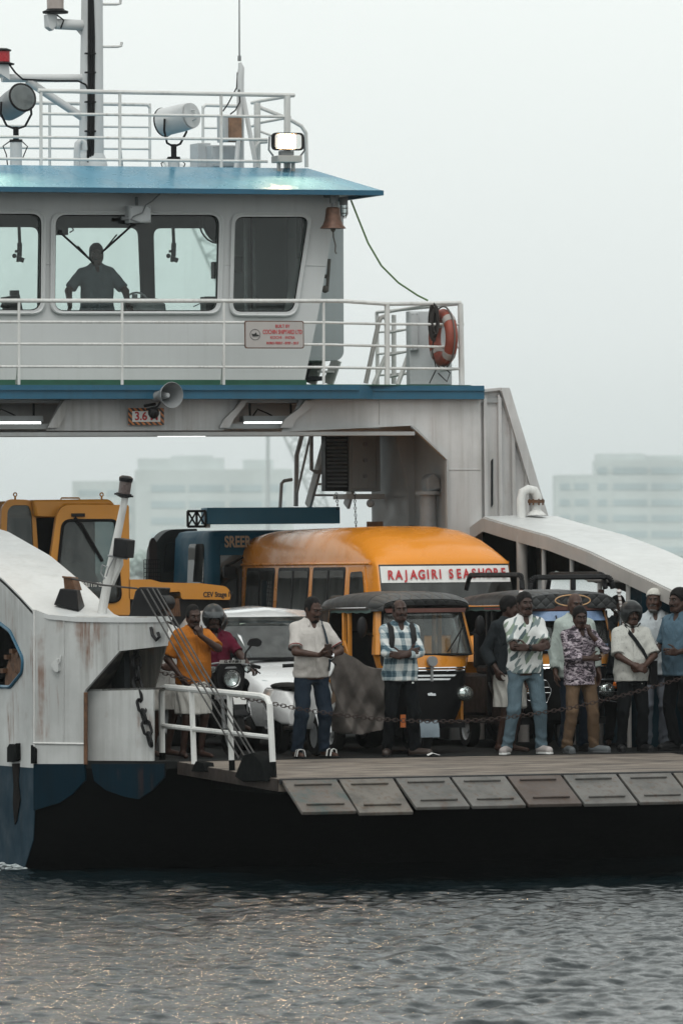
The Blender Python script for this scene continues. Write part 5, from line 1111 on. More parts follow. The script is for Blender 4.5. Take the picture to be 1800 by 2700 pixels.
        mb = MB(); curved(mb, V(-wt_+.0,.13,1.44),V(wt_-.0,.13,1.44),V(wt_-.04,.155,1.545),V(-wt_+.04,.155,1.545),.165); B('sun_strip', mb, plain('blue sun strip',(.20,.30,.48),.3,var=.3), ang=60)
        mb = MB(); curved(mb, V(-wb+.03,.095,1.11),V(wb-.03,.095,1.11),V(wb-.05,.105,1.18),V(-wb+.05,.105,1.18),.17); B('lower_strip', mb, plain('blue lower strip',(.17,.27,.44),.3,var=.5,vs=9), ang=60)
        mb = MB(); mb.tube([V(.63,.3,1.1),V(.66,.2,1.5),V(.60,.22,1.56)],.02,8); B('side_bar', mb, m_chrome)
        mb = MB(); mb.bar(V(-.12,-.02,1.12),V(-.2,.0,1.50),.022,.012); mb.bar(V(.44,.02,1.12),V(.46,.06,1.42),.016,.01); B('second_wiper', mb, m_blk)
        for sx in (-1,1):
            mb = MB(); mb.prism([V(sx*(hw+.005),.5,1.57),V(sx*(hw+.005),1.3,1.57),V(sx*(hw+.005),1.3,1.585),V(sx*(hw+.005),.5,1.585)],(-sx*.006,0,0)); B('red_trim', mb, m_red)
    return t
ts = NT('striped rod'); c = ts.coord(); s3 = ts.n('SeparateXYZ'); ts.l(c, s3.inputs[0]); fr_ = ts.math('FRACT', ts.math('MULTIPLY', s3.outputs[2], 24)); ts.bsdf(ts.ramp(fr_,[(0,(.62,.6,.58)),(.7,(.12,.06,.05))],'CONSTANT'),.4); m_stripes = ts.m
rickshaw('yellow and black auto rickshaw with diamond quilted hood and round spot lamp', 1.245, .62)
rickshaw('auto rickshaw with oval emblem on its padded visor and black roof rails', 3.26, 1.45, True, 2.4, 1.10)
# ---------------- white car
car = thing('white_car', 'white car parked behind the motorcycle and scooter', 'car', (.90, 2.9, DZ))
cs = [(.28,.72),(.45,.80),(.62,.83),(.78,.825),(.86,.80)]
hp = [(-.05,.60,.0),(.0,.70,.0),(.12,.80,.0),(.5,.93,0),(.85,.99,0),(.95,1.02,.0),(1.42,1.32,.6),(1.76,1.51,1),(2.1,1.60,1),(2.6,1.625,1),(3.1,1.60,1),(3.5,1.44,.9),(3.8,1.2,.4),(3.9,.95,0),(3.95,.6,0)]
rings = []
for (y, h, g_) in hp:
    nr = 1-.10*max(0,1-(y+.05)/.55)**2-.12*max(0,(y-3.3)/.65)**2; zs = min(h-.04,.88); ring = [(.28,.74),(.45,.82),(.62,.835),(min(.78,zs*.92),.83),(zs,.80)]
    top = [(zs+(h-zs)*.35,.80-.06*g_-.02*(1-g_)),(zs+(h-zs)*.75,.75-.08*g_-.1*(1-g_)),(zs+(h-zs)*.93,.66-.07*g_-.1*(1-g_)),(h,.0)]
    pts = [V(x*nr, y+.10*(x/.83)**2*(1 if y<1.2 else 0), z) for z,x in ring+top]
    rings.append(pts[:-1]+[V(0,y,h)]+[V(-p.x,p.y,p.z) for p in reversed(pts[:-1])])
mb = MB(); mb.loft(rings); mb.build('body', m_carw, car, local=True, ang=45)
mb = MB(); curved(mb, V(-.765,1.05,1.01),V(.765,1.05,1.01),V(.655,1.78,1.50),V(-.655,1.78,1.50),.13); cwz = mb.build('windscreen', m_glassd, car, local=True, ang=60)
mb = MB(); mb.bb(-.50,-.38,1.60,1.62,1.40,1.43); mb.bb(.1,.25,1.60,1.62,1.38,1.41); mb.build('sticker', plain('pale sticker',(.5,.6,.5),.5), cwz, local=True)
mb = MB(); mb.bar(V(-.66,.92,1.03),V(.66,.92,1.03),.10,.03); mb.build('wiper_cowl', m_blk, car, local=True)
for sx in (-1,1):
    mb = MB(); q = [(1.35,1.02),(2.2,1.02),(2.2,1.45),(1.80,1.43)]; q2 = [(2.26,1.02),(3.1,1.04),(3.2,1.36),(2.26,1.45)]
    for qq in (q,q2): mb.prism([V(sx*(.80-.20*(z-.95)/.5*1.05+.012),y,z) for y,z in qq],(-sx*.01,0,0))
    mb.build('side_window', m_glassd, car, local=True)
    mb = MB(); mb.loft([[V(sx*.40,-.005,.64),V(sx*.75,.12,.66),V(sx*.79,.38,.72),V(sx*.78,.50,.80),V(sx*.70,.22,.80),V(sx*.45,.10,.74)],[V(sx*.40,.05,.64),V(sx*.72,.16,.66),V(sx*.74,.38,.72),V(sx*.73,.5,.80),V(sx*.66,.25,.79),V(sx*.44,.14,.73)]]); mb.build('headlight', m_lampglass, car, local=True)
    mb = MB(); mb.prism([V(sx*.52,-.02,.34),V(sx*.76,.09,.36),V(sx*.76,.09,.50),V(sx*.60,.02,.46)],(0,-.012,0)); mb.build('fog_recess', m_grey, car, local=True)
    mb = MB(); mb.sphere((sx*.92,1.25,1.08),(.10,.07,.075)); mb.tube([V(sx*.78,1.3,1.03),V(sx*.88,1.27,1.06)],.02,6); mb.build('wing_mirror', m_carw, car, local=True)
    for y in (.72,3.2): wheel(car,(sx*.74,y,.29),.29,.18)
mb = MB(); mb.prism([V(-.38,-.07,.60),V(.38,-.07,.60),V(.34,-.07,.70),V(-.34,-.07,.70)],(0,.04,0)); mb.build('grille', m_blk, car, local=True); mb = MB(); mb.tube([V(-.40,-.06,.71),V(.40,-.06,.71)],.012,6); mb.build('grille_trim', m_chrome, car, local=True)
mb = MB(); mb.prism([V(-.45,-.06,.33),V(.45,-.06,.33),V(.42,-.06,.45),V(-.42,-.06,.45)],(0,.04,0)); mb.build('air_intake', m_blk, car, local=True)
# ---------------- yellow digger (backhoe loader) standing across the deck
YJ = 7.45; J = lambda u, v, y=YJ: W(u, v, y)
jcb = thing('backhoe_loader', 'yellow digger cab with a long low bonnet pointing right', 'digger', (J(200,1600).x, YJ+.7, DZ))
o1 = round_poly([J(112,1622),J(150,1355),J(168,1331),J(340,1331),J(343,1622)],[.02,.1,.12,.03,.02],5)
i1 = round_poly([J(147,1555),J(166,1372),J(305,1372),J(312,1500),J(318,1585),J(240,1590)],[.06,.1,.06,.05,.1,.06],5)
mb = MB(); mb.plate(o1,[i1],(0,.07,0)); dfr = mb.build('front_frame', m_jcb, jcb, bevel=.012)
mb = MB(); mb.tube([p+V(0,-.005,0) for p in i1],.02,6,True); mb.build('seal', m_rubber, dfr); mb = MB(); mb.prism([p+V(0,.03,0) for p in i1],(0,.006,0)); mb.build('pane', m_glass, dfr)
o2 = round_poly([J(-6,1600,YJ+.25),J(4,1340,YJ+.25),J(20,1316,YJ+.25),J(84,1318,YJ+.25),J(94,1350,YJ+.25),J(112,1622,YJ+.25),J(95,1622,YJ+.25)],[.02,.05,.1,.08,.05,.01,.01],4); i2 = round_poly([J(12,1570,YJ+.25),J(20,1345,YJ+.25),J(32,1332,YJ+.25),J(76,1332,YJ+.25),J(84,1352,YJ+.25),J(96,1590,YJ+.25),J(88,1600,YJ+.25)],.04,4)
mb = MB(); mb.plate(o2,[i2],(0,.06,0)); d2 = mb.build('side_frame', m_jcb, jcb, bevel=.01); mb = MB(); mb.prism([p+V(0,.02,0) for p in i2],(0,.006,0)); mb.build('pane', m_glass, d2)
mb = MB(); top = [J(88,1318,YJ+.15),J(290,1316,YJ+.15),J(306,1332,YJ+.15),J(170,1334,YJ+.15),J(150,1365,YJ+.15),J(92,1362,YJ+.15)]; mb.prism(top,(0,1.3,0)); mb.prism([J(5,1322,YJ+.3),J(88,1318,YJ+.3),J(95,1350,YJ+.3),J(12,1345,YJ+.3)],(0,1.1,0)); mb.build('cab_roof', m_jcb, jcb, bevel=.03)
mb = MB(); mb.tube([J(196,1365),J(250,1405),J(268,1470)][:1]+[J(215,1385),J(270,1480)],.022,6); mb.box(J(205,1358),(.16,.06,.04)); mb.build('window_wiper', m_blk, jcb)
mb = MB()
for u in (40,268): mb.tube([J(u,1318,YJ+.5),J(u,1308,YJ+.5)],.012,6); mb.torus(J(u,1304,YJ+.5),(0,1,0),.02,.008,14,5)
mb.tube([J(160,1317,YJ+.5),J(162,1313,YJ+.5),J(208,1313,YJ+.5),J(210,1317,YJ+.5)],.01,5); mb.build('lifting_eye', m_jcb, jcb)
hd = round_poly([J(340,1528),J(398,1528),J(425,1536),J(530,1538),J(596,1546),J(608,1560),J(607,1582),J(500,1580),J(478,1580),J(476,1560),J(432,1562),J(430,1580),J(340,1580)],[.01,.02,.03,.03,.05,.05,.03,.01,.03,.03,.03,.03,.01],4)
mb = MB(); mb.prism(hd,(0,1.0,0)); bn = mb.build('bonnet', m_jcb, jcb, bevel=.02)
mb = MB(); mb.prism([J(342,1580,YJ+.06),J(606,1582,YJ+.06),J(606,1700,YJ+.06),J(342,1700,YJ+.06)],(0,.9,0)); mb.build('engine_side', m_blk, jcb)
mb = MB(); 
for k in range(7): mb.bar(J(440+5*k,1578,YJ+.05),J(444+5*k,1625,YJ+.05),.008,.02)
mb.build('grille', m_brown, jcb)
text('CEV Stage IV', .085, face_front(J(575,1568,YJ-.004)), m_txtblk, 'lettering', bn, off=.002, xs=.82)
for z in (1,): mb = MB(); mb.bb(J(0,1).x-.2,J(340,1).x,YJ+.1,YJ+1.4,DZ+.7,J(0,1622).z); mb.build('cab_base', m_jcb, jcb)
mb = MB(); mb.bb(J(40,1).x,J(330,1).x,YJ+1.32,YJ+1.36,DZ+1.0,J(0,1345).z); mb.build('cab_back', m_dark, jcb)
mb = MB(); mb.sphere(J(205,1560,YJ+.5),(.28,.1,.35)); mb.sphere(J(95,1545,YJ+.6),(.1,.1,.12)); mb.build('seat', m_grey, jcb)
for x in (J(60,1).x, J(500,1).x): 
    mb = MB(); mb.cyl((x,YJ+.15,DZ+.55),(x,YJ+.55,DZ+.55),.55,n=24); mb.build('wheel', m_rubber, jcb)
text('Hamraj', .11, face_front(J(240,1540,YJ+.02)), m_txtwht, 'window_lettering', jcb, off=.001)
# ---------------- dark blue lorry
YT = 9.3; T = lambda u, v, y=YT: W(u, v, y)
lor = thing('blue_lorry', 'dark blue lorry with a wide blue header board above its cab', 'lorry', (T(700,1500).x, YT+1.5, DZ))
xl = T(556,1450).x; xr = xl+1.95; ztop = T(600,1398).z; L_ = lambda x, y, z: V(x, YT+y, z)
rings = []
for (dz, y0, ins_) in ((DZ+.6,.02,.03),(DZ+1.2,.0,.0),(DZ+1.5,.02,.0),(ztop-.10,.16,.05),(ztop-.02,.24,.10),(ztop,.36,.2)):
    rings.append([Vector((p.x,p.y,dz)) for p in round_poly([L_(xl+ins_,y0,0),L_(xr-ins_,y0,0),L_(xr-ins_,1.5,0),L_(xl+ins_,1.5,0)],[.16,.16,.03,.03],4)])
mb = MB(); mb.loft(rings); mb.build('cab', m_trkblue, lor, ang=45)
mb = MB(); mb.prism(round_poly([L_(xl+.12,.0,DZ+1.50),L_(xr-.12,.0,DZ+1.50),L_(xr-.16,.12,ztop-.14),L_(xl+.16,.12,ztop-.14)],.08,4),(0,.02,0)); ws = mb.build('windscreen', m_glassd, lor)
mb = MB(); mb.prism([L_(xl+.14,.095,ztop-.30),L_(xr-.14,.095,ztop-.30),L_(xr-.16,.115,ztop-.15),L_(xl+.16,.115,ztop-.15)],(0,-.01,0)); mb.build('sun_band', m_trkblue, ws)
text('SREER', .19, face_front(T(592,1430,YT-.02),0,R(-3)), m_txtgold, 'lettering', ws, off=.005, xs=.66, align='LEFT')
mb = MB(); mb.prism(round_poly([L_(xl-.004,.30,DZ+1.45),L_(xl-.004,.95,DZ+1.45),L_(xl+.04,.95,ztop-.16),L_(xl+.04,.38,ztop-.16)],.06,4),(.01,0,0)); mb.build('side_window', m_glassd, lor)
mb = MB(); mb.tube([T(596,1515,YT-.2),T(606,1490,YT-.1),T(640,1470,YT)],.012,6); mb.build('mirror_arm', m_blk, lor); mb = MB(); mb.prism(round_poly([T(u,v,YT-.2) for u,v in ((590,1493),(622,1494),(622,1524),(592,1524))],.03),(0,.06,0)); mb.build('wing_mirror', m_blk, lor, bevel=.01)
hb0, hb1 = T(565,1382), T(915,1336); mb = MB(); mb.bb(hb0.x,hb1.x,YT+.25,YT+.5,hb0.z,hb1.z); mb.build('header_board', painted('header board blue paint',(.03,.17,.27),dirt=(.06,.12,.15),amt=.25,rust=0), lor, bevel=.01)
a, b2 = T(516,1388), T(563,1347); mb = MB(); n = 3
for z in (a.z,b2.z): mb.bar(V(a.x,YT+.3,z),V(b2.x,YT+.3,z),.025,.03)
for k in range(n):
    x0 = a.x+(b2.x-a.x)*k/(n-1)
    mb.bar(V(x0,YT+.3,a.z),V(x0,YT+.3,b2.z),.025,.025)
    if k < n-1:
        x1 = a.x+(b2.x-a.x)*(k+1)/(n-1); mb.bar(V(x0,YT+.3,a.z),V(x1,YT+.3,b2.z),.018,.018); mb.bar(V(x1,YT+.3,a.z),V(x0,YT+.3,b2.z),.018,.018)
mb.build('carrier_lattice', m_blk, lor)
mb = MB(); mb.bb(xl+.05,xr-.05,YT+1.7,YT+5,DZ+.8,DZ+1.9); mb.build('cargo_body', m_trkblue, lor, bevel=.02)
for x in (xl+.2,xr-.2): mb = MB(); mb.cyl((x-.12,YT+.9,DZ+.42),(x+.12,YT+.9,DZ+.42),.42,n=22); mb.build('wheel', m_rubber, lor)
mb = MB(); mb.cyl(T(548,1392,YT+.4),T(548,1377,YT+.4),.03,n=8); mb.sphere(T(543,1386,YT+.4),.03); mb.build('roof_lamp', m_platew, lor)
# grey cabbed truck behind it, mesh crate and plank
gt = thing('grey_truck', 'dark grey truck cab between the digger and the blue lorry', 'truck', tuple(T(430,1540,11)))
q = round_poly([T(u,v,11) for u,v in ((398,1600),(404,1440),(438,1396),(520,1394),(520,1600))],[.02,.1,.12,.02,.02],4); mb = MB(); mb.prism(q,(0,.25,0)); mb.build('cab', plain('dull grey paint',(.045,.05,.052),.6,spec=.2), gt, bevel=.03)
q = round_poly([T(u,v,10.98) for u,v in ((430,1510),(438,1432),(462,1430),(462,1510))],.04,4); mb = MB(); mb.prism(q,(0,.01,0)); mb.build('side_window', m_glassd, gt)
q = round_poly([T(u,v,10.7) for u,v in ((392,1530),(394,1430),(403,1414),(414,1430),(414,1530))],[0,.06,.05,.06,0],4); mb = MB(); mb.prism(q,(0,.03,0)); solo(mb,'upright_board',plain('dark brown board',(.045,.03,.03),.7),'dark brown round topped board standing left of the grey truck','board')
mb = MB(); a, b2 = T(380,1535,10.5), T(422,1476,10.5)
for k in range(8): x = a.x+(b2.x-a.x)*k/7; mb.bar(V(x,10.5,a.z-.4),V(x,10.5,b2.z),.008,.008)
for k in range(14): z = a.z-.4+(b2.z-a.z+.4)*k/13; mb.bar(V(a.x,10.5,z),V(b2.x,10.5,z),.008,.008)
solo(mb,'mesh_panel',m_blk,'black wire mesh panel in front of the brown board','mesh')
# ---------------- motorcycle
mh = W(609,1790,.95); mc = thing('motorcycle', 'black motorcycle with round headlight behind the ramp railing', 'motorcycle', (mh.x, .95, DZ))
B = lambda nm, mb, m, **k: mb.build(nm, m, mc, local=True, **k)
hz_ = mh.z-DZ
mb = MB(); mb.lathe([(.0,.02),(.06,.014),(.097,-.008),(.102,-.03)],Matrix.Translation((0,-.04,hz_)) @ Matrix.Rotation(R(90),4,'X'),24,False); hl = B('headlight', mb, m_lampglass, ang=60, norm=False)
mb = MB(); mb.lathe([(.0,-.05),(.06,-.03),(.097,.004)],Matrix.Translation((0,-.035,hz_)) @ Matrix.Rotation(R(90),4,'X'),24,False); mb.build('reflector', plain('headlight reflector',(.55,.56,.55),.25,.8), hl, local=True, norm=False); mb = MB(); mb.torus((0,-.05,hz_),(0,1,0),.104,.009); mb.build('rim', m_blk, hl, local=True)
mb = MB(); mb.loft([round_poly([V(-.14,y,hz_-.14+d),V(.14,y,hz_-.14+d),V(.17,y,hz_+.10),V(.09,y,hz_+.20-d),V(-.09,y,hz_+.20-d),V(-.17,y,hz_+.10)],.05,3) for y,d in ((.02,.02),(.0,.0),(.14,.03))]); B('headlight_cowl', mb, m_blk, bevel=.01)
mb = MB(); mb.prism([V(-.14,-.03,hz_+.165),V(.15,-.03,hz_+.165),V(.15,-.05,hz_+.205),V(-.14,-.05,hz_+.205)],(0,.012,0)); npl = B('number_plate', mb, m_platew); text('KL 43 P 8861', .042, face_front(V(.005,-.052,hz_+.186),0,R(20)), m_txtblk, 'lettering', npl, local=True, off=.0015, xs=.85)
mb = MB(); mb.prism([V(-.08,-.03,hz_+.11),V(.06,-.03,hz_+.115),V(.04,-.03,hz_+.135),V(-.06,-.03,hz_+.13)],(0,.01,0)); B('badge', mb, m_grey)
mb = MB(); mb.tube([V(-.40,.24,hz_+.12),V(-.30,.2,hz_+.14),V(-.10,.14,hz_+.17),V(.10,.14,hz_+.17),V(.30,.2,hz_+.14),V(.40,.24,hz_+.12)],.012,8); B('handlebar', mb, m_grey)
for sx in (-1,1):
    mb = MB(); mb.tube([V(sx*.29,.2,hz_+.142),V(sx*.42,.25,hz_+.115)],.02,8); B('grip', mb, m_rubber)
    mb = MB(); mb.tube([V(sx*.24,.12,hz_+.15),V(sx*.38,.12,hz_+.05)],.008,6); B('brake_lever', mb, m_blk)
    mb = MB(); mb.sphere((sx*.20,.03,hz_+.10),(.045,.05,.04)); B('indicator', mb, m_lampglass)
    mb = MB(); mb.tube([V(sx*.22,.18,hz_+.15),V(sx*.23,.17,hz_+.28),V(sx*.29,.15,hz_+.36)],.010,6); mb.prism(round_poly([V(sx*.24,.14,hz_+.36),V(sx*.38,.14,hz_+.34),V(sx*.42,.14,hz_+.40),V(sx*.36,.14,hz_+.44),V(sx*.27,.14,hz_+.43)],.03,4),(0,.03,0)); B('mirror', mb, m_blk)
    mb = MB(); mb.tube([V(sx*.09,.10,hz_+.1),V(sx*.09,-.02,.31)],.022,8); B('fork_leg', mb, m_grey)
    mb = MB(); mb.tube([V(sx*.10,.45,hz_-.15),V(sx*.28,.25,.62),V(sx*.30,.22,.45),V(sx*.10,.35,.3)],.016,8); B('crash_guard', mb, m_chrome)
mb = MB(); mb.lathe([(.22,-.05),(.285,-.045),(.30,0),(.285,.045),(.22,.05)],Matrix.Translation((0,-.03,.30)) @ Matrix.Rotation(R(90),4,'Y'),28,False); B('front_tyre', mb, m_rubber)
mb = MB(); mb.torus((0,-.03,.30),(1,0,0),.22,.015,28,6)
for a in range(5): mb.bar(V(0,-.03,.30),V(0,-.03+.22*math.cos(a*1.257),.30+.22*math.sin(a*1.257)),.03,.03)
B('front_rim', mb, m_grey)
mb = MB(); mb.lathe([(.22,-.06),(.285,-.055),(.30,0),(.285,.055),(.22,.06)],Matrix.Translation((0,1.28,.30)) @ Matrix.Rotation(R(90),4,'Y'),28,False); B('rear_tyre', mb, m_rubber)
rw_ = [[V(x,-.03-.33*math.cos(a),.30+.33*math.sin(a)) for x in (-.07,-.03,.03,.07)] for a in np.linspace(.5,2.6,9)]
mb = MB(); mb.sheet(rw_,(0,0,.008)); B('front_mudguard', mb, m_blk)
mb = MB(); mb.prism([V(-.07,-.30,.58),V(.07,-.30,.58),V(.08,-.28,.68),V(-.08,-.28,.68)],(0,.01,0)); B('mudguard_plate', mb, m_platew)
mb = MB(); mb.sphere((0,.48,.86),(.17,.28,.13),14,10); B('fuel_tank', mb, m_blk); mb = MB(); mb.sphere((0,1.0,.80),(.15,.42,.07),14,8); B('saddle', mb, m_rubber); mb = MB(); mb.bb(-.14,.14,.35,.75,.28,.62); B('engine', mb, m_blk, bevel=.04)
# ---------------- white scooter
sc0 = W(842,1800,.42); sct = thing('white_scooter', 'white scooter behind the man in the white polo shirt', 'scooter', (sc0.x, .42, DZ))
B = lambda nm, mb, m, **k: mb.build(nm, m, sct, local=True, **k)
def apr(z, w, d): return [V(w*math.sin(a), d*(1-math.cos(a)), z) for a in np.linspace(-1.45,1.45,11)]
mb = MB(); mb.sheet([[p+V(0,y0,0) for p in apr(z,w,d)] for z,w,d,y0 in ((.30,.10,.10,.12),(.42,.20,.16,.05),(.55,.245,.18,.0),(.68,.24,.16,.0),(.80,.18,.14,.03),(.88,.10,.1,.08))],(0,.02,0)); B('front_apron', mb, m_carw, ang=60)
mb = MB(); mb.loft([round_poly([V(-.13,y,.86),V(.13,y,.86),V(.20,y+.02,1.0),V(.10,y+.03,1.06),V(-.10,y+.03,1.06),V(-.20,y+.02,1.0)],.04,3) for y in (.0,.04,.2)]); B('handlebar_cowl', mb, m_carw, bevel=.015)
mb = MB(); mb.sphere((.0,.0,.955),(.10,.05,.06),16,10); hl = B('headlight', mb, m_lampglass)
mb = MB(); mb.prism([V(-.08,-.022,.955-.04),V(.08,-.022,.915),V(.09,-.022,.98),V(-.09,-.022,.98)],(0,.01,0)); mb.build('reflector', m_refl, hl, local=True)
for sx in (-1,1):
    mb = MB(); mb.tube([V(sx*.18,.12,1.0),V(sx*.36,.18,.99)],.02,8); B('grip', mb, m_rubber)
    mb = MB(); mb.tube([V(sx*.17,.1,1.03),V(sx*.24,.1,1.14)],.008,5); mb.sphere((sx*.27,.1,1.18),(.055,.015,.035)); B('mirror', mb, m_blk)
    mb = MB(); mb.prism([V(sx*.12,.005,.55),V(sx*.21,.07,.60),V(sx*.19,.06,.72),V(sx*.16,.03,.70)],(0,-.012,0)); B('indicator', mb, plain('smoked indicator',(.18,.12,.08),.3))
mb = MB(); mb.prism([V(-.10,-.01,.76),V(.10,-.01,.76),V(.10,.02,.86),V(-.10,.02,.86)],(0,-.012,0)); npl = B('number_plate', mb, m_platew)
text('L 43', .045, face_front(V(.0,-.016,.832),0,R(-16)), m_txtblk, 'lettering', npl, local=True, off=.0015); text('9379', .048, face_front(V(.0,-.023,.788),0,R(-16)), m_txtblk, 'lettering', npl, local=True, off=.0015)
rw_ = [[V(x,.10-.27*math.cos(a)*1.0,.24+.27*math.sin(a)) for x in (-.075,-.05,0,.05,.075)] for a in np.linspace(.1,2.7,10)]
mb = MB(); mb.sheet(rw_,(0,0,.01)); mg_ = B('front_mudguard', mb, m_carw); text('TV', .05, face_front(V(-.0,-.165,.33),0,R(-12)), m_txtblk, 'lettering', mg_, local=True, off=.002)
mb = MB(); mb.lathe([(.14,-.045),(.215,-.04),(.225,0),(.215,.04),(.14,.045)],Matrix.Translation((0,.10,.23)) @ Matrix.Rotation(R(90),4,'Y'),24,False); B('front_tyre', mb, m_rubber)
mb = MB(); mb.cyl((-.03,.10,.23),(.03,.10,.23),.14,n=18); B('front_rim', mb, m_grey)
mb = MB(); mb.lathe([(.14,-.05),(.215,-.045),(.225,0),(.215,.045),(.14,.05)],Matrix.Translation((0,1.32,.23)) @ Matrix.Rotation(R(90),4,'Y'),24,False); B('rear_tyre', mb, m_rubber)
mb = MB(); mb.bb(-.16,.16,.3,.75,.27,.33); B('floorboard', mb, m_blk, bevel=.02); mb = MB(); mb.loft([round_poly([V(-w,y,z0),V(w,y,z0),V(w*1.05,y,(z0+z1)/2),V(w*.7,y,z1),V(-w*.7,y,z1),V(-w*1.05,y,(z0+z1)/2)],.03,3) for y,w,z0,z1 in ((.62,.13,.34,.56),(.75,.18,.34,.70),(1.05,.20,.40,.73),(1.45,.15,.55,.74),(1.55,.08,.62,.72))]); B('rear_body', mb, m_carw, bevel=.02); mb = MB(); mb.sphere((0,1.02,.755),(.15,.42,.045),14,8); B('saddle', mb, m_rubber); mb = MB(); mb.tube([V(.1,.35,.28),V(.18,.30,.03)],.012,6); B('side_stand', mb, m_grey)
# ---------------- tarpaulin hung between scooter and rickshaw
YTp = .50; topl = [(868,1688),(900,1715),(930,1732),(962,1752),(1000,1766),(1040,1764)]; botl = [(872,1922),(905,1934),(940,1938),(975,1934),(1010,1926),(1040,1915)]
rows = []; ns = 60; nv = 36; rg = random.Random(2)
for j in range(nv+1):
    s = j/nv; row = []
    for i in range(ns+1):
        t_ = i/ns; u = float(np.interp(t_*5,range(6),[a for a,b in topl]))*(1-s)+float(np.interp(t_*5,range(6),[a for a,b in botl]))*s; v = float(np.interp(t_*5,range(6),[b for a,b in topl]))*(1-s)+float(np.interp(t_*5,range(6),[b for a,b in botl]))*s
        tri = lambda q: abs((q % 1)-.5)*2
        fo_ = .10*tri(2.3*t_-1.15*s+.12*math.sin(5*s))*min(1,.25+s)+.05*tri(4.1*t_+2.1*s+.2)*s+0*abs(math.sin(4.2*t_+3.1*s+.5*math.sin(3*s)))**.7*min(1,.3+s)+.028*math.sin(11*t_-6.5*s+1.5*math.sin(5*t_+s))*min(1,s*2)+.006*math.sin(19*s+9*t_+3*math.sin(7*t_))
        p = W(u, v, YTp); row.append(p+V(0,fo_-.10*s*(1-s),.006*math.sin(17*t_+8*s)))
    rows.append(row)
mb = MB(); mb.sheet(rows,(0,.008,0)); top2 = [[p+V(0,.45*k,.03*math.sin(k*3)-.05*k) for p in rows[0]] for k in np.linspace(0,1,7)]; mb.sheet(top2,(0,.004,-.006))
solo(mb,'tarpaulin',plain('grey brown tarpaulin',(.115,.10,.09),.85,var=.35,vs=7,bump=.4,bs=30),'crumpled grey brown tarpaulin hanging between white scooter and auto rickshaw','tarpaulin', ang=80)
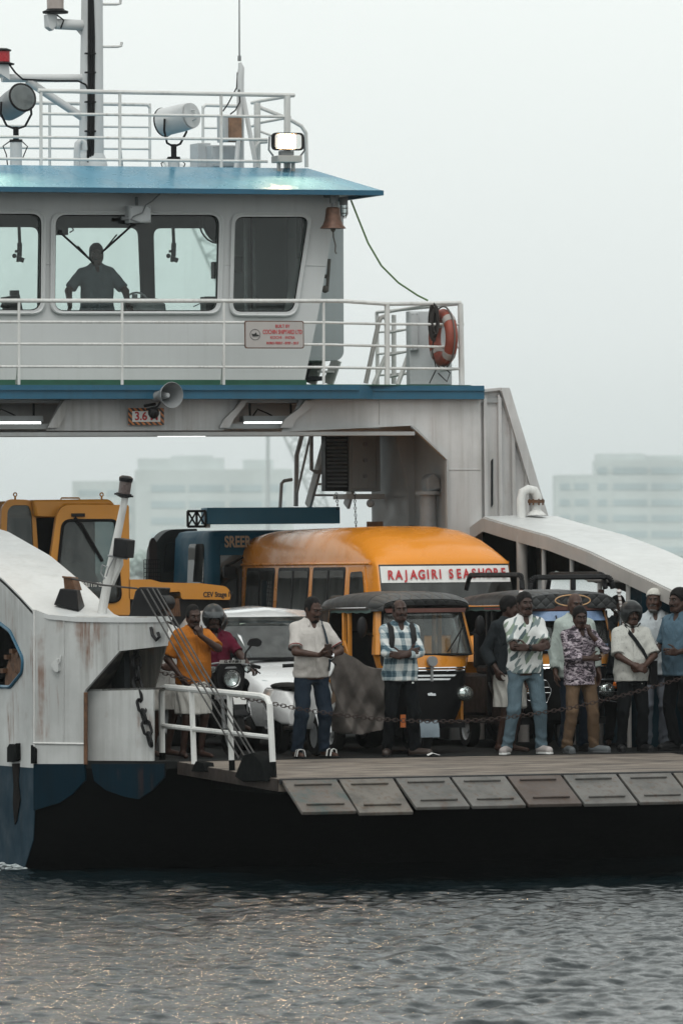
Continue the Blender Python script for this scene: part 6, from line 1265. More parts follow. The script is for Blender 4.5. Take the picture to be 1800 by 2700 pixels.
# ------------------------------------------------------------------ people: one implicit body surface each, clothes grown from the same shape
class Field:
    def __init__(s, lo, hi, h):
        s.h = h; s.lo = np.array(lo, np.float32); n = [int(math.ceil((b-a)/h))+1 for a, b in zip(lo, hi)]
        s.ax = [s.lo[i]+h*np.arange(n[i], dtype=np.float32) for i in range(3)]; s.F = np.full(n, 1.0, np.float32)
    def win(s, lo, hi):
        sl = []
        for i in range(3):
            a = int(np.clip((lo[i]-s.lo[i])/s.h, 0, len(s.ax[i])-1)); b = int(np.clip((hi[i]-s.lo[i])/s.h+2, 1, len(s.ax[i]))); sl.append(slice(a, max(b, a+1)))
        X = s.ax[0][sl[0]][:,None,None]; Y = s.ax[1][sl[1]][None,:,None]; Z = s.ax[2][sl[2]][None,None,:]; return tuple(sl), X, Y, Z
    def put(s, sl, d, k, sub=False):
        a = s.F[sl]
        if sub: 
            d = -d
            if k > 0: h = np.clip(.5-.5*(a-d)/k, 0, 1)*1.0; s.F[sl] = a*(1-h)+d*h+k*h*(1-h)
            else: s.F[sl] = np.maximum(a, d)
        elif k > 0: h = np.clip(.5+.5*(a-d)/k, 0, 1); s.F[sl] = a*(1-h)+d*h-k*h*(1-h)
        else: s.F[sl] = np.minimum(a, d)
    def cuts(s, d, X, Y, Z, cuts):
        for (p, n) in cuts or ():
            d = np.maximum(d, (X-p[0])*n[0]+(Y-p[1])*n[1]+(Z-p[2])*n[2])
        return d
    def cone(s, p0, p1, r0, r1, k=.02, cut=None, sub=False, flat=None):
        p0 = np.array(p0, float); p1 = np.array(p1, float); m = max(r0, r1)+.06; sl, X, Y, Z = s.win(np.minimum(p0,p1)-m, np.maximum(p0,p1)+m)
        v = p1-p0; L2 = max(1e-9, v @ v); x = X-p0[0]; y = Y-p0[1]; z = Z-p0[2]; t = np.clip((x*v[0]+y*v[1]+z*v[2])/L2, 0, 1)
        d = np.sqrt((x-t*v[0])**2+(y-t*v[1])**2+(z-t*v[2])**2)-(r0+(r1-r0)*t); s.put(sl, s.cuts(d, X, Y, Z, cut), k, sub)
    def ell(s, c, r, M=None, k=.02, cut=None, sub=False):
        c = np.array(c, float); r = np.array(r, float); m = r.max()+.06; sl, X, Y, Z = s.win(c-m, c+m); x = X-c[0]; y = Y-c[1]; z = Z-c[2]
        if M is not None:
            a = np.array(M).T; x, y, z = (a[0,0]*x+a[0,1]*y+a[0,2]*z, a[1,0]*x+a[1,1]*y+a[1,2]*z, a[2,0]*x+a[2,1]*y+a[2,2]*z)
        q = np.sqrt((x/r[0])**2+(y/r[1])**2+(z/r[2])**2); q2 = np.sqrt((x/r[0]**2)**2+(y/r[1]**2)**2+(z/r[2]**2)**2)+1e-9
        d = q*(q-1)/q2; s.put(sl, s.cuts(d, X, Y, Z, cut), k, sub)
    def stack(s, tab, k=.02, cut=None, infl=0, folds=None, off=(0,0)):
        zs = [t[0] for t in tab]; A = max(max(t[1],t[2])+abs(t[3]) for t in tab)+infl+.08
        sl, X, Y, Z = s.win((-A+off[0],-A+off[1],zs[0]-.05), (A+off[0],A+off[1],zs[-1]+.05)); z = Z
        a = np.interp(z, zs, [t[1] for t in tab])+infl; b = np.interp(z, zs, [t[2] for t in tab])+infl; c = np.interp(z, zs, [t[3] for t in tab])
        x = X-off[0]; y = Y-c-off[1]; q = (np.abs(x/a)**2.25+np.abs(y/b)**2.25)**(1/2.25); d = (q-1)*np.minimum(a, b)
        if folds is not None: an = np.arctan2(y, x); d = d+folds[0]*np.sin(an*folds[1]+3*np.sin(z*9))*np.clip((zs[-1]-z)/(zs[-1]-zs[0]), 0, 1)
        d = np.maximum(d, np.maximum(zs[0]-Z, Z-zs[-1])); s.put(sl, s.cuts(d, X, Y, Z, cut), k)
    def boxr(s, c, h, M, r, k=.01):
        c = np.array(c, float); m = max(h)+.08; sl, X, Y, Z = s.win(c-m, c+m); x = X-c[0]; y = Y-c[1]; z = Z-c[2]; a = np.array(M)
        u = [np.abs(a[0,i]*x+a[1,i]*y+a[2,i]*z)-h[i]+r for i in range(3)]
        d = np.sqrt(sum(np.maximum(q,0)**2 for q in u))+np.minimum(np.maximum(np.maximum(u[0],u[1]),u[2]),0)-r; s.put(sl, d, k)
    def mesh(s):
        F = s.F; S = F < 0; n = F.shape
        c = np.zeros((n[0]-1,n[1]-1,n[2]-1), np.int8)
        for i in (0,1):
            for j in (0,1):
                for k in (0,1): c += S[i:n[0]-1+i, j:n[1]-1+j, k:n[2]-1+k]
        idx = np.argwhere((c > 0) & (c < 8))
        if len(idx) == 0: return np.zeros((0,3)), np.zeros((0,4), int)
        off = np.array([(i,j,k) for i in (0,1) for j in (0,1) for k in (0,1)]); vals = np.stack([F[tuple((idx+o).T)] for o in off], 1)
        P = np.zeros((len(idx),3)); N = np.zeros(len(idx))
        for a in range(8):
            for b in range(a+1, 8):
                if abs(off[a]-off[b]).sum() != 1: continue
                va, vb = vals[:,a], vals[:,b]; m = (va < 0) != (vb < 0); t = np.where(m, va/np.where(m, va-vb, 1), 0)
                P += m[:,None]*(off[a]+t[:,None]*(off[b]-off[a])); N += m
        P = idx+P/N[:,None]; V_ = s.lo+P*s.h; im = np.full(c.shape, -1, np.int64); im[tuple(idx.T)] = np.arange(len(idx)); Q = []
        for ax in range(3):
            sa = [slice(None)]*3; sb = [slice(None)]*3; sa[ax] = slice(0,-1); sb[ax] = slice(1,None); A_, B_2 = S[tuple(sa)], S[tuple(sb)]
            e = np.argwhere(A_ != B_2); o1, o2 = (ax+1)%3, (ax+2)%3
            ok = (e[:,o1] > 0) & (e[:,o2] > 0) & (e[:,o1] < n[o1]-1) & (e[:,o2] < n[o2]-1); e = e[ok]; fl = A_[tuple(e.T)]
            d1 = np.zeros(3,int); d1[o1] = 1; d2 = np.zeros(3,int); d2[o2] = 1; q = np.stack([im[tuple((e-d1-d2).T)], im[tuple((e-d2).T)], im[tuple(e.T)], im[tuple((e-d1).T)]], 1)
            q[~fl] = q[~fl][:,::-1]; Q.append(q)
        return V_, np.concatenate(Q)
def wob(P, seed, f=9.0):
    r = np.random.default_rng(seed); o = np.zeros(len(P))
    for i in range(9):
        k = r.normal(size=3)*np.array((1.2,1.2,.8)); k = k/np.linalg.norm(k)*f*r.uniform(.5,2.2); o += np.sin(P @ k+r.uniform(0,6.28)+.8*np.sin(P @ (k[::-1]*.6)))
    return o/4.0
def fmesh(name, F, mat, parent, sc=1, disp=0, seed=0, smooth=1, ff=9.0, folds=None):
    P, Q = F.mesh()
    if len(P) == 0: return None
    if smooth:
        for _ in range(smooth):
            e = np.concatenate([Q[:,[0,1]],Q[:,[1,2]],Q[:,[2,3]],Q[:,[3,0]]]); S = np.zeros_like(P); C = np.zeros(len(P)); np.add.at(S, e[:,0], P[e[:,1]]); np.add.at(C, e[:,0], 1); P = P*.5+.5*S/np.maximum(C,1)[:,None]
    if disp:
        a = P[Q[:,2]]-P[Q[:,0]]; b = P[Q[:,3]]-P[Q[:,1]]; fn = np.cross(a, b); N = np.zeros_like(P)
        for i in range(4): np.add.at(N, Q[:,i], fn)
        N /= np.linalg.norm(N, axis=1)[:,None]+1e-9; P = P+N*np.maximum(disp*(wob(P, seed, ff)+.45*wob(P, seed+50, ff*2.4)), -.0065)[:,None]
    if disp and folds:
        x, y, z = P.T; g = np.zeros(len(P))
        for z0, sg, am, fq in folds: g += am*np.exp(-((z-z0)/sg)**2)*np.sin(fq*z+3.0*np.sin(16*x+seed)+2.2*np.sin(13*y+2*seed)+np.sign(x)*seed)
        P = P+N*np.maximum(g,-.003)[:,None]
    me = bpy.data.meshes.new(name); me.from_pydata((P*sc).tolist(), [], Q.tolist()); me.materials.append(mat); me.polygons.foreach_set('use_smooth', [True]*len(me.polygons)); me.update()
    o = bpy.data.objects.new(name, me); COL.objects.link(o); o.parent = parent; ORG[o] = ORG[parent]; return o
nrm = lambda v: v/np.linalg.norm(v)
def ik(a, w_, l1, l2, pole):
    a = np.array(a,float); w_ = np.array(w_,float); d = w_-a; L = np.linalg.norm(d); L = min(L, (l1+l2)*.998); d = nrm(d); x = (l1*l1-l2*l2+L*L)/(2*L); h = math.sqrt(max(0,l1*l1-x*x)); p = np.array(pole,float); p = p-d*(p @ d); p = nrm(p); return a+d*x+p*h, a+d*L
TOR = [(.84,.150,.108,.0),(.92,.165,.115,.005),(1.0,.155,.108,.0),(1.08,.146,.102,-.002),(1.18,.155,.106,-.004),(1.28,.170,.112,-.002),(1.36,.172,.104,.004),(1.41,.150,.088,.008),(1.45,.095,.070,.010),(1.48,.060,.056,.008)]
def torso(f, b=0):
    # f: fullness (0 slim, 1 heavy), b: belly
    out = []
    for z, a, d, c in TOR: g = math.exp(-((z-1.07)/.11)**2); out.append((z, a*(1+.10*f)+.022*b*g, d*(1+.12*f)+.045*b*g, c-.045*b*g))
    return out
m_skin = plain('dark brown skin', (.043,.0215,.0155), .5, var=.22, vs=14, bump=.12, bs=120, spec=.3); m_skin2 = plain('brown skin', (.060,.030,.021), .5, var=.22, vs=14, bump=.12, bs=120, spec=.3)
m_hair = plain('black hair', (.005,.0045,.0045), .7, bump=.5, bs=160, spec=.15); m_hairg = plain('grey stubble hair', (.07,.065,.06), .6, bump=.5, bs=160)
m_eye = plain('eye white', (.07,.06,.055), .4, bump=0, spec=.2); m_iris = plain('iris', (.01,.007,.006), .2, bump=0)
def cloth(name, col, var=.16, bump=.8): 
    t = NT(name); c = t.coord(); n = t.noise(t.coord((1,1,.6)), 7, 4, .6, .6); cc = t.mix(t.ramp(n,[(.3,0.),(.7,1.)]), tuple(x*(1-var) for x in col), tuple(min(1,x*(1+var*.5)) for x in col))
    h = t.math('ADD', t.noise(t.coord((1,1,.5),(.3,.5,0)), 8, 4, .55, 1.6), t.math('MULTIPLY', t.noise(c, 160, 2), .06)); t.bsdf(cc, .85, 0, h, bump, .03, spec=.08); return t.m
def limb_hand(F, wr, hd, nm, s, curl=.5, k=.008, thumb=.6, spread=.0):
    # palm, four fingers of different lengths with three bends each, thumb from the side of the palm
    h = nrm(np.array(hd,float)); n = np.array(nm,float); n = nrm(n-h*(n @ h)); t = np.cross(n, h)*s; M = np.stack([t,h,n],1)
    pc_ = np.array(wr)+h*.048; F.boxr(pc_, (.040,.046,.016), M, .014, k=.015)
    for i, (o, L) in enumerate(((.029,.92),(.0095,1.0),(-.0105,.95),(-.0285,.76))):
        p = pc_+h*.040+t*o; d = nrm(h+t*spread*(o*14)); c = curl*(1+.08*(i-1)); r = .0092
        for j, l in enumerate((.042,.027,.022)):
            c2 = c*(.75 if j == 0 else 1.0)*1.05; d = nrm(d*math.cos(c2)+n*(-1)*math.sin(c2)*-1) if False else nrm(d*math.cos(c2)+n*math.sin(c2)); n2 = n
            q = p+d*l*L; F.cone(p, q, r, r*.9, k=.003); p = q; r *= .9; n = nrm(n-d*(n @ d)) if abs(n @ d) < .99 else n
        n = np.array(nm,float); n = nrm(n-h*(n @ h))
    p = np.array(wr)+h*.028+t*.034+n*.004; d = nrm(h*.75+t*.75+n*.35*thumb)
    for j, l in enumerate((.038,.030,.024)):
        q = p+d*l; F.cone(p, q, .0125-.0015*j, .0112-.0015*j, k=.006); p = q; d = nrm(d+h*.35+n*.35*thumb-t*.15)
def person(label, loc, H=1.70, rz=0, full=.3, belly=.2, head=(0,0), skin=None, arms=None, feet=None, top=None, bottom=None, hair='short', face='moustache', hairm=None, shoes=None, cap=None, group=None, seat=False, res=.0075, lean=0, eyes=True):
    skin = skin or m_skin; hairm = hairm or m_hair; seed = abs(hash(label)) % 1000 if False else sum(ord(c) for c in label) % 997
    t = thing('person', label, 'person', loc, rz, group); sc = H/1.72
    T_ = torso(full, belly); sh = {s: np.array((s*(.163+.014*full), .012, 1.388)) for s in (-1,1)}
    hip = {s: np.array((s*.088, .0, .90)) for s in (-1,1)}; feet = feet or {-1: (-.11,-.0), 1: (.11,-.0)}; kn = {}; an = {}; toe = {}
    for s in (-1,1):
        if seat: kn[s] = np.array((s*.20,-.36,.86)); an[s] = np.array((s*.20,-.30,.42)); toe[s] = an[s]+np.array((s*.02,-.17,-.05)); continue
        fx, fy = feet[s][:2]; an[s] = np.array((fx, fy+.045, .085)); fa = feet[s][2] if len(feet[s]) > 2 else s*.25
        kn[s], an[s] = ik(hip[s], an[s], .43, .405, (s*.12,-1,0)); toe[s] = np.array((an[s][0]+.19*math.sin(fa), an[s][1]-.19*math.cos(fa), .035))
    arms = arms or {}; el = {}; wr = {}; hd = {}
    for s in (-1,1):
        a = arms.get(s, dict(w=(s*.25,-.06,.86), pole=(s*.3,.6,0), h=(0,-.15,-1), n=(-s,-.2,0), curl=.35))
        el[s], wr[s] = ik(sh[s], a['w'], .295, .255, a.get('pole',(s*.4,.5,-.3))); hd[s] = a
    ext = [*sh.values(), *el.values(), *wr.values(), *kn.values(), *an.values(), *toe.values()]
    hc = np.array((0,-.022,1.602)); lo = np.min(ext,0)-.26; hi = np.max(ext,0)+.26; lo[2] = min(0,min(p[2] for p in toe.values()))-.03; hi[2] = 1.80
    lo[0] = min(lo[0],-.34); hi[0] = max(hi[0],.34); lo[1] = min(lo[1],-.34); hi[1] = max(hi[1],.24)
    # --- body
    F = Field(lo, hi, res); F.stack(T_, k=.03)
    F.cone((0,.012,1.44),(0,-.002,1.54),.056,.052,k=.03)
    for s in (-1,1):
        F.cone((0,.012,1.45), sh[s]+np.array((0,0,-.008)), .038, .032, k=.03); F.cone(sh[s], el[s], .044+.006*full, .040, k=.03); F.cone(el[s], wr[s], .041+.004*full, .027, k=.02)
        F.cone(hip[s], kn[s], .080, .050, k=.03); F.cone(kn[s], an[s], .050, .034, k=.02); F.cone(an[s]+np.array((0,.02,-.03)), toe[s]-np.array((0,0,.008)), .036, .026, k=.02)
    Rh = np.array((Matrix.Rotation(head[0],3,'Z') @ Matrix.Rotation(head[1],3,'X'))); piv = np.array((0,.005,1.525)); hp_ = lambda *p: piv+Rh @ (np.array(p,float)+hc-piv)
    ft = .95+.06*full
    F.ell(hp_(0,.012,.030),(.075*ft,.094,.088),Rh,k=.015); F.ell(hp_(0,-.022,-.030),(.061*ft,.070,.088),Rh,k=.03); F.cone(hp_(-.022,-.065,-.098),hp_(.022,-.065,-.098),.024,.024,k=.03)
    for s in (-1,1):
        F.ell(hp_(s*.038*ft,-.062,-.028),(.026,.026,.032),Rh,k=.02); F.cone(hp_(s*.012,-.088,.030),hp_(s*.046,-.076,.031),.011,.009,k=.012); F.ell(hp_(s*.077*ft,.008,-.006),(.011,.024,.033),Rh,k=.008)
        F.cone(hp_(s*.058,.0,-.05),hp_(s*.03,-.055,-.095),.024,.022,k=.025)
    for s in (-1,1): F.ell(hp_(s*.031,-.098,.010),(.018,.016,.012),Rh,k=.010,sub=True)
    F.cone(hp_(0,-.088,.018),hp_(0,-.108,-.030),.009,.013,k=.010)
    for s in (-1,1): F.cone(hp_(s*.010,-.100,-.034),hp_(s*.016,-.094,-.036),.009,.008,k=.006)
    F.cone(hp_(-.020,-.086,-.062),hp_(.020,-.086,-.062),.0085,.0085,k=.008); F.cone(hp_(-.018,-.086,-.074),hp_(.018,-.086,-.074),.009,.009,k=.006); F.cone(hp_(-.024,-.101,-.068),hp_(.024,-.101,-.068),.0035,.0035,k=.003,sub=True)
    for s in (-1,1): limb_hand(F, wr[s], hd[s].get('h',(0,0,-1)), hd[s].get('n',(-s,0,0)), hd[s].get('t',s), hd[s].get('curl',.5), thumb=hd[s].get('thumb',.6))
    fmesh('body', F, skin, t, sc, smooth=1)
    if eyes:
        mb = MB()
        for s in (-1,1): mb.sphere(hp_(s*.031,-.0805,.010),(.0115,.0115,.0095),10,8)
        mb.cm = 1
        for s in (-1,1): mb.sphere(hp_(s*.031,-.0868,.010),(.0066,.0066,.0070),8,6)
        for i in range(len(mb.v)): mb.v[i] = mb.v[i]*sc
        mb.build('eyes', [m_eye, m_iris], t, local=True)
    # --- hair, brows, moustache, beard
    G = Field(hc-.21, hc+.21, .006); up = Rh @ np.array((0,0,1)); bk = Rh @ np.array((0,1,0))
    if hair != 'none':
        th = {'short':.006,'thick':.013,'thin':.003,'bald':.003,'curly':.022}[hair]; lim = {'short':(.055,1.15),'thick':(.05,1.1),'curly':(.045,1.1),'thin':(.075,1.2),'bald':(.028,-9)}[hair]
        if hair == 'bald':
            nrm_ = -nrm(Rh @ np.array((0,1.0,-.75))); G.ell(hp_(0,.014,.024),(.078*ft+th,.098+th,.090+th*.2),Rh,k=0,cut=[(hp_(0,.0,-.0),-nrm(Rh @ np.array((0,1.0,.1)))),(hp_(0,0,.048),up)])
        else:
            n1 = nrm(Rh @ np.array((0,-.80,-.62))); cy_ = .026 if hair != 'thin' else .036
            G.ell(hp_(0,cy_,.037 if hair != 'thin' else .030),(.075*ft+th,.094+th,.088+th*1.1),Rh,k=0,cut=[(hp_(0,-.045,.030),n1)])
            for s in (-1,1): G.ell(hp_(s*.068*ft,-.004,.022),(.010+th*.5,.030,.046),Rh,k=.008)
            G.ell(hp_(0,.055,-.01),(.066*ft+th*.6,.05+th,.062),Rh,k=.012)
    for s in (-1,1): G.cone(hp_(s*.016,-.098,.030),hp_(s*.046,-.083,.032),.0055,.004,k=.003)
    if 'moustache' in face: 
        for s in (-1,1): G.cone(hp_(0,-.1005,-.048),hp_(s*.032,-.086,-.060),.0085,.006,k=.004)
    if 'beard' in face:
        G.ell(hp_(0,-.022,-.038),(.066*ft,.076,.092),Rh,k=0,cut=[(hp_(0,0,-.048),up),(hp_(0,-.01,0),bk)]); G.cone(hp_(-.022,-.068,-.108),hp_(.022,-.068,-.108),.026,.026,k=.015)
        G.ell(hp_(0,-.096,-.068),(.022,.016,.010),Rh,k=.004,sub=True)
    fmesh('hair', G, hairm, t, sc, disp=.0032, seed=seed, smooth=1, ff=34)
    # --- shirt
    if top:
        F = Field((lo[0],lo[1],.60),(hi[0],hi[1],1.56),.0095); hem = top.get('hem',.80); fl_ = top.get('loose',.02)
        st = []
        for z, a, d, c in [(hem,.166,.118,0)]+[q for q in T_ if q[0] > hem+.03]:
            g = np.interp(z,[.8,1.05,1.3,1.45],[1.25,1.1,.9,.4]); a2 = max(a, .158*(1+.08*full)) if z < 1.25 else a; bel = .045*belly*math.exp(-((z-1.02)/.16)**2)
            st.append((z, a2+fl_*g, max(d,.112)+fl_*g*.9 if z < 1.25 else d+fl_*g*.8, c))
        F.stack(st, k=0)
        for s in (-1,1): F.cone((0,.012,1.45), sh[s]+np.array((0,0,.0)), .066, .057, k=.03)
        for s in (-1,1):
            L = top.get('sleeve',.78); r0 = .056+.006*full; r1 = top.get('cuff',.062)
            e = el[s]; dv = e-sh[s]
            if L <= 1:
                q = sh[s]+dv*(L+.12); c = sh[s]+dv*L; F.cone(sh[s], q, r0, r1+.004, k=.03, cut=[(c, nrm(dv))])
            else:
                F.cone(sh[s], e, r0, .054, k=.03); d2 = wr[s]-e; c = e+d2*(L-1); q = e+d2*min(1,(L-1)+.1); F.cone(e, q, .054, top.get('cuff',.046), k=.02, cut=[(c, nrm(d2))])
                if top.get('roll'): F.cone(c-nrm(d2)*.055, c, .052, .052, k=.004, cut=[(c, nrm(d2)),(c-nrm(d2)*.06,-nrm(d2))])
        for s in (-1,1):
            if top.get('collar',1): F.cone((s*.01,.078,1.475),(s*.066,.02,1.490),.017,.016,k=.004); F.cone((s*.066,.02,1.490),(s*.050,-.058,1.450),.016,.015,k=.004); F.cone((s*.050,-.06,1.452),(s*.062,-.098,1.415),.013,.009,k=.004)
        F.ell((0,-.11,1.455),(.030,.075,.075),None,k=.004,sub=True); F.ell((0,0.0,1.52),(.056,.060,.09),None,k=.004,sub=True)
        if top.get('placket',1): 
            for z in np.arange(hem+.02,1.38,.03): pass
        F.cone((0,-.5,hem-.02),(0,-.5,hem-.01),.01,.01)
        shirt = fmesh('shirt', F, top['m'], t, sc, disp=top.get('disp',.010), seed=seed+1, smooth=1, folds=[(.93,.10,.0045,42),(1.12,.10,.0035,34),(1.30,.08,.003,30)])
        if top.get('trim'):
            mb = MB()
            for s in (-1,1):
                c = sh[s]+(el[s]-sh[s])*(top['sleeve']-.03); mb.torus(Vector(c)*sc, Vector(el[s]-sh[s]), (top.get('cuff',.062)+.004)*sc, .006, 20, 6)
            mb.build('sleeve_trim', top['trim'], shirt, local=True)
        if top.get('placket',1):
            mb = MB(); zz = np.linspace(hem+.015, 1.37, 12); pts = [Vector((0, fy_(st, 0, z)-.004, z))*sc for z in zz]; mb.strap(pts, (0,-1,0), .034*sc, .003); mb.build('placket', top['m'], shirt, local=True)
    # --- lower clothing
    if bottom:
        F = Field((lo[0],lo[1],lo[2]),(hi[0],hi[1],1.10),.0095)
        if bottom['kind'] == 'trousers':
            w_ = bottom.get('w',1.0); F.stack([(.80,.150,.112,.004),(.90,.168+.01*full,.122,.004),(1.0,.160+.01*full,.114+.02*belly,-.0)], k=.03)
            for s in (-1,1):
                F.cone(hip[s], kn[s], .094+.008*full, .068*w_, k=.03); c = an[s]+np.array((0,0,.005 if not seat else .05)); F.cone(kn[s], an[s], .068*w_, .060*w_, k=.02, cut=[(c-np.array((0,0,.03)),(0,0,-1))])
        else:
            z0 = bottom.get('hem',.46); F.stack([(z0,.20*bottom.get('w',1),.15,-.02),(z0+.2,.19*bottom.get('w',1),.145,-.015),(.86,.178,.13,-.005),(1.02,.165,.118+.03*belly,-.01)], k=0, folds=(.010,11))
        fmesh('trousers' if bottom['kind']=='trousers' else 'mundu', F, bottom['m'], t, sc, disp=bottom.get('disp',.011), seed=seed+2, smooth=1, folds=[(.13,.08,.0065,62),(.47,.09,.0055,44),(.80,.07,.005,40),(.64,.1,.0025,30)] if bottom['kind']=='trousers' else None)
    if shoes:
        for s in (-1,1):
            a, b = an[s], toe[s]
            if shoes['kind'] == 'sandal':
                d = nrm((b-a)*np.array((1,1,0))); c = np.cross(d,(0,0,1)); mb = MB(); z = .0
                ol = [a-d*.055+c*.03,a-d*.055-c*.03,a+d*.06-c*.042,b+d*.04-c*.030,b+d*.045+c*.02,a+d*.06+c*.042]; mb.prism([Vector((p[0],p[1],.001))*sc for p in ol],(0,0,.022)); o = mb.build('sandal_sole', m_blk, t, local=True, bevel=.006)
                m0 = a*.42+b*.58
                for k_, off_ in ((0,-.018),(1,.012),(2,.042)):
                    mb = MB(); q = m0+d*off_; pts = [Vector((q+c*.046)*np.array((1,1,0))+np.array((0,0,.02)))*sc, Vector(q+c*.032+np.array((0,0,.030)))*sc, Vector(q+np.array((0,0,.040)))*sc, Vector(q-c*.032+np.array((0,0,.030)))*sc, Vector((q-c*.046)*np.array((1,1,0))+np.array((0,0,.02)))*sc]
                    mb.strap(pts, (0,0,1), .030 if k_==1 else .016, .006); mb.build('sandal_strap', m_blk if k_==1 else m_platew, o, local=True)
            else:
                F = Field(np.minimum(a,b)-.12, np.maximum(a,b)+.12, .007); cu = [((0,0,.002),(0,0,-1))]; d = nrm((b-a)*np.array((1,1,0)))
                F.cone(np.array((a[0],a[1]+.0,.052))-d*.02, np.array((b[0],b[1],.040)), .047, .043, k=.01, cut=cu); F.cone(a-d*.012, np.array((a[0],a[1],.055))-d*.01, .046, .050, k=.02, cut=cu+[((0,0,.125),(0,0,1))])
                so_ = fmesh('shoe', F, shoes['m'], t, sc, smooth=1)
                mb = MB(); c = np.cross(d,(0,0,1)); ol = [a-d*.062+c*.03,a-d*.066-c*.0,a-d*.062-c*.03,a+d*.06-c*.045,b+d*.02-c*.042,b+d*.045,b+d*.02+c*.042,a+d*.06+c*.045]; mb.prism([Vector((p[0],p[1],.0))*sc for p in ol],(0,0,.024)); mb.build('shoe_sole', shoes.get('sole',m_platew), so_, local=True, bevel=.006)
    if cap == 'skullcap':
        G = Field(hc-.2, hc+.2, .006); n1 = nrm(Rh @ np.array((0,-.25,-1))); G.ell(hp_(0,.012,.040),(.088,.108,.096),Rh,k=0,cut=[(hp_(0,-.05,.055),n1)]); fmesh('skullcap', G, cloth('white knitted cap',(.52,.51,.47)), t, sc)
    if cap in ('helmet','helmet_visor'):
        G = Field(hc-.26, hc+.26, .007); G.ell(hp_(0,.018,.022),(.130,.155,.150),Rh,k=0,cut=[(hp_(0,0,-.115),-up)])
        G.ell(hp_(0,-.15,-.055),(.088,.13,.092),Rh,k=.012,sub=True); G.ell(hp_(0,.0,-.04),(.088,.115,.12),Rh,k=.005,sub=True)
        h_ = fmesh('helmet', G, plain('dark grey helmet',(.016,.018,.019),.4,var=.3,vs=9,bump=0,coat=.1,spec=.3), t, sc, smooth=2)
        mb = MB(); rows = []
        for ph in np.linspace(.30,.62,5) if cap == 'helmet' else np.linspace(.02,.48,6):
            rows.append([Vector(hp_(.134*math.cos(ph)*math.sin(a), .016-.161*math.cos(ph)*math.cos(a), .022+.155*math.sin(ph)))*sc for a in np.linspace(-1.15,1.15,13)])
        mb.sheet(rows,tuple(Vector(Rh @ np.array((0,.004,0))))); mb.build('visor' if cap=='helmet_visor' else 'helmet_peak', plain('smoked visor',(.05,.056,.06),.25,var=.1,bump=0,coat=.25) if cap=='helmet_visor' else m_blk, h_, local=True, ang=60)
        mb = MB(); mb.tube([Vector(hp_(s*x_,y_,z_))*sc for s,x_,y_,z_ in ((-1,.10,-.02,-.10),(-1,.05,-.05,-.145),(1,.05,-.05,-.145),(1,.10,-.02,-.10))],.008,6); mb.build('chin_strap', m_blk, h_, local=True)
    t['_'] = 1; del t['_']
    return t, dict(sh=sh, el=el, wr=wr, sc=sc, T=T_, hp=hp_, st=st if top else T_)
def fy_(st, x, z, front=True):
    zs = [q[0] for q in st]; a = np.interp(z,zs,[q[1] for q in st]); b = np.interp(z,zs,[q[2] for q in st]); c = np.interp(z,zs,[q[3] for q in st]); v = max(0,1-min(1,abs(x/a))**2.25)**(1/2.25); return c-b*v if front else c+b*v
def on_body(t, info, pts, front=True, off=.012):
    M = Matrix.Translation(t.location) @ Matrix.Rotation(t.rotation_euler.z,4,'Z'); return [M @ (Vector((x, fy_(info['st'],x,z,f)+(-off if f else off), z))*info['sc']) for (x,z,f) in pts]
def deck(u, v, y): p = W(u, v, y); return (p.x, y, DZ)
# --- patterned cloth
def patt(name, build):
    t = NT(name); c = t.coord(); col = build(t, c); h = t.math('ADD', t.noise(t.coord((1,1,.5),(.3,.5,0)), 8, 4, .55, 1.6), t.math('MULTIPLY', t.noise(c,160,2), .06)); t.bsdf(col, .85, 0, h, .5, .03, spec=.25); return t.m
def plaid(t, c):
    s = t.n('SeparateXYZ'); d = t.noise(c, 2.5, 2); v = t.n('VectorMath', operation='MULTIPLY_ADD'); 
    nz = t.n('TexNoise'); nz.inputs['Scale'].default_value = 4; t.l(c, nz.inputs['Vector']); v.inputs[1].default_value = (.03,.03,.03); t.l(nz.outputs['Color'], v.inputs[0]); t.l(c, v.inputs[2]); t.l(v.outputs[0], s.inputs[0])
    def band(x, f, ph): return t.ramp(t.math('FRACT', t.math('ADD', t.math('MULTIPLY', x, f), ph)), [(0,0.),(.40,0.),(.46,1.),(.86,1.),(.92,0.)])
    xx = t.math('ADD', s.outputs[0], t.math('MULTIPLY', s.outputs[1], .8)); a = band(xx, 8.5, .30); b = band(s.outputs[2], 7.2, .1); fine = t.math('FRACT', t.math('MULTIPLY', xx, 62)); f2 = t.math('FRACT', t.math('MULTIPLY', s.outputs[2], 62))
    m = t.math('ADD', t.math('MULTIPLY', a, .5), t.math('MULTIPLY', b, .5)); g = t.math('MULTIPLY', m, t.math('ADD', .62, t.math('MULTIPLY', t.math('ADD', t.ramp(fine,[(.5,0.),(.6,1.)]), t.ramp(f2,[(.5,0.),(.6,1.)])), .25)))
    return t.ramp(g, [(0,(.56,.58,.57)),(.40,(.30,.36,.38)),(.62,(.10,.16,.19)),(.95,(.018,.045,.065))])
def leaves(t, c):
    m0 = t.n('Mapping'); m0.inputs['Rotation'].default_value = (0,-.60,0); t.l(c, m0.inputs[0]); mp = t.n('Mapping'); mp.inputs['Scale'].default_value = (31,9,7.2); t.l(m0.outputs[0], mp.inputs[0])
    vo = t.n('TexVoronoi'); vo.inputs['Scale'].default_value = 1.0; vo.inputs['Randomness'].default_value = .7; t.l(mp.outputs[0], vo.inputs['Vector']); s = t.n('SeparateXYZ'); t.l(vo.outputs['Color'], s.inputs[0])
    col = t.ramp(s.outputs[0], [(0,(.56,.57,.56)),(.40,(.17,.21,.21)),(.54,(.07,.10,.105)),(.66,(.19,.24,.19)),(.76,(.56,.57,.56))], 'CONSTANT'); return col
